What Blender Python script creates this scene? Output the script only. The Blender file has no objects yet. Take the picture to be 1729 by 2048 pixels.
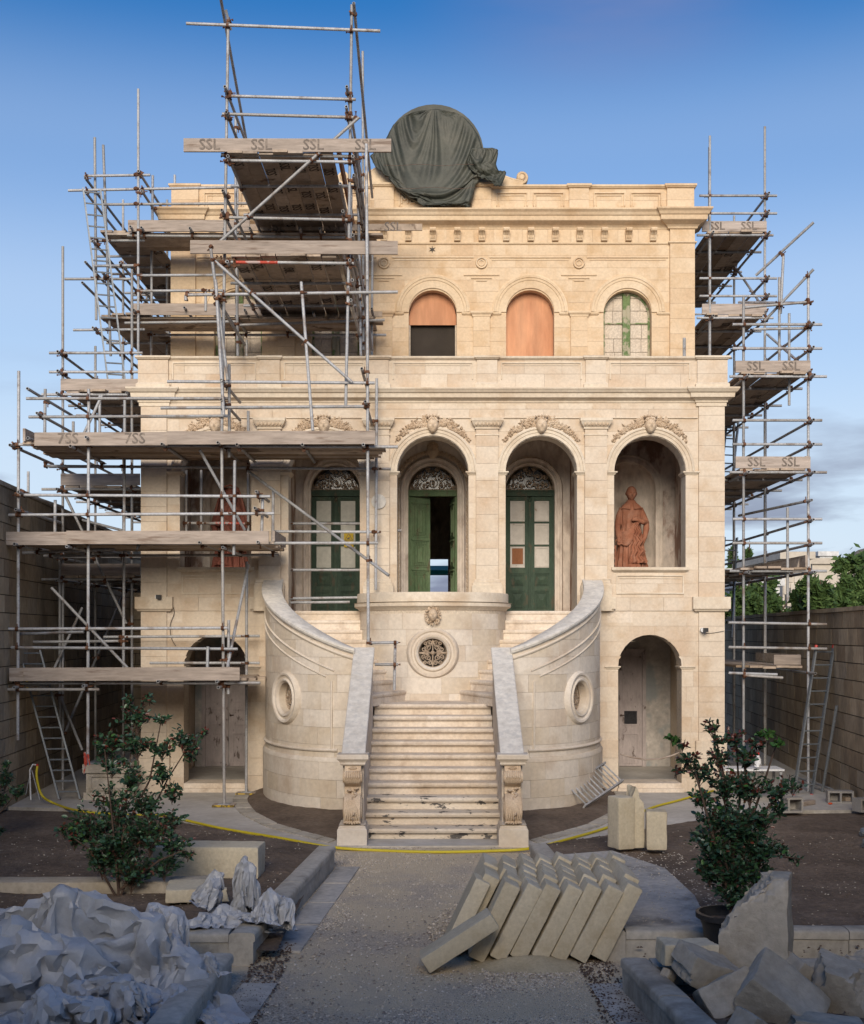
import bpy, bmesh, math, random
from mathutils import Vector, Matrix, noise
R = math.radians
random.seed(7)
sc = bpy.context.scene
COL = sc.collection

# ------------------------------------------------------------------ camera
FPX, VX, HY, EYE, CY = 2449.0, 866.0, 1265.0, 2.75, -21.0
cam = bpy.data.cameras.new("camera")
cam.sensor_fit = 'VERTICAL'
cam.sensor_height = 36.0
cam.lens = FPX / 2048 * 36
cam.shift_x = -(VX - 864.5) / 2048
cam.shift_y = (HY - 1024) / 2048
cam.clip_end = 3000
camo = bpy.data.objects.new("camera", cam)
camo.location = (0, CY, EYE)
camo.rotation_euler = (R(90), 0, 0)
COL.objects.link(camo)
sc.camera = camo

# ------------------------------------------------------------------ light
SUN_EL, SUN_AZ = 22.0, 184.0        # azimuth measured from +Y clockwise: behind the camera, to its left
world = bpy.data.worlds.new("World")
sc.world = world
world.use_nodes = True
nt = world.node_tree
nt.nodes.clear()
N = lambda t: nt.nodes.new(t)
out = N('ShaderNodeOutputWorld'); bg = N('ShaderNodeBackground')
sky = N('ShaderNodeTexSky'); sky.sky_type = 'NISHITA'; sky.sun_disc = False
sky.sun_elevation = R(SUN_EL); sky.sun_rotation = R(SUN_AZ)
sky.air_density = 1.0; sky.dust_density = 0.9; sky.ozone_density = 2.6; sky.altitude = 60
tc = N('ShaderNodeTexCoord'); sep = N('ShaderNodeSeparateXYZ')
nt.links.new(tc.outputs['Generated'], sep.inputs[0])
# thin clouds low over the horizon and a faint high veil
mp = N('ShaderNodeMapping'); mp.inputs['Scale'].default_value = (3.0, 3.0, 13.0)
nt.links.new(tc.outputs['Generated'], mp.inputs['Vector'])
nz = N('ShaderNodeTexNoise'); nz.inputs['Scale'].default_value = 1.6; nz.inputs['Detail'].default_value = 7; nz.inputs['Roughness'].default_value = 0.55
nt.links.new(mp.outputs[0], nz.inputs['Vector'])
cr = N('ShaderNodeValToRGB'); cr.color_ramp.elements[0].position = 0.49; cr.color_ramp.elements[1].position = 0.64
nt.links.new(nz.outputs['Fac'], cr.inputs[0])
lowr = N('ShaderNodeMapRange'); lowr.inputs['From Min'].default_value = 0.22; lowr.inputs['From Max'].default_value = 0.07
nt.links.new(sep.outputs['Z'], lowr.inputs['Value'])
mul = N('ShaderNodeMath'); mul.operation = 'MULTIPLY'
nt.links.new(cr.outputs[0], mul.inputs[0]); nt.links.new(lowr.outputs[0], mul.inputs[1])
mul2 = N('ShaderNodeMath'); mul2.operation = 'MULTIPLY'; mul2.inputs[1].default_value = 1.0
nt.links.new(mul.outputs[0], mul2.inputs[0])
hsv = N('ShaderNodeHueSaturation'); hsv.inputs['Saturation'].default_value = 1.62; hsv.inputs['Value'].default_value = 0.1
nt.links.new(sky.outputs[0], hsv.inputs['Color'])
gam = N('ShaderNodeGamma'); gam.inputs['Gamma'].default_value = 1.12
nt.links.new(hsv.outputs[0], gam.inputs[0])
sca = N('ShaderNodeVectorMath'); sca.operation = 'SCALE'; sca.inputs['Scale'].default_value = 5.6
nt.links.new(gam.outputs[0], sca.inputs[0])
# milky air towards the horizon
milk = N('ShaderNodeValToRGB'); milk.color_ramp.interpolation = 'EASE'
milk.color_ramp.elements[0].position = 0.0; milk.color_ramp.elements[0].color = (0.97, 0.97, 0.97, 1)
milk.color_ramp.elements[1].position = 0.62; milk.color_ramp.elements[1].color = (0, 0, 0, 1)
for p_, c_ in ((0.12, 0.88), (0.24, 0.64), (0.36, 0.33), (0.47, 0.04)):
    e_ = milk.color_ramp.elements.new(p_); e_.color = (c_, c_, c_, 1)
nt.links.new(sep.outputs['Z'], milk.inputs[0])
mh = N('ShaderNodeMixRGB'); mh.inputs['Color2'].default_value = (2.55, 2.95, 3.5, 1)
nt.links.new(milk.outputs[0], mh.inputs[0]); nt.links.new(sca.outputs[0], mh.inputs['Color1'])
mix = N('ShaderNodeMixRGB'); mix.inputs['Color2'].default_value = (0.95, 1.08, 1.5, 1)
nt.links.new(mul2.outputs[0], mix.inputs[0]); nt.links.new(mh.outputs[0], mix.inputs['Color1'])
vd = N('ShaderNodeVectorMath'); vd.operation = 'DISTANCE'; vd.inputs[1].default_value = (0.13, 0.89, 0.46)
mq = N('ShaderNodeMapping'); mq.inputs['Scale'].default_value = (1.0, 1.0, 2.2); mq.inputs['Location'].default_value = (0, 0, -0.55)
nt.links.new(tc.outputs['Generated'], mq.inputs['Vector']); nt.links.new(mq.outputs[0], vd.inputs[0])
mr_ = N('ShaderNodeMapRange'); mr_.interpolation_type = 'SMOOTHSTEP'; mr_.inputs['From Min'].default_value = 0.17; mr_.inputs['From Max'].default_value = 0.0; mr_.inputs['To Max'].default_value = 0.85
nt.links.new(vd.outputs['Value'], mr_.inputs['Value'])
mm = N('ShaderNodeMath'); mm.operation = 'MULTIPLY'; nt.links.new(mr_.outputs[0], mm.inputs[0]); nt.links.new(nz.outputs['Fac'], mm.inputs[1])
mz = N('ShaderNodeMixRGB'); mz.inputs['Color2'].default_value = (1.1, 1.05, 1.75, 1); nt.links.new(mm.outputs[0], mz.inputs[0]); nt.links.new(mix.outputs[0], mz.inputs['Color1'])
nt.links.new(mz.outputs[0], bg.inputs['Color'])
bg.inputs['Strength'].default_value = 0.10
nt.links.new(bg.outputs[0], out.inputs[0])

sun = bpy.data.lights.new("sun", 'SUN')
sun.energy = 1.5; sun.angle = R(34); sun.color = (1.0, 0.88, 0.72)
suno = bpy.data.objects.new("sun", sun)
COL.objects.link(suno)
sd = Vector((math.sin(R(SUN_AZ)) * math.cos(R(SUN_EL)), math.cos(R(SUN_AZ)) * math.cos(R(SUN_EL)), math.sin(R(SUN_EL))))
suno.rotation_euler = (-sd).to_track_quat('-Z', 'Y').to_euler()
suno.location = (-10, -30, 30)
sc.view_settings.view_transform = 'Standard'
sc.view_settings.look = 'None'
sc.view_settings.exposure = 1.42
sc.view_settings.gamma = 1.0
sc.view_settings.use_curve_mapping = False
sc.render.engine = 'CYCLES'
sc.cycles.max_bounces = 6
sc.cycles.diffuse_bounces = 4
sc.cycles.use_denoising = True

# ------------------------------------------------------------------ measuring helpers (photo pixels -> metres at a known depth)
def W(px, py, Y):
    d = Y - CY
    return Vector(((px - VX) * d / FPX, Y, EYE - (py - HY) * d / FPX))
def G(px, py, z=0.0):
    d = (EYE - z) * FPX / (py - HY)
    return Vector(((px - VX) * d / FPX, d + CY, z))
fx = lambda px: (px - VX - 2) * 21.0 / FPX
fz = lambda py: EYE + (HY - py) * 21.0 / FPX
YU = 2.4
uz = lambda py: EYE + (HY - py) * (21.0 + YU) / FPX

# ------------------------------------------------------------------ object helpers
def tag(o, label=None, cat=None, group=None, kind=None):
    if label: o['label'] = label
    if cat: o['category'] = cat
    if group: o['group'] = group
    if kind: o['kind'] = kind
    return o
def empty(name, loc=(0, 0, 0), label=None, cat=None, group=None, kind=None):
    o = bpy.data.objects.new(name, None)
    o.location = loc
    o.empty_display_size = 0.2
    COL.objects.link(o)
    return tag(o, label, cat, group, kind)
def mesh_obj(name, verts, faces, mat, parent=None, smooth=None, world=True):
    me = bpy.data.meshes.new(name)
    me.from_pydata([tuple(v) for v in verts], [], faces)
    me.validate()
    if mat: me.materials.append(mat)
    o = bpy.data.objects.new(name, me)
    COL.objects.link(o)
    if parent:
        o.parent = parent
        if world and parent.location.length > 0:
            me.transform(Matrix.Translation(-Vector(parent_loc(parent))))
    if smooth is not None:
        me.shade_smooth()
        if smooth < 180: me.set_sharp_from_angle(angle=R(smooth))
    return o
def parent_loc(p):
    v = Vector(p.location)
    while p.parent:
        p = p.parent; v += Vector(p.location)
    return v
class MB:
    def __init__(s): s.v = []; s.f = []
    def add(s, vs, fs):
        n = len(s.v); s.v += [Vector(v) for v in vs]; s.f += [tuple(i + n for i in f) for f in fs]; return s
    def box(s, x0, x1, y0, y1, z0, z1, M=None):
        vs = [Vector(p) for p in ((x0,y0,z0),(x1,y0,z0),(x1,y1,z0),(x0,y1,z0),(x0,y0,z1),(x1,y0,z1),(x1,y1,z1),(x0,y1,z1))]
        if M: vs = [M @ v for v in vs]
        return s.add(vs, [(3,2,1,0),(4,5,6,7),(0,1,5,4),(1,2,6,5),(2,3,7,6),(3,0,4,7)])
    def tube(s, pts, r, n=6, cap=True):
        pts = [Vector(p) for p in pts]
        rr = r if hasattr(r, '__len__') else [r] * len(pts)
        base = len(s.v); up = None
        for i, p in enumerate(pts):
            t = (pts[min(i + 1, len(pts) - 1)] - pts[max(i - 1, 0)])
            if t.length < 1e-9: t = Vector((0, 0, 1))
            t.normalize()
            if up is None:
                up = t.orthogonal().normalized()
            up = (up - t * up.dot(t))
            if up.length < 1e-6: up = t.orthogonal()
            up.normalize()
            w = t.cross(up)
            for k in range(n):
                a = 2 * math.pi * k / n
                s.v.append(p + (up * math.cos(a) + w * math.sin(a)) * rr[i])
        for i in range(len(pts) - 1):
            for k in range(n):
                a = base + i * n + k; b = base + i * n + (k + 1) % n
                s.f.append((a, b, b + n, a + n))
        if cap:
            s.f.append(tuple(base + k for k in reversed(range(n))))
            s.f.append(tuple(base + (len(pts) - 1) * n + k for k in range(n)))
        return s
    def sweep(s, path, prof, caps=True, closed=False):
        """path: list of (origin, n, u); prof: list of (a, b) -> origin + n*a + u*b"""
        base = len(s.v); m = len(prof)
        for o, n_, u in path:
            o = Vector(o); n_ = Vector(n_); u = Vector(u)
            for a, b in prof: s.v.append(o + n_ * a + u * b)
        for i in range(len(path) - 1):
            for k in range(m if closed else m - 1):
                k2 = (k + 1) % m
                a = base + i * m + k; b = base + i * m + k2
                s.f.append((a, b, b + m, a + m))
        if caps:
            s.f.append(tuple(base + k for k in reversed(range(m))))
            s.f.append(tuple(base + (len(path) - 1) * m + k for k in range(m)))
        return s
    def sphere(s, c, r, nu=8, nv=6, sc_=(1, 1, 1)):
        c = Vector(c); base = len(s.v)
        s.v.append(c + Vector((0, 0, r * sc_[2])))
        for j in range(1, nv):
            t = math.pi * j / nv
            for i in range(nu):
                a = 2 * math.pi * i / nu
                s.v.append(c + Vector((math.sin(t) * math.cos(a) * sc_[0], math.sin(t) * math.sin(a) * sc_[1], math.cos(t) * sc_[2])) * r)
        s.v.append(c - Vector((0, 0, r * sc_[2])))
        L = len(s.v) - 1
        for i in range(nu): s.f.append((base, base + 1 + i, base + 1 + (i + 1) % nu))
        for j in range(nv - 2):
            for i in range(nu):
                a = base + 1 + j * nu + i; b = base + 1 + j * nu + (i + 1) % nu
                s.f.append((a, a + nu, b + nu, b))
        for i in range(nu): s.f.append((L, base + 1 + (nv - 2) * nu + (i + 1) % nu, base + 1 + (nv - 2) * nu + i))
        return s
    def grid(s, fn, nu, nv, wrapu=False):
        base = len(s.v)
        nn = nu if wrapu else nu + 1
        for j in range(nv + 1):
            for i in range(nn): s.v.append(Vector(fn(i / nu, j / nv)))
        for j in range(nv):
            for i in range(nu):
                a = base + j * nn + i; b = base + j * nn + (i + 1) % nn
                s.f.append((a, b, b + nn, a + nn))
        return s
    def build(s, name, mat, parent=None, smooth=None, **kw):
        return mesh_obj(name, s.v, s.f, mat, parent, smooth, **kw)

# ------------------------------------------------------------------ materials
def mat(name, cols, rough=0.9, noise_scale=3.0, fine=40.0, fine_amt=0.25, stain=None, stain_scale=1.2, stain_pos=(0.52, 0.7),
        bump=0.3, bump_dist=0.01, metallic=0.0, island=0.5, spec=0.3, stretch=(1, 1, 1), coat=0, translucent=0, stain_amt=0.8):
    m = bpy.data.materials.new(name); m.use_nodes = True
    t = m.node_tree; t.nodes.clear(); L = t.links.new; A = lambda k: t.nodes.new(k)
    o = A('ShaderNodeOutputMaterial'); b = A('ShaderNodeBsdfPrincipled'); L(b.outputs[0], o.inputs[0])
    b.inputs['Roughness'].default_value = rough; b.inputs['Metallic'].default_value = metallic
    b.inputs['Specular IOR Level'].default_value = spec
    geo = A('ShaderNodeNewGeometry'); oi = A('ShaderNodeObjectInfo')
    mpn = A('ShaderNodeMapping'); mpn.inputs['Scale'].default_value = stretch
    L(geo.outputs['Position'], mpn.inputs['Vector'])
    add = A('ShaderNodeMath'); add.operation = 'ADD'; L(oi.outputs['Random'], add.inputs[0]); L(geo.outputs['Random Per Island'], add.inputs[1])
    fr = A('ShaderNodeMath'); fr.operation = 'FRACT'; L(add.outputs[0], fr.inputs[0])
    n1 = A('ShaderNodeTexNoise'); n1.inputs['Scale'].default_value = noise_scale; n1.inputs['Detail'].default_value = 5; L(mpn.outputs[0], n1.inputs['Vector'])
    mixv = A('ShaderNodeMix'); mixv.data_type = 'FLOAT'; mixv.inputs[0].default_value = island
    L(n1.outputs['Fac'], mixv.inputs[2]); L(fr.outputs[0], mixv.inputs[3])
    ramp = A('ShaderNodeValToRGB'); ramp.color_ramp.elements.remove(ramp.color_ramp.elements[1])
    lo, hi = (0.28, 0.72) if island < 0.3 else (0.18, 0.85)
    for i, c in enumerate(cols):
        p = lo + (hi - lo) * i / max(1, len(cols) - 1)
        if i == 0: e = ramp.color_ramp.elements[0]; e.position = p
        else: e = ramp.color_ramp.elements.new(p)
        e.color = (*c, 1)
    L(mixv.outputs[0], ramp.inputs[0])
    cur = ramp.outputs[0]
    n2 = A('ShaderNodeTexNoise'); n2.inputs['Scale'].default_value = fine; n2.inputs['Detail'].default_value = 6; n2.inputs['Roughness'].default_value = 0.65; L(mpn.outputs[0], n2.inputs['Vector'])
    mr = A('ShaderNodeMapRange'); mr.inputs['From Min'].default_value = 0.3; mr.inputs['From Max'].default_value = 0.7
    mr.inputs['To Min'].default_value = 1 - fine_amt; mr.inputs['To Max'].default_value = 1 + fine_amt; L(n2.outputs['Fac'], mr.inputs['Value'])
    vm = A('ShaderNodeVectorMath'); vm.operation = 'SCALE'; L(cur, vm.inputs[0]); L(mr.outputs[0], vm.inputs['Scale']); cur = vm.outputs[0]
    if stain:
        n3 = A('ShaderNodeTexNoise'); n3.inputs['Scale'].default_value = stain_scale; n3.inputs['Detail'].default_value = 9; n3.inputs['Roughness'].default_value = 0.62
        off = A('ShaderNodeVectorMath'); off.operation = 'ADD'; off.inputs[1].default_value = (13.1, 4.7, 9.2); L(mpn.outputs[0], off.inputs[0]); L(off.outputs[0], n3.inputs['Vector'])
        r3 = A('ShaderNodeMapRange'); r3.inputs['From Min'].default_value = stain_pos[0]; r3.inputs['From Max'].default_value = stain_pos[1]; r3.inputs['To Max'].default_value = stain_amt
        L(n3.outputs['Fac'], r3.inputs['Value'])
        mx = A('ShaderNodeMixRGB'); mx.inputs['Color2'].default_value = (*stain, 1); L(r3.outputs[0], mx.inputs[0]); L(cur, mx.inputs['Color1']); cur = mx.outputs[0]
    L(cur, b.inputs['Base Color'])
    if bump:
        bp = A('ShaderNodeBump'); bp.inputs['Strength'].default_value = bump; bp.inputs['Distance'].default_value = bump_dist
        L(n2.outputs['Fac'], bp.inputs['Height']); L(bp.outputs[0], b.inputs['Normal'])
    if coat: b.inputs['Coat Weight'].default_value = coat
    return m

M = {}
M['stone'] = mat('cream_limestone', [(0.51,0.38,0.265),(0.58,0.485,0.38),(0.62,0.53,0.425),(0.55,0.44,0.33),(0.65,0.57,0.47)], noise_scale=1.8, fine=22, fine_amt=0.10,
                 stain=(0.44,0.30,0.17), stain_scale=1.5, stain_pos=(0.52,0.75), stain_amt=0.75, island=0.45, bump=0.25)
M['stone_up'] = mat('honey_limestone', [(0.53,0.375,0.235),(0.61,0.46,0.305),(0.65,0.51,0.355),(0.58,0.425,0.27),(0.68,0.56,0.415)], noise_scale=1.8, fine=22, fine_amt=0.10,
                 stain=(0.46,0.29,0.14), stain_scale=1.7, stain_pos=(0.52,0.74), stain_amt=0.75, island=0.42, bump=0.25)
M['mould'] = mat('moulded_limestone', [(0.55,0.455,0.35),(0.61,0.525,0.415),(0.66,0.58,0.475)], noise_scale=1.1, fine=18, fine_amt=0.12, stain=(0.40,0.28,0.17), stain_scale=1.3, stain_amt=0.6, island=0.2, bump=0.25)
M['mould_up'] = mat('moulded_honey_limestone', [(0.56,0.405,0.26),(0.62,0.475,0.315),(0.68,0.545,0.385)], noise_scale=1.1, fine=18, fine_amt=0.12, stain=(0.44,0.28,0.14), stain_scale=1.3, stain_amt=0.6, island=0.2, bump=0.25)
M['carved'] = mat('carved_limestone', [(0.46,0.34,0.23),(0.55,0.43,0.31),(0.60,0.49,0.37)], noise_scale=5, fine=60, fine_amt=0.2, island=0.1, bump=0.3)
M['core'] = mat('mortar', [(0.50,0.42,0.33),(0.58,0.50,0.40)], fine=30, island=0.0)
M['stair_stone'] = mat('stair_limestone', [(0.53,0.435,0.34),(0.61,0.535,0.445),(0.65,0.585,0.505),(0.56,0.475,0.37),(0.63,0.565,0.48)], noise_scale=1.4, fine=16, fine_amt=0.10, stain=(0.42,0.32,0.23), stain_scale=1.6, stain_amt=0.6, island=0.45, bump=0.25)
M['cap_stone'] = mat('cap_limestone', [(0.56,0.52,0.46),(0.65,0.61,0.55),(0.72,0.68,0.61)], noise_scale=6, fine=14, fine_amt=0.13, stain=(0.46,0.45,0.43), stain_scale=11, stain_pos=(0.5,0.62), stain_amt=0.5, island=0.1, bump=0.3)
M['step'] = mat('worn_step_stone', [(0.58,0.48,0.37),(0.66,0.57,0.47),(0.72,0.64,0.55)], noise_scale=2.2, fine=20, fine_amt=0.14, stain=(0.36,0.26,0.18), stain_scale=3.5, stain_amt=0.55, island=0.25, bump=0.4)
M['step_black'] = mat('step_stone_with_black_paint', [(0.55,0.46,0.36),(0.63,0.55,0.45),(0.70,0.63,0.54)], noise_scale=2.2, fine=20, fine_amt=0.14, stain=(0.05,0.05,0.055), stain_scale=4.5, stain_pos=(0.58,0.60), stain_amt=0.9, island=0.2, bump=0.4, stretch=(1,1,2.2))
M['plaster'] = mat('old_loggia_plaster', [(0.60,0.51,0.43),(0.68,0.60,0.52),(0.74,0.67,0.60)], noise_scale=2.0, fine=9, fine_amt=0.2, stain=(0.27,0.18,0.14), stain_scale=2.4, stain_amt=0.8, island=0.05, bump=0.3, stretch=(1,1,0.5))
M['red_plaster'] = mat('peeling_red_plaster', [(0.54,0.46,0.39),(0.64,0.56,0.49),(0.70,0.62,0.56)], noise_scale=2.0, fine=9, fine_amt=0.22, stain=(0.22,0.11,0.07), stain_scale=1.9, stain_pos=(0.46,0.54), stain_amt=0.8, island=0.05, bump=0.4, stretch=(1,1,0.55))
M['damp_plaster'] = mat('damp_grey_plaster', [(0.42,0.39,0.36),(0.52,0.48,0.44),(0.60,0.56,0.51)], noise_scale=2.0, fine=9, fine_amt=0.22, stain=(0.32,0.35,0.36), stain_scale=2.0, stain_pos=(0.5,0.6), stain_amt=0.8, island=0.05, bump=0.4)
M['dark'] = mat('painted_interior_shade', [(0.05,0.045,0.04),(0.08,0.07,0.06)], island=0.0)  # near-black colour stands in for the shade inside openings
M['plywood'] = mat('plywood', [(0.46,0.20,0.10),(0.56,0.28,0.15),(0.62,0.34,0.20)], noise_scale=2.2, fine=6, fine_amt=0.2, stain=(0.40,0.18,0.09), stain_scale=3, stain_pos=(0.52,0.62), stain_amt=0.5, island=0.05, bump=0.1, stretch=(1,1,0.18), rough=0.7)
M['blinds'] = mat('dark_mesh', [(0.035,0.028,0.022),(0.05,0.04,0.032)], fine=120, fine_amt=0.3, island=0)
M['greenpaint'] = mat('weathered_green_paint', [(0.028,0.048,0.034),(0.042,0.072,0.050),(0.07,0.10,0.068)], noise_scale=3, fine=30, fine_amt=0.25, stain=(0.10,0.075,0.05), stain_scale=9, stain_pos=(0.56,0.64), stain_amt=0.7, island=0.15, rough=0.7, bump=0.4, stretch=(1,1,0.35))
M['greenlight'] = mat('faded_green_paint', [(0.08,0.13,0.065),(0.12,0.18,0.095),(0.16,0.21,0.12)], noise_scale=3, fine=30, fine_amt=0.25, stain=(0.12,0.085,0.055), stain_scale=9, stain_pos=(0.56,0.64), stain_amt=0.7, island=0.15, rough=0.75, bump=0.4, stretch=(1,1,0.35))
M['doorpanel'] = mat('painted_white_panel', [(0.40,0.37,0.33),(0.50,0.47,0.43),(0.57,0.54,0.50)], noise_scale=2, fine=12, fine_amt=0.1, stain=(0.22,0.15,0.10), stain_scale=8, stain_pos=(0.62,0.68), island=0.25, rough=0.6, bump=0.15)
M['frosted'] = mat('dusty_glass', [(0.34,0.33,0.27),(0.42,0.41,0.35),(0.50,0.49,0.42)], noise_scale=3, fine=14, fine_amt=0.12, island=0.1, rough=0.35, bump=0.05, spec=0.5)
M['brownpanel'] = mat('brown_board', [(0.22,0.085,0.035),(0.28,0.12,0.055)], noise_scale=4, fine=40, fine_amt=0.12, island=0.1, rough=0.7, stretch=(1,1,0.3))
M['mauvepaint'] = mat('faded_mauve_door_paint', [(0.40,0.34,0.335),(0.48,0.42,0.41),(0.55,0.48,0.47)], noise_scale=3, fine=18, fine_amt=0.15, stain=(0.10,0.07,0.055), stain_scale=10, stain_pos=(0.6,0.66), island=0.15, rough=0.7, stretch=(1,1,0.4))
M['iron'] = mat('rusty_wrought_iron', [(0.05,0.03,0.022),(0.10,0.06,0.045),(0.20,0.14,0.11)], noise_scale=12, fine=60, island=0.2, rough=0.8, metallic=0.2)
M['gilt'] = mat('pale_dusty_ironwork', [(0.22,0.16,0.11),(0.34,0.26,0.19),(0.46,0.37,0.28)], noise_scale=12, fine=60, island=0.3, rough=0.8)
M['terracotta'] = mat('terracotta', [(0.23,0.085,0.05),(0.30,0.125,0.075),(0.37,0.18,0.12)], noise_scale=4, fine=30, fine_amt=0.15, stain=(0.36,0.22,0.17), stain_scale=5, stain_amt=0.5, island=0.0, bump=0.2)
M['terracotta_dark'] = mat('red_painted_clay', [(0.20,0.07,0.05),(0.26,0.095,0.07),(0.31,0.14,0.10)], noise_scale=4, fine=30, fine_amt=0.15, island=0.0, bump=0.2)
M['galv'] = mat('galvanised_steel_tube', [(0.22,0.215,0.21),(0.32,0.325,0.335),(0.42,0.425,0.44),(0.30,0.295,0.29),(0.37,0.35,0.33)], noise_scale=3.0, fine=35, fine_amt=0.25, stain=(0.17,0.12,0.085), stain_scale=4.0, stain_pos=(0.54,0.66), stain_amt=0.7, island=0.5, rough=0.6, metallic=0.2, bump=0.15)
M['rust'] = mat('rusty_fitting', [(0.09,0.04,0.022),(0.14,0.065,0.036),(0.20,0.11,0.07)], noise_scale=20, fine=60, island=0.5, rough=0.8, metallic=0.3)
M['redtube'] = mat('red_painted_tube', [(0.40,0.05,0.03),(0.5,0.09,0.06)], stain=(0.4,0.38,0.36), stain_scale=9, stain_pos=(0.5,0.56), island=0, rough=0.6)
M['board'] = mat('scaffold_board', [(0.22,0.155,0.10),(0.34,0.27,0.21),(0.42,0.33,0.25),(0.27,0.215,0.17),(0.50,0.42,0.35)], noise_scale=2, fine=10, fine_amt=0.2, stain=(0.07,0.04,0.022), stain_scale=2.4, stain_pos=(0.58,0.64), stain_amt=0.75, island=0.65, rough=0.85, bump=0.3)
M['toeboard'] = mat('bleached_toe_board', [(0.27,0.22,0.18),(0.36,0.30,0.255),(0.45,0.39,0.35)], noise_scale=2.5, fine=9, fine_amt=0.26, stain=(0.16,0.11,0.08), stain_scale=5, stain_pos=(0.56,0.66), stain_amt=0.75, island=0.4, rough=0.85, bump=0.2, stretch=(0.3,1,2.5))
M['ink'] = mat('black_stencil_paint', [(0.12,0.10,0.085),(0.20,0.165,0.14)], island=0, rough=0.8, stain=(0.28,0.23,0.19), stain_scale=9, stain_pos=(0.55,0.6), stain_amt=.7)
M['ink_dark'] = mat('dark_stencil_paint', [(0.03,0.022,0.018),(0.06,0.045,0.035)], island=0, rough=0.8)
M['tarp'] = mat('dark_green_tarpaulin', [(0.026,0.029,0.024),(0.042,0.046,0.036),(0.065,0.066,0.050)], noise_scale=1.6, fine=7, fine_amt=0.2, stain=(0.12,0.11,0.085), stain_scale=2.2, stain_amt=0.5, island=0.0, rough=0.55, bump=0.3, bump_dist=0.03, spec=0.35)
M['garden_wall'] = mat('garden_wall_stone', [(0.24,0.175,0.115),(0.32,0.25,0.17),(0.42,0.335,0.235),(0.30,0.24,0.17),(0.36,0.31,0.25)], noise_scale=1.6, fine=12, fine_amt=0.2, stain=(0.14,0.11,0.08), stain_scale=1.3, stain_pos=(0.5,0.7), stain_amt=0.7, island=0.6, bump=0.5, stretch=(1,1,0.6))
M['wall_core'] = mat('dark_joint', [(0.06,0.05,0.04),(0.10,0.08,0.06)], island=0.0)
M['soil'] = mat('bare_soil', [(0.095,0.07,0.053),(0.145,0.108,0.082),(0.19,0.145,0.112)], noise_scale=1.4, fine=14, fine_amt=0.35, stain=(0.20,0.165,0.135), stain_scale=2.0, stain_pos=(0.55,0.75), stain_amt=0.5, island=0.0, bump=0.9, bump_dist=0.03)
M['pave'] = mat('pale_paving', [(0.42,0.395,0.355),(0.49,0.46,0.42),(0.56,0.53,0.485)], noise_scale=1.1, fine=9, fine_amt=0.13, stain=(0.33,0.29,0.24), stain_scale=1.2, stain_amt=0.6, island=0.15, bump=0.3)
M['kerb'] = mat('bed_kerb_stone', [(0.36,0.325,0.275),(0.43,0.395,0.34),(0.50,0.465,0.41)], noise_scale=1.6, fine=14, fine_amt=0.2, stain=(0.17,0.155,0.13), stain_scale=2.0, stain_pos=(0.5,0.68), stain_amt=0.7, island=0.15, bump=0.5)
M['newblock'] = mat('fresh_cut_limestone', [(0.50,0.43,0.305),(0.57,0.50,0.37),(0.63,0.56,0.43)], noise_scale=5, fine=30, fine_amt=0.13, stain=(0.42,0.34,0.22), stain_scale=4, stain_pos=(0.54,0.66), stain_amt=0.5, island=0.5, bump=0.5)
M['rubble'] = mat('broken_limestone', [(0.36,0.31,0.24),(0.43,0.38,0.31),(0.50,0.45,0.38)], noise_scale=3, fine=16, fine_amt=0.16, stain=(0.27,0.23,0.18), stain_scale=3, stain_amt=0.6, island=0.2, bump=0.7, bump_dist=0.015)
M['sack'] = mat('white_woven_plastic', [(0.36,0.37,0.39),(0.43,0.44,0.46),(0.50,0.50,0.51)], noise_scale=2, fine=24, fine_amt=0.07, island=0.0, rough=0.38, bump=0.55, bump_dist=0.012, spec=0.5)
M['leaf'] = mat('glossy_leaf', [(0.02,0.055,0.028),(0.035,0.085,0.04),(0.055,0.12,0.05),(0.03,0.07,0.042),(0.045,0.09,0.06)], noise_scale=2, fine=12, fine_amt=0.2, island=0.85, rough=0.38, bump=0, spec=0.5)
M['leafred'] = mat('young_red_leaf', [(0.10,0.022,0.016),(0.15,0.035,0.022),(0.12,0.05,0.03)], island=0.8, rough=0.4, bump=0, spec=0.5)
M['leaflight'] = mat('bright_green_leaf', [(0.035,0.10,0.022),(0.05,0.13,0.03),(0.075,0.16,0.04)], island=0.8, rough=0.45, bump=0)
M['bark'] = mat('twig_bark', [(0.07,0.045,0.035),(0.11,0.075,0.055)], island=0, rough=0.9)
M['farleaf'] = mat('far_foliage', [(0.035,0.07,0.02),(0.06,0.11,0.03),(0.095,0.15,0.045)], island=0.7, rough=0.7, bump=0)
M['blackplastic'] = mat('black_plastic', [(0.02,0.02,0.022),(0.03,0.03,0.033)], island=0, rough=0.45, bump=0.05)
M['yellowhose'] = mat('yellow_hose', [(0.50,0.40,0.02),(0.58,0.48,0.04)], island=0, rough=0.5, bump=0, fine_amt=0.1)
M['whitepaint'] = mat('white_plastic', [(0.65,0.65,0.65),(0.75,0.75,0.75)], island=0, rough=0.5, bump=0)
M['redplastic'] = mat('red_plastic', [(0.45,0.02,0.015),(0.5,0.03,0.02)], island=0, rough=0.45, bump=0)
M['orange'] = mat('orange_plastic', [(0.6,0.08,0.02),(0.65,0.1,0.03)], island=0, rough=0.5, bump=0)
M['yellow'] = mat('yellow_sign_paint', [(0.62,0.42,0.02),(0.66,0.46,0.03)], island=0, rough=0.5, bump=0)
M['alu'] = mat('dull_aluminium', [(0.16,0.18,0.20),(0.22,0.24,0.26),(0.28,0.30,0.32)], noise_scale=6, fine=40, island=0.3, rough=0.55, metallic=0.5, bump=0.1)
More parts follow.
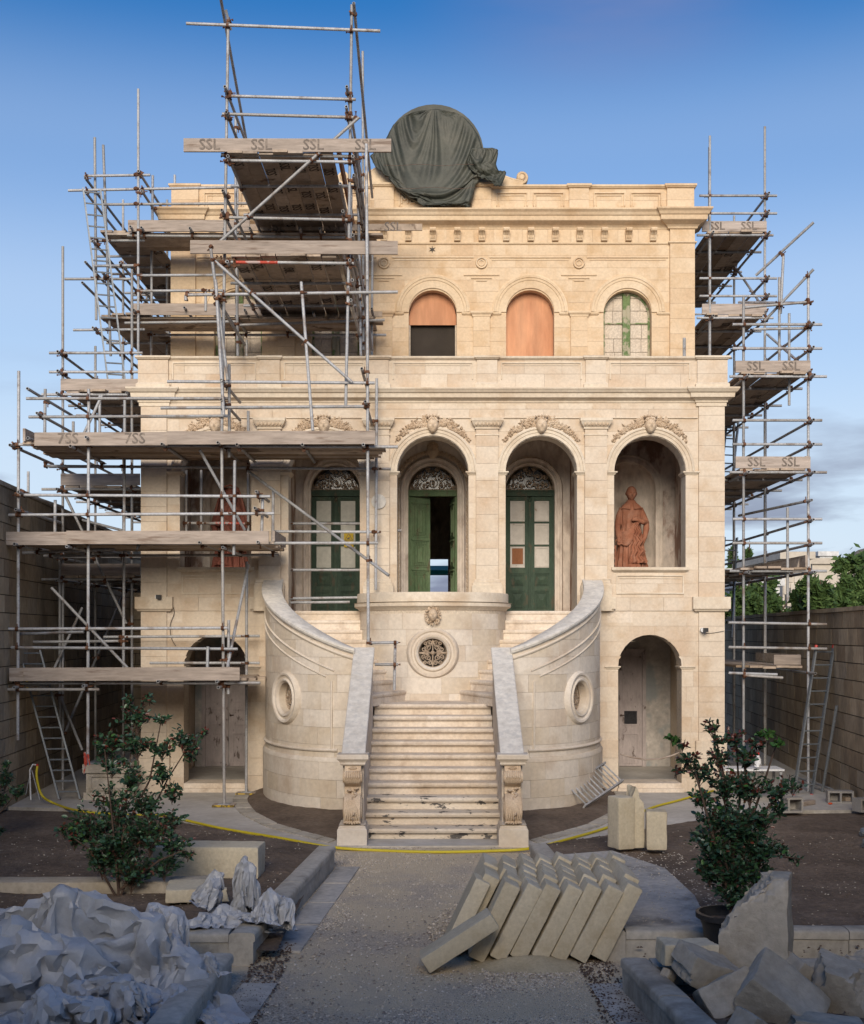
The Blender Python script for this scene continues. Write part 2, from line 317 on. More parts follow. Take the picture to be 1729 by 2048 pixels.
M['concrete'] = mat('concrete_block', [(0.28,0.26,0.24),(0.35,0.33,0.30)], noise_scale=4, fine=50, fine_amt=0.2, island=0.2, bump=0.6)
M['teal'] = mat('teal_canvas', [(0.02,0.20,0.17),(0.03,0.26,0.22)], island=0, bump=0)
M['farwall'] = mat('far_house_stone', [(0.42,0.37,0.30),(0.50,0.45,0.38),(0.56,0.52,0.46)], noise_scale=1, fine=4, fine_amt=0.1, island=0.4, bump=0.2)
M['farwhite'] = mat('far_house_render', [(0.5,0.5,0.5),(0.6,0.6,0.59)], noise_scale=1, fine=4, island=0.2)
M['hill'] = mat('dry_hill', [(0.20,0.16,0.11),(0.26,0.21,0.15),(0.16,0.15,0.09)], noise_scale=0.2, fine=2, island=0)
M['glassdark'] = mat('dark_window_glass', [(0.03,0.03,0.035),(0.05,0.05,0.055)], island=0, rough=0.2, bump=0, spec=0.5)
M['camwhite'] = M['whitepaint']
M['tape'] = mat('black_and_yellow_tape_edge', [(0.45,0.30,0.03),(0.50,0.34,0.05)], stain=(0.03,0.03,0.03), stain_scale=9, stain_pos=(0.49,0.51), island=0, bump=0)
# ------------------------------------------------------------------ masonry: real blocks cut round arches, round windows and slopes
def piece(s0, s1, z0, z1, holes=(), top=None, ds=None):
    """quads in (s, z) of the rectangle minus the holes, under the line top(s)"""
    bps = {s0, s1}; act = []
    for h in holes:
        a = h[2] if h[0] == 'arch' else h[3]
        if h[1] - a < s1 and h[1] + a > s0:
            if h[0] == 'arch' and h[3] + a <= z0: continue
            if h[0] == 'circ' and (h[2] + a <= z0 or h[2] - a >= z1): continue
            if h[0] == 'rect' and (h[4] >= z1 or h[5] <= z0): continue
            act.append(h)
            for e in (h[1] - a, h[1] + a):
                if s0 < e < s1: bps.add(e)
            n = 14
            if h[0] != 'rect':
                for k in range(1, n):
                    e = h[1] - a * math.cos(math.pi * k / n)
                    if s0 < e < s1: bps.add(e)
    if ds:
        n = max(1, math.ceil((s1 - s0) / ds))
        for k in range(1, n): bps.add(s0 + (s1 - s0) * k / n)
    bp = sorted(bps); quads = []
    for A, B in zip(bp[:-1], bp[1:]):
        if B - A < 1e-5: continue
        m = (A + B) / 2
        def ints(s):
            hi = z1 if top is None else min(z1, top(s))
            iv = [(z0, hi)]
            for h in act:
                a = h[2] if h[0] == 'arch' else h[3]
                if abs(m - h[1]) < a:
                    k = math.sqrt(max(0, a * a - (s - h[1]) ** 2)) if h[0] != 'rect' else 0
                    if h[0] == 'arch': rem = (-1e9, h[3] + k)
                    elif h[0] == 'circ': rem = (h[2] - k, h[2] + k)
                    else: rem = (h[4], h[5])
                    nv = []
                    for (u, v) in iv:
                        if h[0] == 'arch': nv.append((min(max(u, rem[1]), v), v))
                        else:
                            nv.append((u, max(u, min(v, rem[0])))); nv.append((min(v, max(u, rem[1])), v))
                    iv = nv
            return iv
        for (a0, a1), (b0, b1) in zip(ints(A), ints(B)):
            a1 = max(a0, a1); b1 = max(b0, b1)
            if a1 - a0 < 1e-4 and b1 - b0 < 1e-4: continue
            q = [(A, a0), (B, b0), (B, b1), (A, a1)]
            if a1 - a0 < 1e-4: q = [(A, a0), (B, b0), (B, b1)]
            elif b1 - b0 < 1e-4: q = [(A, a0), (B, b0), (A, a1)]
            quads.append(q)
    return quads
def solid(quads, mp, off, t):
    """front faces at depth `off`, boundary edges folded back by t"""
    idx = {}; vs = []; fs = []
    def vid(p):
        k = (round(p[0], 4), round(p[1], 4))
        if k not in idx: idx[k] = len(vs); vs.append(k)
        return idx[k]
    for q in quads:
        f = [vid(p) for p in q]
        g = [f[i] for i in range(len(f)) if f[i] != f[i - 1]]
        if len(set(g)) >= 3: fs.append(tuple(g))
    cnt = {}
    for f in fs:
        for i in range(len(f)):
            e = (f[i], f[(i + 1) % len(f)]); cnt[e] = 1
    bd = [e for e in cnt if (e[1], e[0]) not in cnt]
    out_v = [mp(s, z, off) for s, z in vs]; n = len(vs); back = {}
    for e in bd:
        for i in e:
            if i not in back: back[i] = len(out_v); out_v.append(mp(vs[i][0], vs[i][1], off - t))
    for a, b in bd: fs.append((b, a, back[a], back[b]))
    area = sum(abs(sum(q[i][0] * q[(i + 1) % len(q)][1] - q[(i + 1) % len(q)][0] * q[i][1] for i in range(len(q)))) / 2 for q in quads)
    return out_v, fs, area
class Masonry:
    """collects blocks of one thing; the biggest become objects, the rest one stuff part"""
    def __init__(s, parent, limit=280, single='stone', rest='stonework'):
        s.p = parent; s.items = []; s.limit = limit; s.single = single; s.rest = rest
    def clad(s, s0, s1, z0, z1, mp, m, ch=0.27, bl=0.5, holes=(), top=None, off=0.0, t=0.012, jo=0.0018, ds=None, phase=0, seed=0, vis=1.0):
        rng = random.Random(seed * 7919 + int(s0 * 100) + int(z0 * 77))
        nz = max(1, round((z1 - z0) / ch)); h = (z1 - z0) / nz
        for k in range(nz):
            a, b = z0 + k * h, z0 + (k + 1) * h
            if s1 - s0 <= bl * 1.25: cuts = [s0, s1]
            else:
                x = s0 + bl * (0.5 if (k + phase) % 2 else 1.0) * rng.uniform(0.85, 1.1); cuts = [s0]
                while x < s1 - bl * 0.45:
                    cuts.append(x); x += bl * rng.uniform(0.8, 1.25)
                cuts.append(s1)
            for c0, c1 in zip(cuts[:-1], cuts[1:]):
                q = piece(c0 + jo, c1 - jo, a + jo, b - jo, holes, top, ds)
                if not q: continue
                v, f, ar = solid(q, mp, off + rng.uniform(-0.0012, 0.0018), t)
                s.items.append((ar * vis, v, f, m))
    def flush(s):
        s.items.sort(key=lambda i: -i[0])
        for ar, v, f, m in s.items[:s.limit]: mesh_obj(s.single, v, f, m, s.p)
        by = {}
        for ar, v, f, m in s.items[s.limit:]: by.setdefault(m.name, []).append((v, f, m))
        for k, lst in by.items():
            mb = MB()
            for v, f, m in lst: mb.add(v, f)
            o = mb.build(s.rest, lst[0][2], s.p); o['kind'] = 'stuff'
        s.items = []
def core(s0, s1, z0, z1, mp, m, parent, name, holes=(), top=None, off=-0.006, t=0.42, ds=None):
    v, f, a = solid(piece(s0, s1, z0, z1, holes, top, ds), mp, off, t)
    return mesh_obj(name, v, f, m, parent)
flat = lambda Y: (lambda s, z, d: Vector((s, Y - d, z)))

def wrap(mb, x0, x1, Yf, Yb, prof):
    """moulding along a front face with mitred returns; prof = (out, z)"""
    mb.sweep([((x0, Yb, 0), (-1, 0, 0), (0, 0, 1)), ((x0, Yf, 0), (-1, -1, 0), (0, 0, 1)), ((x1, Yf, 0), (1, -1, 0), (0, 0, 1)), ((x1, Yb, 0), (1, 0, 0), (0, 0, 1))],
             [(-0.02, prof[0][1])] + list(prof) + [(-0.02, prof[-1][1])])
    return mb
def archring(mb, cx, cz, Y, r, prof, jamb=None, n=28, a0=0, a1=180):
    path = []
    if jamb is not None: path.append(((cx + r, Y, jamb), (1, 0, 0), (0, -1, 0)))
    for k in range(n + 1):
        a = R(a0 + (a1 - a0) * k / n); d = Vector((math.cos(a), 0, math.sin(a)))
        path.append((Vector((cx, Y, cz)) + d * r, d, (0, -1, 0)))
    if jamb is not None: path.append(((cx - r, Y, jamb), (-1, 0, 0), (0, -1, 0)))
    mb.sweep(path, prof)
    return mb
def frame_rect(mb, x0, x1, z0, z1, Y, w=0.03, d=0.018, sides='tblr'):
    if 't' in sides: mb.box(x0, x1, Y - d, Y + 0.01, z1 - w, z1)
    if 'b' in sides: mb.box(x0, x1, Y - d, Y + 0.01, z0, z0 + w)
    if 'l' in sides: mb.box(x0, x0 + w, Y - d + .001, Y + 0.01, z0 + w, z1 - w)
    if 'r' in sides: mb.box(x1 - w, x1, Y - d + .001, Y + 0.01, z0 + w, z1 - w)

# ------------------------------------------------------------------ carved heads, masks, flowers, scrolls
def head_fn(nu=36, nv=30, lion=False):
    """unit-height head facing -Y; returns grid function"""
    def f(u, v):
        th = math.pi * v; ph = 2 * math.pi * u - math.pi / 2      # ph = -90deg -> front
        x = math.sin(th) * math.cos(ph); y = math.sin(th) * math.sin(ph); z = math.cos(th)
        fr = max(0.0, -y)
        g = lambda cx, cz, sx, sz: math.exp(-((x - cx) / sx) ** 2 - ((z - cz) / sz) ** 2) * (1 if y < 0.1 else 0)
        jaw = 1 - 0.28 * max(0, -z) ** 1.3
        X = x * 0.37 * jaw; Y = y * 0.42; Z = z * 0.5
        d = 0
        d += 0.13 * g(0, -0.10, 0.11, 0.20) + 0.05 * g(0, -0.20, 0.19, 0.09)          # nose
        d -= 0.075 * (g(0.34, 0.06, 0.17, 0.11) + g(-0.34, 0.06, 0.17, 0.11))          # sockets
        d += 0.035 * (g(0.34, 0.04, 0.10, 0.06) + g(-0.34, 0.04, 0.10, 0.06))          # eyeballs
        d += 0.04 * (g(0.33, 0.24, 0.22, 0.07) + g(-0.33, 0.24, 0.22, 0.07))           # brows
        d += 0.04 * g(0, -0.47, 0.22, 0.05) + 0.045 * g(0, -0.58, 0.18, 0.05) - 0.04 * g(0, -0.525, 0.25, 0.025)   # lips
        d += 0.05 * g(0, -0.80, 0.24, 0.12)                                             # chin
        d += 0.03 * (g(0.5, -0.25, 0.2, 0.2) + g(-0.5, -0.25, 0.2, 0.2))                # cheeks
        if lion:
            d += 0.10 * g(0, -0.42, 0.36, 0.22)
        return Vector((X, Y - d, Z))
    return f
def head_mb(mb, c, h, yaw=0, tilt=0, hair=None, ears=True, seed=0, lion=False):
    f = head_fn(lion=lion); Mx = Matrix.Translation(Vector(c)) @ Matrix.Rotation(yaw, 4, 'Z') @ Matrix.Rotation(tilt, 4, 'X')
    mb.grid(lambda u, v: Mx @ (f(u, v) * h), 40, 34, wrapu=True)
    if ears:
        for sx in (-1, 1):
            mb.sphere(Mx @ (Vector((sx * 0.37, 0.02, -0.02)) * h), 0.09 * h, 8, 6, (0.5, 0.7, 1.3))
    rng = random.Random(seed)
    if hair == 'curls':
        for i in range(70):
            a = rng.uniform(0, 2 * math.pi); t = rng.uniform(0.05, 1.0)
            x = math.sin(t) * math.cos(a); y = math.sin(t) * math.sin(a); z = math.cos(t)
            if y < -0.55 and z < 0.72: continue
            mb.sphere(Mx @ (Vector((x * 0.40, y * 0.44, z * 0.52 + 0.02)) * h), rng.uniform(0.05, 0.085) * h, 6, 5)
    if hair == 'mane':
        for i in range(110):
            a = rng.uniform(0, 2 * math.pi); rr = rng.uniform(0.42, 0.68)
            p = Vector((math.cos(a) * rr * 0.85, rng.uniform(-0.12, 0.16), math.sin(a) * rr)) * h
            q = p + Vector((math.cos(a) * 0.14, 0.04, math.sin(a) * 0.14 - 0.05)) * h
            mb.tube([Mx @ p, Mx @ ((p + q) / 2 + Vector((0, -0.03 * h, 0))), Mx @ q], [0.055 * h, 0.06 * h, 0.012 * h], 5)
def rosette(mb, c, r, n=6, face=(0, -1, 0)):
    c = Vector(c)
    for ring, (rr, k, lift) in enumerate(((r, n, 0.15), (r * 0.62, n - 1, 0.35))):
        for i in range(k):
            a = 2 * math.pi * (i + 0.5 * ring) / k
            mb.sphere(c + Vector((math.cos(a) * rr * 0.62, -lift * r, math.sin(a) * rr * 0.62)), rr * 0.42, 6, 4, (1, 0.55, 1))
    mb.sphere(c + Vector((0, -0.5 * r, 0)), r * 0.26, 6, 5)
def leaflet(mb, c, ang, l, w, lift=0.02):
    c = Vector(c); d = Vector((math.cos(ang), 0, math.sin(ang))); s_ = Vector((-math.sin(ang), 0, math.cos(ang)))
    o = Vector((0, -lift, 0))
    mb.add([c, c + d * l * 0.5 + s_ * w + o * 0.6, c + d * l, c + d * l * 0.5 - s_ * w + o * 0.6, c + d * l * 0.45 + o * 1.6, c + d * l * .5 + s_ * w * 1.02 - o * .8, c + d * l * .5 - s_ * w * 1.02 - o * .8],
           [(0, 4, 1), (1, 4, 2), (2, 4, 3), (3, 4, 0), (0, 1, 5), (1, 2, 5), (2, 3, 6), (3, 0, 6)])
def garland(mb, cx, cz, Y, r, seed):
    rng = random.Random(seed)
    for sgn in (-1, 1):
        for k in range(11):
            t = k / 10
            a = R(90 - sgn * (9 + 40 * t)); size = 0.052 * (1 - 0.45 * t)
            width = 0.085 * (1 - t * 0.8)
            for q in range(3 if t < 0.75 else 2):
                rr = r + 0.05 + rng.uniform(0, 1) * width * 1.7
                p = Vector((cx + math.cos(a) * rr, Y - 0.012, cz + math.sin(a) * rr))
                if rng.random() < 0.62: rosette(mb, p, size * rng.uniform(0.75, 1.1), 6)
                for j in range(3):
                    leaflet(mb, p + Vector((0, -0.005, 0)), rng.uniform(0, 6.28), size * rng.uniform(1.2, 1.9), size * 0.4, 0.018)
def spiral_pts(c, r, turns, a0, dirn, n=22, endr=0.18, ax=None):
    ux, uy = ax if ax else (Vector((1, 0, 0)), Vector((0, 0, 1)))
    out_ = []
    for k in range(n + 1):
        t = k / n; a = a0 + dirn * 2 * math.pi * turns * t; rr = r * (1 - (1 - endr) * t)
        out_.append(Vector(c) + ux * math.cos(a) * rr + uy * math.sin(a) * rr)
    return out_
def grille(mb, c, r, th, ax=None, half=False, seed=1, dense=1.0):
    """wrought-iron scrollwork filling a disc (or its upper half)"""
    c = Vector(c); ux, uy = ax if ax else (Vector((1, 0, 0)), Vector((0, 0, 1)))
    P = lambda x, z: c + ux * x * r + uy * z * r
    if half:
        mb.tube([P(math.cos(math.pi * k / 20), math.sin(math.pi * k / 20)) for k in range(21)], th, 5)
        mb.tube([P(-1, 0.02), P(1, 0.02)], th, 5)
        spots = [(0.0, 0.30, 0.22), (0, 0.72, 0.18), (0.34, 0.55, 0.19), (-0.34, 0.55, 0.19), (0.36, 0.18, 0.17), (-0.36, 0.18, 0.17), (0.68, 0.20, 0.18), (-0.68, 0.20, 0.18), (0.63, 0.55, 0.14), (-0.63, 0.55, 0.14), (0.86, 0.12, 0.09), (-0.86, 0.12, 0.09), (.18, .86, .1), (-.18, .86, .1)]
        rng = random.Random(seed)
        for x, z, rr in spots:
            s_ = 1 if x >= 0 else -1
            mb.tube(spiral_pts(P(x, z), rr * r, 1.5, math.pi / 2 - s_ * 0.6, -s_, 20, 0.15, (ux, uy)), th * 0.9, 4)
            mb.sphere(P(x, z), th * 2.6, 6, 4)
            for j in range(4):
                a = rng.uniform(0, 6.28); l = rr * r * rng.uniform(0.9, 1.4); b = P(x, z) + ux * math.cos(a) * rr * r * .7 + uy * math.sin(a) * rr * r * .7
                q = b + ux * math.cos(a + .5) * l * .5 + uy * abs(math.sin(a + .5)) * l * .5
                if (q - c).length < r * .97: mb.tube([b, (b + q) / 2, q], [th * 1.0, th * 2.2, th * .4], 4)
        return
    mb.tube([P(math.cos(math.pi * k / 16), math.sin(math.pi * k / 16)) for k in range(33)], th * 1.3, 5, cap=False)
    for sx in (-1, 1):
        for sz in (-1, 1):
            for x, z, rr, a0 in ((0.30, 0.36, 0.20, 0.4), (0.62, 0.26, 0.17, 1.8), (0.20, 0.70, 0.17, 0.2), (0.52, 0.66, 0.14, 1.0), (0.40, 0.10, 0.10, 0)):
                mb.tube(spiral_pts(P(sx * x, sz * z), rr * r, 1.35, a0 if sx > 0 else math.pi - a0, sx * sz, 18, 0.2, (ux * 1, uy * sz)), th, 4)
            mb.tube([P(0, sz * 0.92), P(sx * 0.12, sz * 0.5), P(sx * 0.42, sz * 0.45), P(sx * 0.25, sz * 0.12), P(sx * 0.9, 0.02 * sz)], th, 4)
        mb.tube([P(0, 0), P(sx * 0.3, 0), P(sx * 0.97, 0)], th * 1.1, 5)
    mb.tube([P(0, -0.97), P(0, 0.97)], th * 1.1, 5)
    mb.sphere(c, th * 4, 8, 6)

# ================================================================== THE VILLA
villa = empty('villa', (0, 0, 0), 'cream limestone baroque villa with arched loggia and set-back upper storey', 'villa')
B = 1.862; HW = 5.0
CX = [-2 * B, -B, 0, B, 2 * B]
ms = Masonry(villa, 285)
FL = 3.12
S1 = fz(944); A1 = 0.613; SG = fz(1333); AG = 0.545
arches1 = [('arch', c, A1, S1) for c in CX]
archesG = [('arch', c, AG, SG) for c in (CX[0], CX[4])]
Zc = fz(801)
# --- lower front wall: ground storey
m_ = M['stone']
for sgn in (-1, 1):
    a, b = sorted((sgn * 2.72, sgn * HW))
    ms.clad(a, b, 0, 3.12, flat(0), m_, holes=archesG, seed=3 + sgn, bl=0.52)
    # belt and upper bay
    a2, b2 = sorted((sgn * 2.79, sgn * 4.55))
    ms.clad(a2, b2, 3.12, fz(1195), flat(0), m_, ch=0.22, off=0.02, t=0.04, seed=9 + sgn, bl=0.6)
    ms.clad(a2, b2, fz(1195), fz(1140), flat(0), m_, ch=0.25, seed=19 + sgn, bl=0.5)
    # corner pier, full height
    a3, b3 = sorted((sgn * 4.555, sgn * HW))
    ms.clad(a3, b3, 0, fz(1222), flat(0), m_, ch=0.27, off=0.035, t=0.055, bl=0.5, seed=29)
    ms.clad(a3, b3, fz(1195), Zc, flat(0), m_, ch=0.27, off=0.035, t=0.055, bl=0.5, seed=39)
    core(min(sgn * 2.6, sgn * HW), max(sgn * 2.6, sgn * HW), 0, FL, flat(0), M['core'], villa, 'wall', archesG)
# side bays: solid below the sill, open arch above; central bays open to the floor
sillz = fz(1140)
hol = arches1
ms.clad(-4.55, 4.55, S1 - 0.0, fz(836), flat(0), m_, ch=0.25, bl=0.46, holes=[('arch', c, 0.70, S1) for c in CX], seed=50)
edges = []
for i, c in enumerate(CX):
    for e in (-1, 1):
        # jamb strip between opening and pilaster / corner pier
        x_in = c + e * A1; x_out = c + e * (B / 2 - 0.19)
        if abs(x_out) > 4.4: x_out = e * 4.555
        z0 = sillz if abs(c) > 3 else FL + 0.0
        a, b = sorted((x_in, x_out))
        ms.clad(a, b, z0, S1, flat(0), m_, ch=0.27, bl=0.5, seed=60 + i)
core(-HW, HW, FL, Zc + 0.2, flat(0), M['mould'], villa, 'wall', arches1, t=0.40)
# the parapet wall under the two statue arches
for c in (CX[0], CX[4]):
    core(c - A1, c + A1, FL, sillz, flat(0), M['core'], villa, 'wall', t=0.35)
# frieze
ms.clad(-4.55, 4.55, fz(836), Zc, flat(0), m_, ch=0.16, bl=0.6, seed=71, off=0.012, t=0.03)
# pilasters
PX = [-1.5 * B, -0.5 * B, 0.5 * B, 1.5 * B]
for x in PX:
    zb = fz(1165)
    ms.clad(x - 0.19, x + 0.19, zb, fz(860), flat(0), m_, ch=0.30, bl=0.5, off=0.06, t=0.07, seed=80)
    mb = MB()
    wrap(mb, x - 0.19, x + 0.19, -0.06, 0, [(0, zb + 0.06), (0.012, zb + 0.05), (0.03, zb + 0.03), (0.03, zb + 0.005), (0.055, zb - 0.01), (0.055, zb - 0.05), (0.07, zb - 0.055), (0.07, FL if abs(x) > 2 else fz(1190))])
    mb.build('pilaster_base', M['mould'], villa)
    mb = MB()
    zt = fz(838); z0 = fz(856)
    wrap(mb, x - 0.19, x + 0.19, -0.06, 0, [(0, z0 - 0.14), (0.012, z0 - 0.135), (0.012, z0 - 0.115), (0, z0 - 0.11)])
    wrap(mb, x - 0.19, x + 0.19, -0.06, 0, [(0.0, z0 - 0.03), (0.02, z0 - 0.025), (0.02, z0 - 0.005), (0.012, z0), (0.03, z0 + 0.02), (0.058, z0 + 0.06), (0.078, zt - 0.055), (0.085, zt - 0.05), (0.085, zt), (0, zt)])
    cap = mb.build('capital', M['mould'], villa)
    mb = MB()      # egg-and-dart
    for k in range(7):
        xx = x - 0.19 + 0.38 * k / 6
        mb.sphere((xx, -0.06 - 0.05, z0 + 0.055), 0.036, 7, 6, (0.62, 0.6, 1.0))
        if k < 6:
            mb.tube([(xx + 0.032, -0.06 - 0.075, z0 + 0.09), (xx + 0.032, -0.06 - 0.03, z0 + 0.01)], [0.007, 0.003], 4)
    for sx in (-1, 1):
        mb.sphere((x + sx * 0.235, -0.06 - 0.01, z0 + 0.06), 0.032, 7, 6, (0.7, 0.7, 1.0))
    mb.build('egg_and_dart', M['carved'], cap, smooth=180)
# impost mouldings, archivolts, masks, garlands
for i, c in enumerate(CX):
    for e in (-1, 1):
        x_in = c + e * A1; x_out = c + e * (B / 2 - 0.19)
        if abs(x_out) > 4.4: x_out = e * 4.52
        a, b = sorted((x_in, x_out)); mb = MB()
        wrap(mb, a, b, 0, 0.40, [(0, S1 - 0.055), (0.012, S1 - 0.05), (0.025, S1 - 0.03), (0.05, S1 - 0.012), (0.05, S1 + 0.008), (0, S1 + 0.01)])
        mb.build('impost', M['mould'], villa)
    mb = MB(); archring(mb, c, S1 + 0.011, 0, A1, [(0, -0.01), (0, 0.028), (0.05, 0.030), (0.052, 0.042), (0.10, 0.044), (0.105, 0.062), (0.125, 0.066), (0.148, 0.05), (0.15, -0.01)], n=36)
    mb.build('archivolt', M['mould'], villa, smooth=35)
    zt = S1 + A1 + 0.13
    mb = MB(); head_mb(mb, (c, -0.055, zt + 0.04), 0.27, 0, -0.05, 'curls', seed=i)
    for k in range(5): leaflet(mb, (c + (k - 2) * 0.035, -0.08, zt + 0.17), R(90 - (k - 2) * 22), 0.07, 0.022)
    mb.build('keystone_mask', M['carved'], villa, smooth=60)
    mb = MB(); garland(mb, c, S1, 0, A1 + 0.15, 40 + i)
    o = mb.build('flower_garland', M['carved'], villa, smooth=60); o['kind'] = 'stuff'
# bead line of the frieze
mb = MB()
for e0, e1 in [(-4.54, PX[0] - 0.28), (PX[0] + 0.28, PX[1] - 0.28), (PX[1] + 0.28, PX[2] - 0.28), (PX[2] + 0.28, PX[3] - 0.28), (PX[3] + 0.28, 4.54)]:
    mb2 = MB(); mb2.sweep([((e0, 0, fz(836)), (0, -1, 0), (0, 0, 1)), ((e1, 0, fz(836)), (0, -1, 0), (0, 0, 1))], [(0, -0.012), (0.03, -0.006), (0.03, 0.008), (0, 0.01)])
    mb2.build('bead_moulding', M['mould'], villa)
# corner pier belts, ground imposts, sills, panels, plinth
for sgn in (-1, 1):
    mb = MB(); a, b = sorted((sgn * 4.50, sgn * 5.03)); z1_, z0_ = fz(1194), fz(1223)
    wrap(mb, a, b, -0.06, 0.5, [(0, z0_), (0.015, z0_ + 0.005), (0.03, z0_ + 0.03), (0.055, z0_ + 0.045), (0.055, z1_), (0, z1_)])
    mb.build('belt_course', M['mould'], villa)
    mb = MB(); a, b = sorted((sgn * 2.72, sgn * 3.07))
    wrap(mb, a, b, -0.05, 0.2, [(0, z0_), (0.015, z0_ + 0.005), (0.03, z0_ + 0.03), (0.055, z0_ + 0.045), (0.055, z1_), (0, z1_)])
    mb.build('belt_course', M['mould'], villa)
    mb = MB(); a, b = sorted((sgn * 2.73, sgn * 3.03))      # pedestal die of the end pilaster
    wrap(mb, a, b, -0.085, 0.1, [(0, z1_ + .002), (0.0, z1_ + 0.28), (0.012, z1_ + 0.30), (0, z1_ + 0.31)])
    mb.build('pilaster_pedestal', M['mould'], villa)
    c = sgn * 2 * B
    mb = MB(); wrap(mb, c - A1 - .0, c + A1 + .0, -0.02, 0.36, [(0, sillz - 0.035), (0.02, sillz - 0.02), (0.045, sillz), (0.045, sillz + 0.045), (0, sillz + 0.05)])
    mb.build('window_sill', M['mould'], villa)
    mb = MB(); frame_rect(mb, c - 0.58, c + 0.58, fz(1188), fz(1150), 0, 0.022, 0.02); frame_rect(mb, c - 0.53, c + 0.53, fz(1182), fz(1156), 0, 0.012, 0.012, 't')
    mb.build('sill_panel_frame', M['mould'], villa)
    for e in (-1, 1):
        x_in = c + e * AG; x_out = c + e * (AG + 0.19); a, b = sorted((x_in, x_out)); mb = MB()
        wrap(mb, a, b, 0, 0.40, [(0, SG - 0.05), (0.012, SG - 0.045), (0.022, SG - 0.025), (0.04, SG - 0.012), (0.04, SG + 0.006), (0, SG + 0.008)])
        mb.build('impost', M['mould'], villa)
    a, b = sorted((sgn * 2.72, c - sgn * AG)); ms.clad(a, b, 0, 0.9, flat(0), m_, ch=0.30, bl=0.6, off=0.03, t=0.05, seed=91)
    ms.clad(min(sgn * 4.50, sgn * 5.03), max(sgn * 4.50, sgn * 5.03), 0, 0.9, flat(0), m_, ch=0.30, bl=0.6, off=0.075, t=0.06, seed=92)
    # threshold step of the ground arch
    mb = MB().box(c - AG + .01, c + AG - .01, -0.05, 0.5, -0.02, 0.17); mb.box(c - AG - .02, c + AG + .02, -0.12, -0.052, -0.02, 0.09)
    mb.build('threshold_step', M['step'], villa)
# main cornice
def cornice(z0, z1, Y, hw, out_, mt, Yb=0.6, name='cornice'):
    h = z1 - z0; mb = MB()
    wrap(mb, -hw, hw, Y, Yb, [(0, z0 - 0.10), (0.012, z0 - 0.095), (0.012, z0 - 0.04), (0.03, z0 - 0.03), (0.03, z0), (out_ * 0.45, z0 + h * 0.16), (out_ * 0.62, z0 + h * 0.2), (out_ * 0.66, z0 + h * 0.55), (out_ * 0.8, z0 + h * 0.62), (out_ * 0.92, z0 + h * 0.8), (out_, z0 + h * 0.88), (out_, z1), (0, z1 + 0.02)])
    return mb.build(name, mt, villa)
cornice(fz(802), fz(779), 0, HW, 0.20, M['mould'])
for sgn in (-1, 1):
    mb = MB(); a, b = sorted((sgn * 4.52, sgn * 5.015)); z0, z1 = fz(802), fz(778.6); h = z1 - z0; o_ = 0.20
    wrap(mb, a, b, -0.04, 0.5, [(0, z0 - 0.10), (0.012, z0 - 0.095), (0.012, z0 - 0.04), (0.03, z0 - 0.03), (0.03, z0), (o_ * 0.45, z0 + h * 0.16), (o_ * 0.62, z0 + h * 0.2), (o_ * 0.66, z0 + h * 0.55), (o_ * 0.8, z0 + h * 0.62), (o_, z0 + h * 0.88), (o_, z1), (0, z1 + 0.02)])
    mb.build('cornice', M['mould'], villa)
# terrace parapet
zp0, zp1 = fz(777), fz(713)
ms.clad(-5.03, 5.03, zp0 + 0.01, zp1 - 0.06, flat(0), m_, ch=0.235, bl=0.55, off=-0.005, seed=101)
core(-5.04, 5.04, zp0, zp1 - 0.05, flat(0), M['core'], villa, 'parapet', off=-0.02, t=0.28)
def coping(x0, x1, Y, z0, z1, mt, Yb, o_=0.045):
    mb = MB(); h = z1 - z0
    wrap(mb, x0, x1, Y, Yb, [(0, z0), (0.015, z0 + 0.005), (o_ * .8, z0 + h * .4), (o_, z0 + h * .45), (o_, z1 - 0.004), (o_ - .01, z1)])
    mb.build('coping', mt, villa)
coping(-5.03, 5.03, 0.0, zp1 - 0.06, zp1, M['mould'], 0.32)
for x in [-4.79, -1.5 * B, -0.5 * B, 0.5 * B, 1.5 * B, 4.79]:
    w = 0.26 if abs(x) > 4 else 0.175
    ms.clad(x - w, x + w, zp0 + 0.01, zp1 - 0.065, flat(0), m_, ch=0.235, bl=0.7, off=0.035, t=0.05, seed=102)
    coping(x - w, x + w, -0.037, zp1 - 0.058, zp1 + 0.004, M['mould'], 0.3)
    mb = MB(); wrap(mb, x - w, x + w, -0.037, 0.05, [(0.03, zp0), (0.03, zp0 + 0.07), (0.01, zp0 + 0.09), (0, zp0 + 0.10)]); mb.build('pedestal_base', M['mould'], villa)
for c in CX:
    a, b = c - 0.69, c + 0.69
    if c < -3: a = c - 0.74
    mb = MB(); frame_rect(mb, a, b, fz(761), fz(725), 0.005, 0.018, 0.02, 'tlr'); frame_rect(mb, a + .05, b - .05, fz(757), fz(730), 0.005, 0.010, 0.012, 't')
    mb.build('parapet_panel_frame', M['mould'], villa)
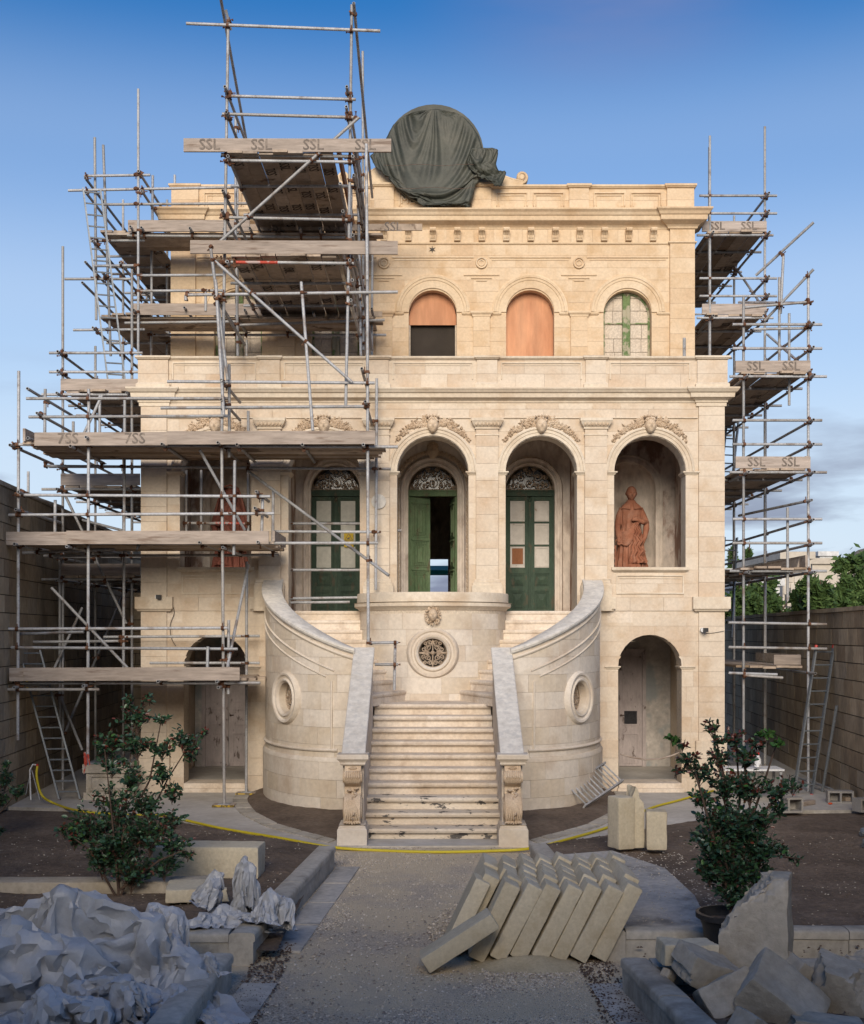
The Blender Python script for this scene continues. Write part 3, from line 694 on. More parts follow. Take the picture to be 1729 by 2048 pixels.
# floors, body
mbx = MB().box(-4.97, 4.97, 0.41, YU, 6.62, 6.92); mbx.build('terrace_slab', M['plaster'], villa)
MB().box(-4.97, 4.97, 0.0, 12.0, 2.92, FL).build('loggia_floor', M['step'], villa)
MB().box(-HW, HW, 6, 12.0, 10.85, 11.0).build('roof', M['core'], villa)
MB().box(-HW, HW, YU + .4, 6, 10.85, 11.0).build('roof', M['core'], villa)
for sgn in (-1, 1):
    a, b = sorted((sgn * (HW - .001), sgn * (HW - 0.35)))
    MB().box(a, b, 0.445, 12.0, 0, 6.9).build('side_wall', M['stone'], villa)
    MB().box(a, b, YU + .4, 12.0, 6.9, 10.85).build('side_wall', M['stone_up'], villa)
core(-4.65, 4.65, 0, 11.0, lambda s, z, d: Vector((s, 11.7 - d, z)), M['plaster'], villa, 'back_wall', [('rect', 0.17, 0, 0.24, FL, 4.72)], off=0, t=0.3)
# --- loggia interior: back wall with doors and niches
doors = [('arch', c, 0.47, uz(979)) for c in (-B, 0, B)]
NR = 0.53; NS = 5.48
niches = [('arch', c, NR, NS) for c in (CX[0], CX[4])]
core(-2.62, 2.62, FL, 6.62, flat(YU), M['plaster'], villa, 'loggia_wall', doors, off=0, t=0.25)
for sgn in (-1, 1):
    c = sgn * 2 * B; a, b = sorted((sgn * 2.95, sgn * 4.649))
    core(a, b, FL, 6.62, flat(YU), M['red_plaster'], villa, 'loggia_wall', [('arch', c, NR, NS)], off=0, t=0.1)
    def nic(u, v, c=c):
        a_ = math.pi * u
        if v < 0.6: return Vector((c - math.cos(a_) * NR, YU + math.sin(a_) * 0.34, 3.2 + (NS - 3.2) * v / 0.6))
        e = (v - 0.6) / 0.4 * math.pi / 2
        return Vector((c - math.cos(a_) * NR * math.cos(e), YU + math.sin(a_) * 0.34 * math.cos(e), NS + NR * math.sin(e)))
    MB().grid(nic, 16, 16).build('niche', M['plaster'], villa, smooth=180)
    mb = MB(); archring(mb, c, NS, YU, NR, [(0, 0), (0, 0.03), (0.03, 0.04), (0.06, 0.045), (0.09, 0.035), (0.12, 0.045), (0.14, 0.035), (0.145, 0)], jamb=FL, n=24); mb.build('niche_frame', M['plaster'], villa, smooth=35)
    MB().box(*sorted((sgn * 4.62, sgn * 4.648)), 0.41, YU, FL, 6.62).build('loggia_side_wall', M['red_plaster'], villa)
    MB().box(*sorted((sgn * 2.62, sgn * 2.95)), 0.41, YU + 0.2, FL, 6.62).build('partition_wall', M['red_plaster'], villa)
    # ground-floor recess
    MB().box(*sorted((sgn * 2.7, sgn * 2.9)), 0.44, 3.4, 0, 2.92).build('recess_side_wall', M['damp_plaster'], villa)
    MB().box(*sorted((sgn * 2.9, sgn * 4.64)), 2.9, 3.1, 0, 2.92).build('recess_wall', M['damp_plaster'], villa)
    MB().box(*sorted((sgn * 2.7, sgn * 4.64)), 0.5, 3.0, -0.02, 0.14).build('recess_floor', M['pave'], villa)
for c in (-B, 0, B):
    z = uz(979); mb = MB()
    archring(mb, c, z, YU, 0.47, [(0, 0), (0, 0.035), (0.03, 0.05), (0.05, 0.035), (0.08, 0.035), (0.10, 0.06), (0.13, 0.065), (0.15, 0.03), (0.15, 0)], jamb=FL, n=24)
    fr = mb.build('door_surround', M['plaster'], villa, smooth=35)
    if c == 0:       # leaf scales down both sides, carved crest over the arch
        mb = MB()
        for e in (-1, 1):
            zz = FL + 0.1
            while zz < z:
                mb.sphere((e * 0.68, YU - 0.01, zz), 0.058, 8, 6, (0.75, 0.55, 1.1)); zz += 0.085
            for k in range(12):
                a = R(90 - e * (14 + 72 * k / 11)); rosette(mb, (math.cos(a) * 0.70, YU - 0.02, z + math.sin(a) * 0.70), 0.055, 5)
                leaflet(mb, (math.cos(a) * 0.66, YU - 0.03, z + math.sin(a) * 0.66), a + 1.2 * e, 0.12, 0.04)
        mb.build('leaf_carving', M['carved'], fr, smooth=60)
        mb = MB(); head_mb(mb, (0, YU - 0.08, z + 0.72), 0.30, 0, -0.1, 'curls', seed=77); mb.build('door_mask', M['carved'], villa, smooth=60)

# doors
def panel(mb, x0, x1, z0, z1, Y, d=0.02, steps=2):
    for k in range(steps):
        i = 0.022 * k + 0.012
        frame_rect(mb, x0 + i, x1 - i, z0 + i, z1 - i, Y - 0.002 * k, 0.012, d)
def leaf_closed(door, x0, x1, z0, z1, Y, kinds):
    """one leaf: stiles and rails with three upper panels and two lower ones"""
    st = 0.07; H = z1 - z0
    rails = [0, 0.20, 0.225, 0.335, 0.375, 0.57, 0.59, 0.775, 0.79, 0.965, 1.0]
    mb = MB(); mb.box(x0, x0 + st, Y - 0.03, Y + 0.02, z0, z1); mb.box(x1 - st, x1, Y - 0.03, Y + 0.02, z0, z1)
    for a, b in ((0, 0.025), (0.185, 0.225), (0.335, 0.385), (0.570, 0.585), (0.770, 0.785), (0.965, 1.0)):
        mb.box(x0 + st, x1 - st, Y - 0.027, Y + 0.02, z0 + a * H, z0 + b * H)
    lf = mb.build('door_leaf', M['greenpaint'], door)
    for k, (a, b) in enumerate(((0.025, 0.185), (0.225, 0.335))):
        mb = MB(); mb.box(x0 + st, x1 - st, Y - 0.012, Y + 0.015, z0 + a * H, z0 + b * H); panel(mb, x0 + st, x1 - st, z0 + a * H, z0 + b * H, Y - 0.012, 0.014)
        cxp, czp = (x0 + x1) / 2, z0 + (a + b) / 2 * H; w = (x1 - x0) / 2 - st - 0.045; h = (b - a) * H / 2 - 0.045
        mb.add([(cxp - w, Y - .013, czp - h), (cxp + w, Y - .013, czp - h), (cxp + w, Y - .013, czp + h), (cxp - w, Y - .013, czp + h), (cxp - w * .3, Y - .04, czp), (cxp + w * .3, Y - .04, czp)], [(0, 1, 5, 4), (2, 3, 4, 5), (1, 2, 5), (3, 0, 4)])
        mb.build('panel', M['greenpaint'], lf)
    for k, (a, b) in enumerate(((0.385, 0.570), (0.585, 0.770), (0.785, 0.965))):
        kd = kinds[k]
        mb = MB(); mb.box(x0 + st, x1 - st, Y - 0.010, Y + 0.012, z0 + a * H, z0 + b * H)
        if kd != 'glass': frame_rect(mb, x0 + st + .005, x1 - st - .005, z0 + a * H + .005, z0 + b * H - .005, Y - 0.01, 0.03 if kd == 'brown' else 0.03, 0.014)
        mb.build('panel' if kd != 'glass' else 'pane', {'white': M['doorpanel'], 'glass': M['frosted'], 'brown': M['doorpanel']}[kd], lf)
        if kd == 'brown':
            MB().box(x0 + st + .03, x1 - st - .03, Y - 0.016, Y - .0105, z0 + a * H + .07, z0 + b * H - .01).build('patch_board', M['brownpanel'], lf)
Yd = YU + 0.16
for di, c in enumerate((-B, 0, B)):
    z = uz(979); zt = uz(991)
    dr = empty('door', (0, 0, 0)); dr.parent = villa
    mb = MB().box(c - 0.468, c + 0.468, Yd - 0.06, Yd + 0.05, zt, z); mb.box(c - 0.468, c + 0.468, Yd - 0.075, Yd - 0.06, z - 0.03, z)
    mb.box(c - .468, c - .445, Yd - .04, Yd + .05, FL, zt); mb.box(c + .445, c + .468, Yd - .04, Yd + .05, FL, zt)
    mb.build('door_frame', M['greenpaint'] if c else M['greenlight'], dr)
    MB().grid(lambda u, v, c=c: (c + (u - .5) * 0.92, Yd + 0.06, z + v * 0.46 * math.sin(math.pi * min(max(u, .001), .999)) ** .8), 16, 4).build('fanlight_glass', M['glassdark'], dr)
    mb = MB(); grille(mb, (c, Yd - 0.02, z + 0.005), 0.462, 0.0095, half=True, seed=di); mb.build('fanlight_grille', M['gilt'], dr)
    if c:
        kinds = (['glass'] * 3, ['glass'] * 3) if c < 0 else (['brown', 'white', 'white'], ['white'] * 3)
        leaf_closed(dr, c - 0.444, c - 0.022, FL + 0.02, zt - 0.01, Yd, kinds[0])
        leaf_closed(dr, c + 0.022, c + 0.444, FL + 0.02, zt - 0.01, Yd, kinds[1])
        MB().box(c - 0.024, c + 0.024, Yd - 0.05, Yd + 0.02, FL + 0.02, zt - 0.03).sphere((c, Yd - .05, zt - .07), .04, 8, 6).build('meeting_stile', M['greenpaint'], dr)
    else:
        for e, ang in ((-1, R(26)), (1, R(-80))):
            lf = empty('door_leaf', (0, 0, 0)); lf.parent = dr
            Mx = Matrix.Translation((e * 0.444, Yd, 0)) @ Matrix.Rotation(-ang * 1.0 if False else (ang if e < 0 else ang), 4, 'Z')
            w = 0.43; x0, x1 = (0, w) if e < 0 else (-w, 0)
            def TB(mb): mb.v = [Mx @ v for v in mb.v]; return mb
            H = zt - FL - 0.03; z0 = FL + 0.02
            TB(MB().box(x0, x1, -0.02, 0.02, z0, z0 + H)).build('leaf_board', M['greenlight'], lf)
            for a, b in ((0.02, 0.10), (0.13, 0.36), (0.39, 0.62), (0.65, 0.94)):
                mb = MB()
                for k in range(4): frame_rect(mb, x0 + .06 + .03 * k, x1 - .06 - .03 * k, z0 + (a * H) + .03 * k + .01, z0 + b * H - .03 * k - .01, -0.02 - 0.006 * (k % 2), 0.014, 0.014) if (b - a) * H > .06 * k + .1 else None
                mb.box(x0 + .03, x1 - .03, -0.05, -0.02, z0 + b * H + .005, z0 + b * H + .03)
                TB(mb).build('panel', M['greenlight'], lf)
# ground doors (mauve) with rope, plank
for sgn in (1, -1):
    c = sgn * 2 * B
    dr = empty('door', (0, 0, 0)); dr.parent = villa
    Yg = 2.9; z0 = 0.14; H = 2.22
    cx0 = c - 0.10 if sgn > 0 else c - 0.25
    MB().box(cx0 - 0.52, cx0 + 0.52, Yg - 0.05, Yg - .001, z0 + H, z0 + H + 0.07).box(cx0 + 0.46, cx0 + 0.53, Yg - .05, Yg - .001, z0, z0 + H).box(cx0 - 0.53, cx0 - 0.46, Yg - .05, Yg - .001, z0, z0 + H).build('door_frame', M['mauvepaint'], dr)
    for e in (-1, 1):
        x0, x1 = sorted((cx0 + e * 0.008, cx0 + e * 0.455)); mb = MB()
        mb.box(x0, x1, Yg - 0.035, Yg - .002, z0 + .01, z0 + H)
        lf = mb.build('door_leaf', M['mauvepaint'], dr)
        for a, b in ((0.03, 0.29), (0.36, 0.50), (0.56, 0.78), (0.81, 0.96)):
            mb = MB(); frame_rect(mb, x0 + 0.07, x1 - 0.07, z0 + a * H, z0 + b * H, Yg - 0.035, 0.02, 0.015); mb.build('panel_frame', M['mauvepaint'], lf)
            if sgn > 0 and e > 0 and abs(a - 0.36) < .01: MB().box(x0 + .1, x1 - .1, Yg - .040, Yg - .034, z0 + a * H + .03, z0 + b * H - .03).build('pane', M['glassdark'], lf)
    MB().sphere((cx0 + .04, Yg - .07, z0 + H * .45), .02, 8, 6).tube([(cx0 + .04, Yg - .04, z0 + H * .45), (cx0 + .10, Yg - .07, z0 + H * .45)], .008, 6).build('door_handle', M['iron'], dr)

# --- upper storey
su_ = M['stone_up']; mu = M['mould_up']
SU = uz(628); AU = 0.459
archesU = [('arch', c, AU, SU) for c in CX]
ZU0 = 6.9
zf0 = uz(487)
core(-HW, HW, ZU0, 10.86, flat(YU), M['mould_up'], villa, 'wall', archesU, t=0.35)
ms.clad(-4.52, 4.52, SU, uz(560), flat(YU), su_, ch=0.24, bl=0.45, holes=[('arch', c, 0.60, SU) for c in CX], seed=200)
ms.clad(-4.52, 4.52, uz(560), zf0, flat(YU), su_, ch=0.235, bl=0.5, seed=201)
ms.clad(-4.52, 4.52, zf0, uz(458), flat(YU), su_, ch=0.27, bl=0.467, seed=202, off=0.012, t=0.03)
for i, c in enumerate(CX):
    for e in (-1, 1):
        x_in = c + e * AU; x_out = c + e * (B / 2 - 0.15)
        if abs(x_out) > 4.4: x_out = e * 4.52
        a, b = sorted((x_in, x_out)); ms.clad(a, b, ZU0 + .1, SU, flat(YU), su_, ch=0.27, bl=0.5, seed=210 + i)
        a, b = sorted((c + e * (AU + .13), x_out)); mb = MB()
        wrap(mb, a, b, YU, YU + .02, [(0, SU - 0.03), (0.015, SU - 0.02), (0.035, SU), (0.035, SU + 0.03), (0, SU + 0.035)]); mb.build('impost', mu, villa)
    mb = MB(); archring(mb, c, SU + 0.035, YU, AU, [(0, -0.01), (0, 0.02), (0.14, 0.022), (0.145, 0.035), (0.19, 0.037), (0.195, 0.05), (0.235, 0.052), (0.24, 0.035), (0.262, 0.03), (0.265, 0)], n=36)
    mb.build('archivolt', mu, villa, smooth=35)
for x in PX:
    ms.clad(x - 0.16, x + 0.16, ZU0 + .1, SU - 0.03, flat(YU), su_, ch=0.29, bl=0.5, off=0.045, t=0.055, seed=220)
    mb = MB(); wrap(mb, x - 0.165, x + 0.165, YU - 0.045, YU, [(0, SU - 0.06), (0.01, SU - 0.055), (0.01, SU - 0.04), (0.02, SU - 0.02), (0.045, SU + 0.005), (0.045, SU + 0.04), (0, SU + 0.045)])
    mb.build('capital', mu, villa)
    # ring medallion and inverted stepped fillets in the spandrel
    mb = MB(); zc_ = uz(526)
    archring(mb, x, zc_, YU, 0.085, [(0, 0), (0, 0.03), (0.02, 0.035), (0.03, 0.02), (0.03, 0)], n=24, a0=0, a1=360)
    archring(mb, x, zc_, YU, 0.045, [(0, 0), (0, 0.02), (0.015, 0.02), (0.018, 0)], n=18, a0=0, a1=360)
    mb.build('ring_medallion', mu, villa, smooth=35)
    mb = MB()
    for k, (w, py) in enumerate(((0.34, 550), (0.20, 556), (0.10, 561))): mb.box(x - w, x + w, YU - 0.022, YU, uz(py) - 0.013, uz(py) + 0.009)
    mb.build('spandrel_fillet', mu, villa)
for sgn in (-1, 1):
    a3, b3 = sorted((sgn * 4.525, sgn * HW))
    ms.clad(a3, b3, ZU0 + .1, uz(487), flat(YU), su_, ch=0.30, bl=0.6, off=0.05, t=0.07, seed=230)
    ms.clad(a3, b3, uz(484), uz(458), flat(YU), su_, ch=0.27, bl=0.6, off=0.05, t=0.07, seed=231)
mb = MB(); wrap(mb, -4.52, 4.52, YU, YU + .02, [(0, zf0 - 0.025), (0.02, zf0 - 0.02), (0.03, zf0), (0.03, zf0 + 0.015), (0, zf0 + 0.018)]); mb.build('string_course', mu, villa)
for a, b in [(-4.5, PX[0] - .15), (PX[0] + .15, PX[1] - .15), (PX[1] + .15, PX[2] - .15), (PX[2] + .15, PX[3] - .15), (PX[3] + .15, 4.5)]:
    mb = MB(); mb.box(a, b, YU - 0.022, YU, uz(516), uz(513.5)); mb.box(a + .05, b - .05, YU - 0.012, YU, uz(521), uz(518.5)); mb.build('string_course', mu, villa)
for sgn in (-1, 1):
    a3, b3 = sorted((sgn * 4.52, sgn * 5.003)); mb = MB(); wrap(mb, a3, b3, YU - .05, YU + .3, [(0, zf0 - 0.02), (0.03, zf0), (0.03, zf0 + 0.02), (0, zf0 + 0.03)]); mb.build('string_course', mu, villa)
# modillions
me0 = None
for k in range(-9, 10):
    x = k * 0.467
    if abs(x) > 4.4: continue
    if me0 is None:
        mb = MB(); zt_, zb_ = uz(460), uz(484)
        prof = [(0, zt_), (-0.16, zt_), (-0.175, zt_ - 0.03), (-0.16, zt_ - 0.065), (-0.11, zt_ - 0.08), (-0.075, zt_ - 0.12), (-0.075, zt_ - 0.17), (-0.06, zb_ + 0.01), (-0.03, zb_), (0, zb_)]
        n = len(prof)
        for xx in (-0.058, 0.058): mb.v += [Vector((xx, y, z)) for y, z in prof]
        mb.f += [tuple(range(n)), tuple(reversed(range(n, 2 * n)))] + [(i, i + n, (i + 1) % n + n, (i + 1) % n) for i in range(n)]
        for xx in (-0.03, 0, 0.03): mb.tube([(xx, -0.165, zt_ - 0.02), (xx, -0.17, zt_ - 0.05), (xx, -0.12, zt_ - 0.085), (xx, -0.085, zt_ - 0.13), (xx, -0.08, zt_ - 0.18)], 0.011, 5)
        o = mb.build('modillion', mu, villa); me0 = o.data
    else:
        o = bpy.data.objects.new('modillion', me0); COL.objects.link(o); o.parent = villa
    o.location = (x, YU - 0.012, 0)
def cornice_up(hw0, hw1, Yf, wide):
    z0, z1 = uz(458), uz(425) + (0.004 if wide else 0)
    mb = MB(); h = z1 - z0; o_ = 0.27
    wrap(mb, hw0, hw1, Yf, YU + .5, [(0, z0 - 0.02), (0.02, z0 - 0.01), (0.03, z0 + 0.02), (0.06, z0 + 0.05), (0.10, z0 + 0.07), (0.17, z0 + h * 0.33), (0.18, z0 + h * 0.36), (0.185, z0 + h * .62), (0.205, z0 + h * .64), (0.23, z0 + h * .8), (o_, z0 + h * .92), (o_, z1), (0, z1 + 0.03)])
    mb.build('cornice', mu, villa)
cornice_up(-HW, HW, YU, False)
for sgn in (-1, 1):
    a, b = sorted((sgn * 4.50, sgn * 5.02)); cornice_up(a, b, YU - 0.06, True)
# roof parapet
zr0, zr1 = uz(424), uz(370)
ms.clad(-4.95, 4.95, zr0, zr1 - 0.07, flat(YU), su_, ch=0.22, bl=0.5, off=-0.01, seed=240)
core(-4.97, 4.97, zr0 - .05, zr1 - 0.05, flat(YU), mu, villa, 'parapet', off=-0.02, t=0.3)
coping(-4.96, 4.96, YU, zr1 - 0.07, zr1, mu, YU + .35)
for x, w, zz in [(-4.73, .26, 0), (-1.5 * B, .19, 0), (-0.5 * B, .19, .02), (0.5 * B, .19, .02), (1.5 * B, .19, 0), (4.73, .26, 0)]:
    ms.clad(x - w, x + w, zr0, zr1 - .075 + zz, flat(YU), su_, ch=0.22, bl=0.7, off=0.04, t=0.06, seed=241)
    coping(x - w, x + w, YU - .042, zr1 - .068 + zz, zr1 + .006 + zz, mu, YU + .33)
for c in CX:
    for e in ((-1, 1) if abs(c) > .1 else (0,)):
        x = c + e * 0.35; w = 0.30 if e else 0.65
        mb = MB(); frame_rect(mb, x - w, x + w, uz(414), uz(385), YU + .01, 0.02, 0.028, 'tlr'); frame_rect(mb, x - w + .05, x + w - .05, uz(414), uz(390), YU + .01, 0.015, 0.018, 'tlr')
        mb.build('parapet_panel_frame', mu, villa)
# windows
for i, c in enumerate(CX):
    wn = empty('window', (0, 0, 0)); wn.parent = villa; Yw = YU + 0.2
    def arcpanel(z0, z1, name, mt, Y=Yw, rr=AU - .003):
        v, f, _ = solid(piece(c - rr, c + rr, z0, z1, top=lambda s: SU + math.sqrt(max(0, rr * rr - (s - c) ** 2)), ds=0.06), flat(Y), 0, 0.02)
        return mesh_obj(name, v, f, mt, wn)
    if i == 2:
        arcpanel(uz(645), 10, 'plywood_sheet', M['plywood']); MB().box(c - AU, c + AU, Yw + 0.1, Yw + .12, ZU0, uz(640)).build('mesh_screen', M['blinds'], wn)
        for e in (-1, 1): MB().box(*sorted((c + e * AU, c + e * (AU - .03))), Yw - .02, Yw + .02, ZU0, uz(646)).build('window_frame', M['core'], wn)
    elif i == 3: arcpanel(ZU0, 10, 'plywood_sheet', M['plywood'])
    else:
        w_ms = []
        arcpanel(ZU0, 10, 'blocking_mortar', M['core'], Yw + .03)
        cour = [ZU0 + .05, uz(700), uz(673), uz(645), uz(617), uz(592), uz(570)]
        for a, b in zip(cour[:-1], cour[1:]):
            for x0, x1 in ((-0.42, -0.08), (0.08, 0.42)):
                xs = [x0, (x0 + x1) / 2 + random.uniform(-.05, .05), x1] if random.random() < .6 else [x0, x1]
                for p, q in zip(xs[:-1], xs[1:]):
                    rr = AU - .035
                    qd = piece(c + p + .004, c + q - .004, a + .005, b - .005, top=lambda s: SU + math.sqrt(max(0, rr * rr - (s - c) ** 2)), ds=.06)
                    if qd:
                        v, f, _ = solid(qd, flat(Yw), 0.01, 0.03); mesh_obj('brick', v, f, M['core'], wn)
        gm = bpy.data.materials.get('flaking_green_frame') or mat('flaking_green_frame', [(0.10,0.16,0.06),(0.16,0.21,0.09)], noise_scale=4, fine=20, stain=(0.42,0.36,0.27), stain_scale=5, stain_pos=(0.44,0.5), island=0.1)
        mb = MB().box(c - .07, c - .012, Yw - .04, Yw, ZU0, SU + .42).box(c + .012, c + .07, Yw - .041, Yw, ZU0, SU + .42).box(c - .012, c + .012, Yw - .03, Yw, ZU0, SU + .40)
        archring(mb, c, SU, Yw, AU - .045, [(0, 0), (0, .03), (.04, .03), (.04, 0)], jamb=ZU0, n=20)
        mb.box(c - .42, c + .42, Yw - .025, Yw, SU - .15, SU - .125)
        mb.build('window_frame', gm, wn)
# flat dark star painted for the shade in the vent hole; letters
mb = MB(); pts = []
for k in range(12):
    a = R(90 + 30 * k); rr = 0.075 if k % 2 == 0 else 0.022; pts.append((math.cos(a) * rr - .01, YU - 0.0165, uz(499) + math.sin(a) * rr))
mb.add(pts + [(-.01, YU - .0165, uz(499))], [(k, (k + 1) % 12, 12) for k in range(12)]); mb.build('star_vent_shade', M['dark'], villa)
def text_mesh(txt, size, ext=0.0):
    cu = bpy.data.curves.new('lettering', 'FONT'); cu.body = txt; cu.size = size; cu.extrude = ext; cu.align_x = 'CENTER'; cu.align_y = 'CENTER'; cu.resolution_u = 2; cu.offset = 0.012 if ext == 0 else 0
    to = bpy.data.objects.new('lettering', cu); COL.objects.link(to); bpy.context.view_layer.update()
    me = bpy.data.meshes.new_from_object(to.evaluated_get(bpy.context.evaluated_depsgraph_get())); bpy.data.objects.remove(to); return me
me = text_mesh('MD', 0.21, 0.02); me.transform(Matrix.Rotation(R(90), 4, 'X')); me.materials.append(mu)
o = bpy.data.objects.new('date_lettering', me); COL.objects.link(o); o.parent = villa; o.location = (W(818, 400, YU).x, YU - 0.005, uz(401))
# central attic with scrolls
MB().box(-0.80, 0.80, YU - .01, YU + .3, zr1 + .003, zr1 + 0.36).build('attic_block', mu, villa)
mb = MB(); n = 24
mb.v += [Vector((math.cos(math.pi * k / n) * 0.78, YU - .03, zr1 + .45 + math.sin(math.pi * k / n) * 0.80)) for k in range(n + 1)]
mb.v += [v + Vector((0, .3, 0)) for v in mb.v[:n + 1]]
mb.f += [tuple(reversed(range(n + 1))), tuple(range(n + 1, 2 * n + 2))] + [(k, k + 1, k + n + 2, k + n + 1) for k in range(n)] + [(0, n + 1, 2 * n + 1, n)]
mb.build('attic_pediment', mu, villa)
for sgn in (-1, 1):
    mb = MB(); z0 = zr1 + .02; wid = 0.16
    pts = []
    for k in range(15):
        t = k / 14; x = 0.82 + 0.90 * t; z = z0 + 0.44 * (1 - t) ** 1.7 + 0.045
        pts.append((x, z))
    for k in range(len(pts) - 1):
        (xa, za), (xb, zb) = pts[k], pts[k + 1]
        vs = [(sgn * xa, YU, z0 - .02), (sgn * xb, YU, z0 - .02), (sgn * xb, YU, zb), (sgn * xa, YU, za)]
        vs += [(x, YU + wid, z) for x, y, z in vs]
        mb.add(vs, [(0, 1, 2, 3), (7, 6, 5, 4), (3, 2, 6, 7), (1, 5, 6, 2), (0, 3, 7, 4)])
    mb.tube([(sgn * x, YU + .03, z + .01) for x, z in pts], 0.035, 6)
    sp = spiral_pts((sgn * 1.70, YU + .03, z0 + .14), 0.115, 1.4, -math.pi / 2, sgn, 26, 0.2)
    mb.tube(sp, 0.030, 6); mb.tube([p + Vector((0, .12, 0)) for p in sp], 0.030, 6)
    mb.v += []; mb.tube([(sgn * 1.70, YU - .01, z0 + .14), (sgn * 1.70, YU + .18, z0 + .14)], 0.05, 16)
    mb.build('scroll', mu, villa, smooth=45)
# wall plaque, camera pair, cable
mb = MB(); mb.tube([(W(758, 1003, -.06).x, -.10, fz(1004)), (W(758, 1003, -.06).x, -.055, fz(1004))], 0.125, 24); mb.build('round_plaque', M['cap_stone'], villa)
ms.flush()
# ================================================================== THE STAIRCASE
stair = empty('staircase', (0, 0, 0), 'double curved stone staircase with central flight rising to the loggia', 'staircase')
mst = Masonry(stair, 250)
RS = 0.165; YN0 = -4.87; TR = 0.30
def nose_prof(z, h):   # (out, z) nosing over a recessed riser
    return [(-0.068, z - h), (-0.068, z - 0.085), (-0.05, z - 0.08), (-0.045, z - 0.062), (-0.005, z - 0.056), (0.004, z - 0.03), (0.0, z - 0.008), (-0.012, z)]
for k in range(10):
    z = RS * (k + 1); Y = YN0 + TR * k; w = 0.90
    Yb = Y + TR + 0.12 if k < 9 else -0.9
    pr = nose_prof(z, RS)
    mb = MB(); mb.sweep([((-w, Y, 0), (0, -1, 0), (0, 0, 1)), ((w, Y, 0), (0, -1, 0), (0, 0, 1))], [(-(Yb - Y), z - RS)] + pr + [(-(Yb - Y), z)], closed=True)
    mb.build('step', M['step_black'] if k < 3 else M['step'], stair)
RD = 1.25
def ell(t, grow=0.0):
    """outer wall line on the right side; t = 0 at the front end, 1 at the facade"""
    a = math.pi / 2 * t
    c = 1.17; A_, B_ = 1.66, 2.65
    p = Vector((c + A_ * math.sin(a), -B_ * math.cos(a), 0))
    n = Vector((B_ * math.sin(a), -A_ * math.cos(a), 0)).normalized()
    return p + n * grow, n
def ray_out(th):
    d = Vector((math.sin(th), -math.cos(th), 0)); best = None
    for k in range(201):
        p, n = ell(k / 200, -0.22)
        ang = math.atan2(p.x, -p.y)
        if best is None or abs(ang - th) < best[0]: best = (abs(ang - th), p.length)
    r = best[1]
    if d.x * r < 0.93: pass
    return r
for sgn in (-1, 1):
    for k in range(9):
        th0 = R(20 + 8.6 * k); z = 1.65 + (FL - 1.65) * (k + 1) / 9; h = (FL - 1.65) / 9
        n = 7; mb = MB(); path = []
        # nosing sweep along the radial edge
        r1 = ray_out(th0)
        d = Vector((sgn * math.sin(th0), -math.cos(th0), 0)); nn = Vector((sgn * -math.cos(th0), -math.sin(th0), 0))
        pr = nose_prof(z, h)
        mb.sweep([(d * (RD - .03), nn, (0, 0, 1)), (d * r1, nn, (0, 0, 1))], [(-0.25, z - h)] + pr + [(-0.25, z)], closed=True)
        ths = [th0 + (R(91) - th0) * j / n for j in range(n + 1)]
        vs = []
        for t_ in ths:
            dd = Vector((sgn * math.sin(t_), -math.cos(t_), 0)); ro = ray_out(t_)
            off_ = Vector((sgn * math.cos(th0), math.sin(th0), 0)) * 0.02 if t_ == th0 else Vector((0, 0, 0))
            vs += [dd * (RD - .03) + off_ + Vector((0, 0, z - .001)), dd * ro + off_ + Vector((0, 0, z - .001))]
        fs = [(2 * j, 2 * j + 1, 2 * j + 3, 2 * j + 2) for j in range(n)]
        m0 = len(vs); vs += [v - Vector((0, 0, h + .02)) for v in vs]
        fs += [(2 * j + m0, 2 * j + 2 + m0, 2 * j + 3 + m0, 2 * j + 1 + m0) for j in range(n)] + [(0, 1, 1 + m0, m0)]
        mb.add(vs, fs); mb.build('step', M['step'], stair)
# drum
MB().box(-0.90, 0.90, -2.0, -0.85, 0, 1.60).build('landing_core', M['step'], stair)
cyl = lambda Rr: (lambda s, z, d: Vector((math.sin(s / Rr) * (Rr + d), -math.cos(s / Rr) * (Rr + d), z)))
zo = EYE + (HY - 1306) * 19.72 / FPX
hc = [('circ', 0.0, zo, 0.245)]
S_ = RD * math.pi / 2
mst.clad(-S_, S_, 1.5, 3.06, cyl(RD), M['stair_stone'], ch=0.26, bl=0.55, holes=[('circ', 0, zo, 0.30)], ds=0.09, seed=300, vis=1.2)
core(-S_, S_, 1.4, FL + .1, cyl(RD), M['core'], stair, 'drum_wall', hc, t=0.25, ds=0.09)
MB().grid(lambda u, v: (math.sin((u - .5) * math.pi) * 0.85, -math.cos((u - .5) * math.pi) * 0.85, 1.5 + 1.5 * v), 20, 1).build('drum_shade_lining', M['dark'], stair)  # lining coloured near-black as the shade behind the oculus
def curved_mould(prof, Rr, name, a0=-90, a1=90, n=40, mt=None, back=True):
    mb = MB(); path = []
    if back: path.append(((-Rr, .05, 0), (-1, 0, 0), (0, 0, 1)))
    for k in range(n + 1):
        a = R(a0 + (a1 - a0) * k / n); d = Vector((math.sin(a), -math.cos(a), 0)); path.append((d * Rr, d, (0, 0, 1)))
    if back: path.append(((Rr, .05, 0), (1, 0, 0), (0, 0, 1)))
    mb.sweep(path, prof, closed=True); return mb.build(name, mt or M['mould'], stair, smooth=35)
zl = FL + 0.03
curved_mould([(-.2, zl - 0.04), (0.0, zl - 0.04), (0.015, zl - 0.03), (0.03, zl - 0.005), (0.07, zl + 0.015), (0.09, zl + 0.03), (0.09, zl + 0.085), (0.10, zl + .09), (-.2, zl + 0.10)], RD, 'balcony_ledge')
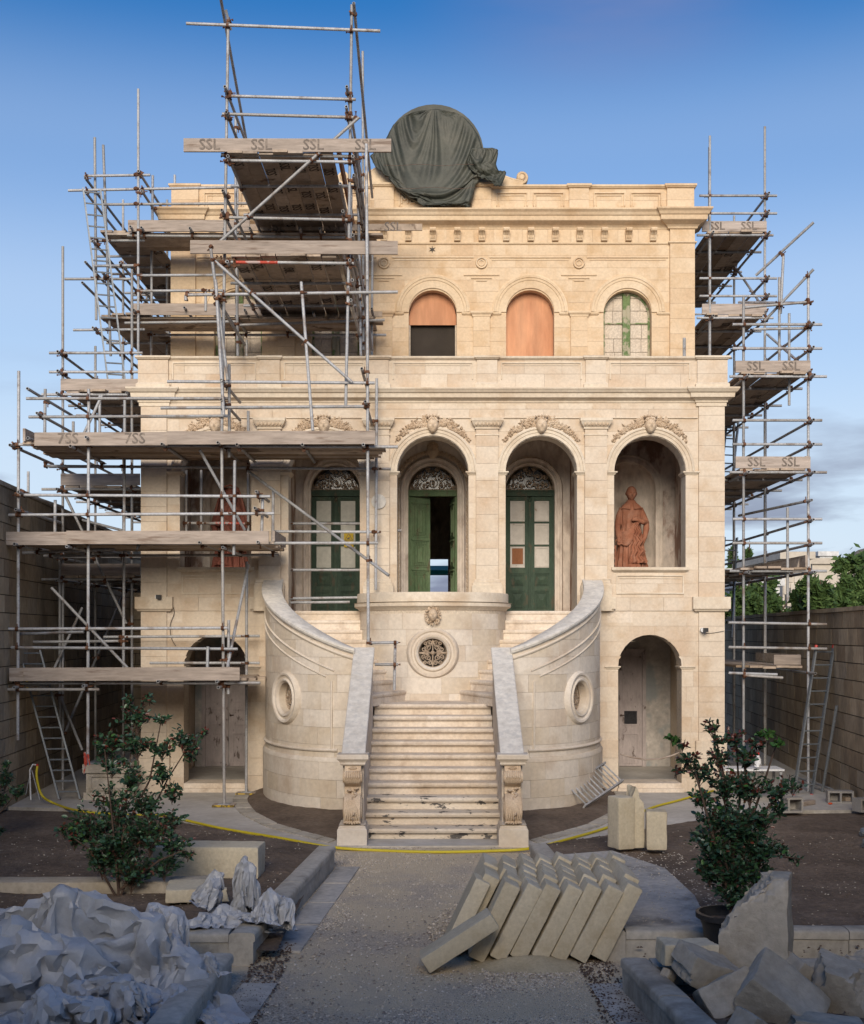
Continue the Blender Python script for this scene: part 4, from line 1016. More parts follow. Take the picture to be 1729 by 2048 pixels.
curved_mould([(-0.25, zl + .101), (0.045, zl + .101), (0.045, zl + 0.24), (0.035, zl + 0.255), (-0.25, zl + 0.26)], RD, 'balcony_parapet', mt=M['cap_stone'] if False else M['mould'])
def ring(mb, c, r, prof, nrm, ux, uy, n=40):
    path = []
    for k in range(n + 1):
        a = 2 * math.pi * k / n; d = ux * math.cos(a) + uy * math.sin(a); path.append((Vector(c) + d * r, d, nrm))
    mb.sweep(path, prof, caps=False)
ux, uy, nr = Vector((1, 0, 0)), Vector((0, 0, 1)), Vector((0, -1, 0))
mb = MB(); ring(mb, (0, -RD + .0, zo), 0.235, [(0.01, -0.22), (0, -0.20), (0, 0.0), (0.03, 0.035), (0.05, 0.04), (0.07, 0.012), (0.10, 0.012), (0.12, 0.03), (0.15, 0.032), (0.175, 0.0), (0.19, -.06)], nr, ux, uy)
mb.build('oculus_surround', M['stair_stone'], stair, smooth=35)
mb = MB(); grille(mb, (0, -RD + 0.06, zo), 0.235, 0.0095, seed=5); mb.build('oculus_grille', M['gilt'], stair, smooth=60)
mb = MB(); zlh = EYE + (HY - 1230) * 19.7 / FPX
head_mb(mb, (0, -RD - .06, zlh), 0.21, 0, 0.0, 'mane', ears=False, seed=3, lion=True)
for sx in (-1, 1): mb.sphere((sx * 0.06, -RD - .06, zlh + .095), 0.028, 7, 5, (1, .6, 1.1))
mb.build('lion_head', M['carved'], stair, smooth=60)
# curved outer walls
NT = 120
LS = [0.0]
for k in range(NT): LS.append(LS[-1] + (ell((k + 1) / NT)[0] - ell(k / NT)[0]).length)
LT = LS[-1]
def s2t(s):
    s = min(max(s, 0), LT)
    lo = 0
    for k in range(NT):
        if LS[k + 1] >= s: return (k + (s - LS[k]) / (LS[k + 1] - LS[k])) / NT
    return 1.0
def capz(t): return 2.50 + (3.66 - 2.50) * (max(0.0, t) ** 1.15)
so = None
for k in range(400):
    s = LT * k / 400; p, n = ell(s2t(s)); px = VX + p.x * FPX / (p.y - CY)
    if px >= 1160: so = s; break
zov = EYE + (HY - 1395) * (ell(s2t(so))[0].y - CY) / FPX
for sgn in (-1, 1):
    def mp(s, z, d, sgn=sgn):
        p, n = ell(s2t(s)); q = p + n * d; return Vector((sgn * q.x, q.y, z))
    top = lambda s: capz(s2t(s)) - 0.08
    class FlipM(Masonry): pass
    before = len(mst.items)
    mst.clad(0, LT, 0, 3.7, mp, M['stair_stone'], ch=0.262, bl=0.62, holes=[('circ', so, zov, 0.29)], top=top, ds=0.14, seed=310 + sgn)
    if sgn < 0:
        mst.items[before:] = [(a, v, [tuple(reversed(f_)) for f_ in f], m) for a, v, f, m in mst.items[before:]]
    v, f, a = solid(piece(0, LT, 0, 3.7, [('circ', so, zov, 0.245)], top, 0.14), mp, -0.012, 0.22)
    mesh_obj('curved_wall', v, f, M['core'], stair)
    # cap, upper band moulding, panel mouldings, plinth
    def cm(prof, name, mt, t0=0.0, t1=1.0, zf=None, n=36, smooth=40):
        mb = MB(); path = []
        for k in range(n + 1):
            t = t0 + (t1 - t0) * k / n; p, nn = ell(t); path.append(((sgn * p.x, p.y, (zf(t) if zf else 0)), (sgn * nn.x, nn.y, 0), (0, 0, 1)))
        mb.sweep(path, prof, closed=True); mb.build(name, mt, stair, smooth=smooth)
    cm([(-0.27, -0.075), (0.02, -0.075), (0.03, -0.06), (0.05, -0.055), (0.055, -0.035), (0.065, -0.03), (0.065, 0.0), (0.05, 0.012), (-0.25, 0.012), (-0.27, 0.0)], 'parapet_cap', M['cap_stone'], zf=capz)
    cm([(-0.02, -0.02), (0.02, -0.02), (0.028, 0), (0.01, 0.02), (-0.02, 0.02)], 'band_moulding', M['stair_stone'], t0=.0, zf=lambda t: capz(t) - 0.14)
    cm([(-0.02, -0.014), (0.018, -0.014), (0.022, 0), (0.0, 0.014), (-0.02, 0.014)], 'band_moulding', M['stair_stone'], t0=.12, zf=lambda t: capz(t) - 0.42)
    cm([(-0.02, -0.012), (0.014, -0.012), (0.018, 0), (0.0, 0.012), (-0.02, 0.012)], 'panel_moulding', M['stair_stone'], t0=.17, t1=.96, zf=lambda t: capz(t) - 0.56)
    cm([(-0.02, -0.02), (0.025, -0.02), (0.035, 0), (0.02, 0.02), (-0.02, 0.03)], 'panel_moulding', M['stair_stone'], t0=.10, t1=1, zf=lambda t: 0.98)
    cm([(-0.02, -0.02), (0.045, -0.02), (0.045, 0.0), (0.02, 0.05), (-0.02, 0.06)], 'plinth_moulding', M['stair_stone'], zf=lambda t: 0.82)
    mst_b = len(mst.items)
    mst.clad(0, LT, 0, 0.80, mp, M['stair_stone'], ch=0.27, bl=0.6, off=0.04, t=0.05, ds=0.14, seed=320 + sgn)
    if sgn < 0: mst.items[mst_b:] = [(a, v, [tuple(reversed(f_)) for f_ in f], m) for a, v, f, m in mst.items[mst_b:]]
    p, nn = ell(0.135); zt_ = capz(.135) - .6
    mb = MB(); tan = Vector((sgn * nn.y, -sgn * nn.x * sgn, 0))
    pc = Vector((sgn * p.x, p.y, 0)); nv = Vector((sgn * nn.x, nn.y, 0)); tv = Vector((-nv.y, nv.x, 0))
    mb.sweep([(pc + Vector((0, 0, 0.98)), tv, nv), (pc + Vector((0, 0, zt_)), tv, nv)], [(-0.014, -.01), (-0.014, .02), (0, .028), (.014, .02), (.014, -.01)])
    mb.build('panel_moulding', M['stair_stone'], stair)
    p, nn = ell(s2t(so)); nv = Vector((sgn * nn.x, nn.y, 0)); hv = Vector((-nv.y, nv.x, 0)); c = Vector((sgn * p.x, p.y, zov))
    mb = MB(); ring(mb, c, 0.235, [(0.01, -0.24), (0, -0.2), (0, 0.0), (0.03, 0.035), (0.05, 0.04), (0.07, 0.015), (0.10, 0.015), (0.12, 0.04), (0.15, 0.045), (0.18, 0.01), (0.19, -.06)], nv, hv, Vector((0, 0, 1)))
    mb.build('oculus_surround', M['stair_stone'], stair, smooth=35)
    mb = MB(); grille(mb, c - nv * 0.13, 0.235, 0.0095, ax=(hv, Vector((0, 0, 1))), seed=6); mb.build('oculus_grille', M['gilt'], stair, smooth=60)
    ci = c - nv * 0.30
    mb = MB(); mb.add([ci + hv * math.cos(a_) * .3 + Vector((0, 0, 1)) * math.sin(a_) * .3 for a_ in [2 * math.pi * k / 20 for k in range(20)]], [tuple(range(20))]); mb.build('oculus_shade_disc', M['dark'], stair)  # dark disc painted as the shade behind the round window
    # straight parapets of the front flight
    X0, X1 = 0.90, 1.17; Ya, Yb_ = -5.02, -2.55; za, zb = 1.17, 2.50
    slope = lambda y: za + (zb - za) * (y - Ya) / (Yb_ - Ya)
    for fx_, dirn in ((X0, -1), (X1, 1)):
        mp2 = (lambda s, z, d, fx_=fx_, dirn=dirn, sgn=sgn: Vector((sgn * (fx_ + dirn * d), s, z)))
        mb0 = len(mst.items)
        mst.clad(Ya, Yb_, 0, 2.6, mp2, M['stair_stone'], ch=0.262, bl=0.55, top=lambda s: slope(s) - 0.06, off=-0.002, t=.02, ds=0.3, seed=330)
    MB().add([(sgn * x, y, z) for x in (X0 + .012, X1 - .012) for y, z in ((Ya, 0), (Yb_, 0), (Yb_, zb - .06), (Ya, za - .06))], [(0, 1, 2, 3), (7, 6, 5, 4), (0, 4, 5, 1), (2, 6, 7, 3), (0, 3, 7, 4), (1, 5, 6, 2)]).build('parapet_core', M['core'], stair)
    mb = MB(); e = 0.02
    mb.sweep([((sgn * (X0 + X1) / 2, Ya - 0.02, za), (1, 0, 0), (0, 0, 1)), ((sgn * (X0 + X1) / 2, Yb_ + .05, zb + .02), (1, 0, 0), (0, 0, 1))],
             [(-.14, -.06), (.14, -.06), (.155, -.045), (.155, -.005), (.145, .005), (-.145, .005), (-.155, -.005), (-.155, -.045)], closed=True)
    mb.build('parapet_cap', M['cap_stone'], stair)
    # console: cap block, S-scroll, flowers, pedestal
    xc = sgn * 1.035
    mb = MB(); wrap(mb, xc - .15, xc + .15, Ya - .14, Ya + .1, [(0, za - 0.14), (0.015, za - 0.125), (0.015, za - 0.10), (0.03, za - .08), (0.055, za - .055), (0.055, za - .01), (0.04, za + .005)])
    mb.box(xc - .2, xc + .2, Ya - .19, Ya + .12, za - .012, za + .006)
    mb.build('console_cap', M['stair_stone'], stair)
    con = empty('console', (0, 0, 0)); con.parent = stair
    prof = []
    def arc(cy, cz, r, a0, a1, n=10): return [(cy + math.cos(R(a0 + (a1 - a0) * k / n)) * r, cz + math.sin(R(a0 + (a1 - a0) * k / n)) * r) for k in range(n + 1)]
    y0 = Ya - .06
    prof = [(y0 + .16, za - .14), (y0 - .06, za - .14)] + arc(y0 - .10, za - .29, .085, 75, 250, 8) + [(y0 - .03, za - .42), (y0 - .04, za - .52)] + arc(y0 - .04, .46, .21, 100, 255, 10) + [(y0 + .16, .27)]
    n = len(prof); mb = MB()
    for xx in (xc - .105, xc + .105): mb.v += [Vector((xx, y, z)) for y, z in prof]
    mb.f += [tuple(range(n)), tuple(reversed(range(n, 2 * n)))] + [(i, i + n, (i + 1) % n + n, (i + 1) % n) for i in range(n)]
    mb.build('console_body', M['carved'], con, smooth=40)
    mb = MB()
    for sx in (-1, 1):
        for cy_, cz_, rr in ((y0 - .10, za - .29, .08), (y0 - .03, .46, .17)):
            mb.tube(spiral_pts((xc + sx * .108, cy_, cz_), rr, 1.8, 0, 1, 30, .12, (Vector((0, 1, 0)), Vector((0, 0, 1)))), .016, 5)
    mb.tube([(xc - .125, y0 - .10, za - .29), (xc + .125, y0 - .10, za - .29)], .07, 14)
    mb.build('volute', M['carved'], con, smooth=60)
    mb = MB(); rg = random.Random(5)
    for k in range(6): rosette(mb, (xc + rg.uniform(-.02, .02), y0 - .06 - .03 * k, za - .47 - .055 * k), .040, 6); 
    for k in range(16):
        leaflet(mb, (xc, y0 - .075 - .012 * k, za - .45 - .022 * k), rg.uniform(0, 6.28), .085, .022, .03)
    for k in range(7):
        fk = (k - 3) / 3
        mb.tube([(xc + fk * .02, y0 - .20, .60), (xc + fk * .06, y0 - .255, .48), (xc + fk * .085, y0 - .235, .36), (xc + fk * .10, y0 - .17, .285)], [.006, .015, .015, .008], 5)
        mb.tube([(xc + fk * .03, y0 - .15, .33), (xc + fk * .07, y0 - .22, .32), (xc + fk * .11, y0 - .24, .29 + .02 * abs(fk))], [.012, .018, .010], 5)
        mb.tube([(xc + fk * .085, y0 - .15, za - .20), (xc + fk * .085, y0 - .195, za - .28), (xc + fk * .075, y0 - .15, za - .36)], [.008, .013, .008], 5)
        leaflet(mb, (xc + fk * .015, y0 - .075, za - .15), R(-90 + fk * 50), .06, .014, .012)
    mb.build('flower_drop', M['carved'], con, smooth=60)
    mb = MB(); wrap(mb, xc - .19, xc + .19, Ya - .30, Ya + .15, [(0, -.02), (0, .22), (-.015, .235), (-.015, .255), (-.04, .275), (-.06, .28)])
    mb.box(xc - .14, xc + .14, Ya - .25, Ya + .15, .2, .282)
    mb.build('console_pedestal', M['stair_stone'], stair)
    MB().box(sgn * .9, sgn * 1.17, Ya + .0, Yb_, -.02, .0) 
mst.flush()
# ================================================================== GROUND
def gravel_material():
    m = mat('garden_gravel', [(0.34,0.275,0.21),(0.52,0.44,0.35),(0.66,0.58,0.47)], noise_scale=42, fine=70, fine_amt=0.5, stain=(0.68,0.56,0.39), stain_scale=0.7, stain_pos=(0.42,0.54), stain_amt=0.9, island=0, bump=1.0, bump_dist=0.02)
    return m
M['gravel'] = gravel_material()
M['pebble'] = mat('gravel_stones', [(0.22,0.18,0.15),(0.44,0.38,0.31),(0.62,0.55,0.47),(0.54,0.45,0.33)], noise_scale=10, fine=60, island=0.95, bump=0)
M['sand'] = mat('stone_dust', [(0.36,0.30,0.19),(0.44,0.37,0.25),(0.48,0.42,0.30)], noise_scale=3, fine=40, fine_amt=0.15, island=0, bump=0.5)
M['slab'] = mat('dusty_slab', [(0.33,0.32,0.30),(0.45,0.42,0.38),(0.52,0.48,0.42)], noise_scale=2.2, fine=14, fine_amt=0.2, stain=(0.12,0.11,0.10), stain_scale=1.9, stain_pos=(0.52,0.66), stain_amt=0.7, island=0, bump=0.4)
def st(o): o['kind'] = 'structure'; return o
st(MB().add([(-900, -300, -.03), (900, -300, -.03), (900, 1200, -.03), (-900, 1200, -.03)], [(0, 1, 2, 3)]).build('ground', M['soil']))
def relief(name, x0, x1, y0, y1, zf, nx, ny, mt):
    return MB().grid(lambda u, v: (x0 + (x1 - x0) * u, y0 + (y1 - y0) * v, zf(x0 + (x1 - x0) * u, y0 + (y1 - y0) * v)), nx, ny).build(name, mt, smooth=180)
nz3 = lambda x, y, s, a: noise.noise(Vector((x * s, y * s, 3.7))) * a
st(relief('gravel_path', -3.2, 3.2, -21, -4.4, lambda x, y: -0.002 + nz3(x, y, .8, .012) + nz3(x, y, 4, .004) , 60, 150, M['gravel']))
oL = [G(-60, 1612), G(0, 1616), G(170, 1620), G(300, 1635), G(400, 1654), G(500, 1674), G(600, 1688), G(668, 1696)]
oR = [G(1066, 1694), G(1130, 1686), G(1225, 1672), G(1320, 1655), G(1420, 1640), G(1560, 1624), G(1735, 1622), G(1800, 1620)]
edge_ = [Vector((p.x, p.y, 0)) for p in oL + oR]
poly = [(-9, edge_[0].y, .022)] + [(p.x, p.y, .022) for p in edge_] + [(9, edge_[-1].y, .022), (9, 13, .022), (-9, 13, .022)]
st(mesh_obj('pavement', [Vector(p) for p in poly], [tuple(range(len(poly)))], M['pave']))
MBk = MB()
for a, b in zip(poly[:-3], poly[1:-2]): MBk.add([a, b, (b[0], b[1], -.03), (a[0], a[1], -.03)], [(0, 3, 2, 1)])
st(MBk.build('pavement_edge', M['kerb']))
def edge_y(x):
    pts = edge_
    if x <= pts[0].x: return pts[0].y
    for a, b in zip(pts[:-1], pts[1:]):
        if a.x <= x <= b.x: return a.y + (b.y - a.y) * (x - a.x) / (b.x - a.x)
    return pts[-1].y
def soilz(x, y):
    z = 0.09 + nz3(x, y, 1.1, .035) + nz3(x, y, 5, .018) + nz3(x, y, 17, .008)
    dy = edge_y(x) - y
    if dy < 0.35: z = min(z, -0.02 + 0.11 * max(dy, 0) / 0.35 + nz3(x, y, 6, .02)) if dy > 0 else -0.06
    return z
st(relief('soil_bed', -7.2, -1.30, -10.78, -3.3, soilz, 90, 110, M['soil']))
st(relief('soil_bed', 1.28, 7.4, -10.7, -3.3, soilz, 90, 110, M['soil']))
st(relief('soil_bed', -7.2, -1.72, -14.5, -11.7, lambda x, y: 0.13 + nz3(x, y, 2, .03), 40, 30, M['soil']))
st(relief('soil_bed', 1.60, 7.2, -14.5, -11.75, lambda x, y: 0.12 + nz3(x, y, 2, .03) + nz3(x, y, 12, .015), 60, 40, M['soil']))
# pale dusty slab in the right-hand bed
sl = [G(1075, 1712, .17), G(1225, 1700, .17), G(1330, 1735, .17), G(1390, 1790, .17), G(1420, 1852, .17), G(1205, 1856, .17)]
st(mesh_obj('dusty_slab', [Vector((p.x, p.y, .165)) for p in sl] + [Vector((p.x, p.y, .02)) for p in sl], [tuple(range(6))[::-1]] + [(i, (i + 1) % 6, (i + 1) % 6 + 6, i + 6) for i in range(6)], M['slab']))
# inner planting ring and its border of pavers
for sgn in (-1, 1):
    inn = [(505, 1583), (493, 1600), (510, 1624), (560, 1650), (620, 1666), (672, 1680)]
    P_ = [G(a, b, .03) for a, b in inn]
    if sgn > 0: P_ = [Vector((-p.x, p.y, p.z)) for p in P_]
    def innf(t):
        k = min(int(t * 5), 4); f = t * 5 - k; return P_[k].lerp(P_[k + 1], f)
    def ringz(u, v):
        t = u; a = innf(t); b, n_ = ell(1 - t * .95); bb = Vector((sgn * b.x, b.y, 0)) if True else b
        p = a.lerp(Vector((bb.x, bb.y, 0)), v)
        return (p.x, p.y, .026 + .07 * math.sin(v * math.pi * .5) + nz3(p.x, p.y, 5, .02) * v)
    st(MB().grid(ringz, 30, 14).build('soil_ring', M['soil'], smooth=180))
    for k in range(12):
        t0, t1 = k / 12 + .004, (k + 1) / 12 - .004
        a, b = innf(t0), innf(t1); c_ = Vector((0, -1.0, 0)); da = (a - c_).normalized() * .24; db = (b - c_).normalized() * .24
        h = Vector((0, 0, .035 + random.uniform(0, .006))); z = Vector((0, 0, -.02))
        q = [a, b, b + db, a + da]; q = [Vector((v.x, v.y, 0)) for v in q]
        pv = mesh_obj('paver', [v + h for v in q] + [v + z for v in q], [(0, 1, 2, 3), (0, 4, 5, 1), (1, 5, 6, 2), (2, 6, 7, 3), (3, 7, 4, 0)], M['kerb'])
        pv.parent = bpy.data.objects['pavement']
# kerbs of the raised beds
kprof = [(0, -.03), (0, .185), (.014, .192), (.014, .240), (.006, .255), (-.015, .263), (-.10, .267), (-.18, .262), (-.20, .248), (-.20, .0)]
def kerb(name_pts, label):
    k_ = empty('raised_kerb', (0, 0, 0), label, 'kerb', 'low stone kerbs round the garden beds')
    for (x0, y0), (x1, y1), nx, ny in name_pts:
        L_ = math.hypot(x1 - x0, y1 - y0); n = max(1, round(L_ / 0.95)); d = Vector((x1 - x0, y1 - y0, 0)) / L_
        if (x1 - x0) * ny - (y1 - y0) * nx < 0: pass
        for i in range(n):
            a = Vector((x0, y0, 0)) + d * (L_ * i / n + .003); b = Vector((x0, y0, 0)) + d * (L_ * (i + 1) / n - .003)
            j = random.uniform(-.004, .004)
            o = MB().sweep([(a, (nx, ny, 0), (0, 0, 1)), (a.lerp(b, .5) + Vector((0, 0, random.uniform(-.003, .003))), (nx, ny, 0), (0, 0, 1)), (b + Vector((0, 0, j)), (nx, ny, 0), (0, 0, 1))], kprof, closed=True).build('kerb_stone', M['kerb'], k_, smooth=50)
kerb([((-1.145, -6.72), (-1.485, -10.88), 1, 0.08), ((-1.685, -10.88), (-7.2, -10.88), 0, -1)], 'low stone kerb round the soil bed with the small heap of white sacks')
kerb([((1.15, -6.55), (1.41, -10.78), -1, 0.06), ((1.61, -10.78), (7.2, -10.78), 0, -1)], 'low stone kerb behind the leaning stack of pale blocks')
kerb([((-1.56, -11.5), (-1.70, -14.6), 1, 0.05), ((-1.76, -11.5), (-7.2, -11.5), 0, 1)], 'nearest low kerb holding the big pile of white sacks')
kerb([((1.45, -11.63), (1.78, -14.6), -1, 0.1), ((1.65, -11.63), (7.2, -11.63), 0, 1)], 'nearest low kerb in front of the broken limestone lumps')
# flagstones beside the kerbs
for sgn in (-1, 1):
    for k in range(9):
        y0 = -6.7 - .95 * k; y1 = y0 - .92; xk = lambda y: 1.145 + (-6.7 - y) * .075 - .02
        if -11.5 < (y0 + y1) / 2 < -10.9: continue
        q = [Vector((sgn * xk(y0), y0, 0)), Vector((sgn * (xk(y0) - .27), y0, 0)), Vector((sgn * (xk(y1) - .27), y1, 0)), Vector((sgn * xk(y1), y1, 0))]
        if sgn > 0 and k < 4: continue
        h = Vector((0, 0, .012 + random.uniform(0, .006)))
        o = mesh_obj('flagstone', [v + h for v in q] + [v - Vector((0, 0, .03)) for v in q], [(0, 1, 2, 3), (0, 4, 5, 1), (1, 5, 6, 2), (2, 6, 7, 3), (3, 7, 4, 0)], M['slab']); o.parent = bpy.data.objects['gravel_path']
# loose gravel, soil crumbs, dust
def scatter(name, n, region, size, zf, mt, seed, flatn=.55):
    rg = random.Random(seed); vs = []; fs = []
    for i in range(n):
        r_ = region(rg)
        if r_ is None: continue
        x, y = r_; z = zf(x, y); s = size * rg.uniform(.5, 1.5); a = rg.uniform(0, 6.28); b = len(vs)
        for k in range(4):
            t = a + math.pi / 2 * k + rg.uniform(-.3, .3); vs.append((x + math.cos(t) * s, y + math.sin(t) * s, z - s * .1))
        vs.append((x + rg.uniform(-.3, .3) * s, y + rg.uniform(-.3, .3) * s, z + s * flatn * rg.uniform(.7, 1.4)))
        fs += [(b, b + 1, b + 4), (b + 1, b + 2, b + 4), (b + 2, b + 3, b + 4), (b + 3, b, b + 4)]
    o = mesh_obj(name, vs, fs, mt); o['kind'] = 'stuff'; return o
def reg_path(rg):
    t = rg.random() ** 1.9; y = -12.9 + t * 7.6; x = rg.uniform(-1.5, 1.45)
    if noise.noise(Vector((x * .55, y * .5, 9.1))) > -.02 and rg.random() < .85: return None
    return x, y
scatter('gravel', 42000, reg_path, .0105, lambda x, y: .002, M['pebble'], 1)
def reg_soil(rg):
    x = rg.uniform(-6.5, 6.5); y = rg.uniform(-10.6, -4.6)
    if abs(x) < 1.4 or (1.2 < x < 3.1 and y < -6): return None
    return (x, y) if edge_y(x) - y > .2 else None
scatter('soil_crumbs', 16000, reg_soil, .010, lambda x, y: soilz(x, y), M['soil'], 2)
scatter('pale_chips', 1500, reg_soil, .010, lambda x, y: soilz(x, y) + .004, M['rubble'], 3)
def reg_slab(rg): return rg.uniform(1.3, 2.9), rg.uniform(-10.4, -6.6)
scatter('stone_chips', 900, reg_slab, .010, lambda x, y: .166, M['rubble'], 4)
scatter('dry_debris', 2500, lambda rg: (rg.choice([rg.uniform(-1.5, -1.2), rg.uniform(1.2, 1.5), rg.uniform(1.7, 4.5)]), rg.uniform(-12.8, -10.2)), .011, lambda x, y: .012 if abs(x) < 1.6 else .14, M['bark'], 5)
MB().grid(lambda u, v: (0.30 + 1.0 * u, -11.15 + .75 * v, .004 + .085 * (math.sin(math.pi * u) * math.sin(math.pi * v)) ** 1.2 * (1 + .5 * noise.noise(Vector((u * 6, v * 5, 1)))) + .012 * abs(noise.noise(Vector((u * 20, v * 15, 4)))) - .012), 40, 30).build('dust_heap', M['sand'], smooth=180)
tag(bpy.data.objects['dust_heap'], kind='stuff')

# ================================================================== GARDEN WALLS
def garden_wall(sgn, x_at, slope, h, d0, d1, label):
    gw = empty('garden_wall', (0, 0, 0), label, 'garden wall')
    mg = Masonry(gw, 290)
    X = lambda s: x_at + slope * (s - 21)
    mp = lambda s, z, d: Vector((sgn * (X(s) - d), s + CY, z))
    if sgn < 0: mp_ = mp
    ch = .285
    mg.clad(18.6, 27.5, 0, h, mp, M['garden_wall'], ch=ch, bl=.62, jo=.008, t=.05, seed=400 + sgn, vis=3)
    mg.clad(27.5, 36, 0, h, mp, M['garden_wall'], ch=ch, bl=.62, jo=.008, t=.05, seed=402 + sgn, vis=.5)
    mg.clad(6, 18.6, 0, h, mp, M['garden_wall'], ch=ch, bl=1.2, jo=.008, t=.05, seed=404 + sgn, vis=.2)
    if sgn > 0: mg.items = [(a, v, [tuple(reversed(f)) for f in f_], m) for a, v, f_, m in mg.items]
    mg.flush()
    v, f, a = solid(piece(6, 36, 0, h - .01), mp, -.025, .35); mesh_obj('wall_core', v, f, M['wall_core'], gw)
    mb = MB()
    n = 24
    for i in range(n):
        s0, s1 = 6 + 30 * i / n + .005, 6 + 30 * (i + 1) / n - .005
        a, b = X(s0), X(s1)
        mb = MB().add([(sgn * (a - .03), s0 + CY, h), (sgn * (a + .4), s0 + CY, h), (sgn * (b + .4), s1 + CY, h), (sgn * (b - .03), s1 + CY, h)] + [(sgn * (a - .03), s0 + CY, h + .07), (sgn * (a + .4), s0 + CY, h + .07), (sgn * (b + .4), s1 + CY, h + .07), (sgn * (b - .03), s1 + CY, h + .07)],
                 [(3, 2, 1, 0), (4, 5, 6, 7), (0, 1, 5, 4), (1, 2, 6, 5), (2, 3, 7, 6), (3, 0, 4, 7)]); mb.build('coping_stone', M['garden_wall'], gw)
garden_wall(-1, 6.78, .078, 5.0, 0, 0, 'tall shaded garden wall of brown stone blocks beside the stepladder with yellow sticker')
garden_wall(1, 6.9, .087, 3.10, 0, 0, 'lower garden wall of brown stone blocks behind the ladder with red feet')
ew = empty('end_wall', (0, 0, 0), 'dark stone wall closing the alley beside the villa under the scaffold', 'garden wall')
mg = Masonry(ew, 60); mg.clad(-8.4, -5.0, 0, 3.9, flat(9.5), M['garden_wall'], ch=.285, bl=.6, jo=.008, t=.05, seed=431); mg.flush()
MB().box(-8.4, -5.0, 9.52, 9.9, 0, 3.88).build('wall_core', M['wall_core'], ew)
# unseen house added behind the viewpoint, sized to keep the beds in shade
hb = empty('added_shade_house', (0, 0, 0), 'unseen plain house mass added behind the viewpoint to shade the garden', 'house')
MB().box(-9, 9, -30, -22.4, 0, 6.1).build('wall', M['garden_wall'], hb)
MB().box(-9.3, 9.3, -30.3, -22.3, 6.1, 6.4).build('roof', M['garden_wall'], hb)
for i in range(5):
    for k in range(2):
        o = MB().box(-7.2 + 3.3 * i, -5.9 + 3.3 * i, -22.4, -22.34, .9 + 2.8 * k, 2.5 + 2.8 * k).build('window', M['glassdark'], hb)
# ================================================================== SCAFFOLDS
TR_ = 0.0242
def unit_tube():
    mb = MB(); n = 10
    for z in (0, 1):
        for r in (1.0, 0.78):
            for k in range(n):
                a = 2 * math.pi * k / n; mb.v.append(Vector((math.cos(a) * r * TR_, math.sin(a) * r * TR_, z)))
    for k in range(n):
        k2 = (k + 1) % n
        mb.f += [(k, k2, 2 * n + k2, 2 * n + k), (n + k2, n + k, 3 * n + k, 3 * n + k2), (k2, k, n + k, n + k2), (2 * n + k, 2 * n + k2, 3 * n + k2, 3 * n + k)]
    me = bpy.data.meshes.new('tube'); me.from_pydata([tuple(v) for v in mb.v], [], mb.f)
    me.materials.append(M['galv']); me.shade_smooth(); me.set_sharp_from_angle(angle=R(40)); return me
TUBE = unit_tube(); TUBER = TUBE.copy(); TUBER.materials[0] = M['redtube']
def coupler_mesh():
    mb = MB(); r = TR_ + .008
    mb.tube([(0, 0, -.022), (0, 0, .022)], r, 8)
    mb.tube([(-.022, r + TR_, 0), (.022, r + TR_, 0)], r, 8)
    mb.tube([(r + .002, -.02, 0), (r + .05, -.02, .004)], .009, 5)
    mb.tube([(r + .042, -.02, 0), (r + .056, -.02, 0)], .017, 6)
    mb.tube([(0, r + TR_ - .01, r - .005), (0, r + TR_ - .01, r + .048)], .009, 5)
    mb.box(-.03, .03, .0, .045, -.02, .02)
    me = bpy.data.meshes.new('coupler'); me.from_pydata([tuple(v) for v in mb.v], [], mb.f); me.materials.append(M['rust']); return me
COUP = coupler_mesh()
SSL = {}
def ssl(parent, loc, size, rot, txt='SSL', ink='ink'):
    if (txt, ink) not in SSL: me = text_mesh(txt, 1.0); me.materials.append(M[ink]); SSL[(txt, ink)] = me
    o = bpy.data.objects.new('stencil_lettering', SSL[(txt, ink)]); COL.objects.link(o); o.parent = parent
    o.matrix_local = parent.matrix_basis.inverted() @ Matrix.Translation(loc) @ rot @ Matrix.Diagonal((size, size, size, 1)); return o
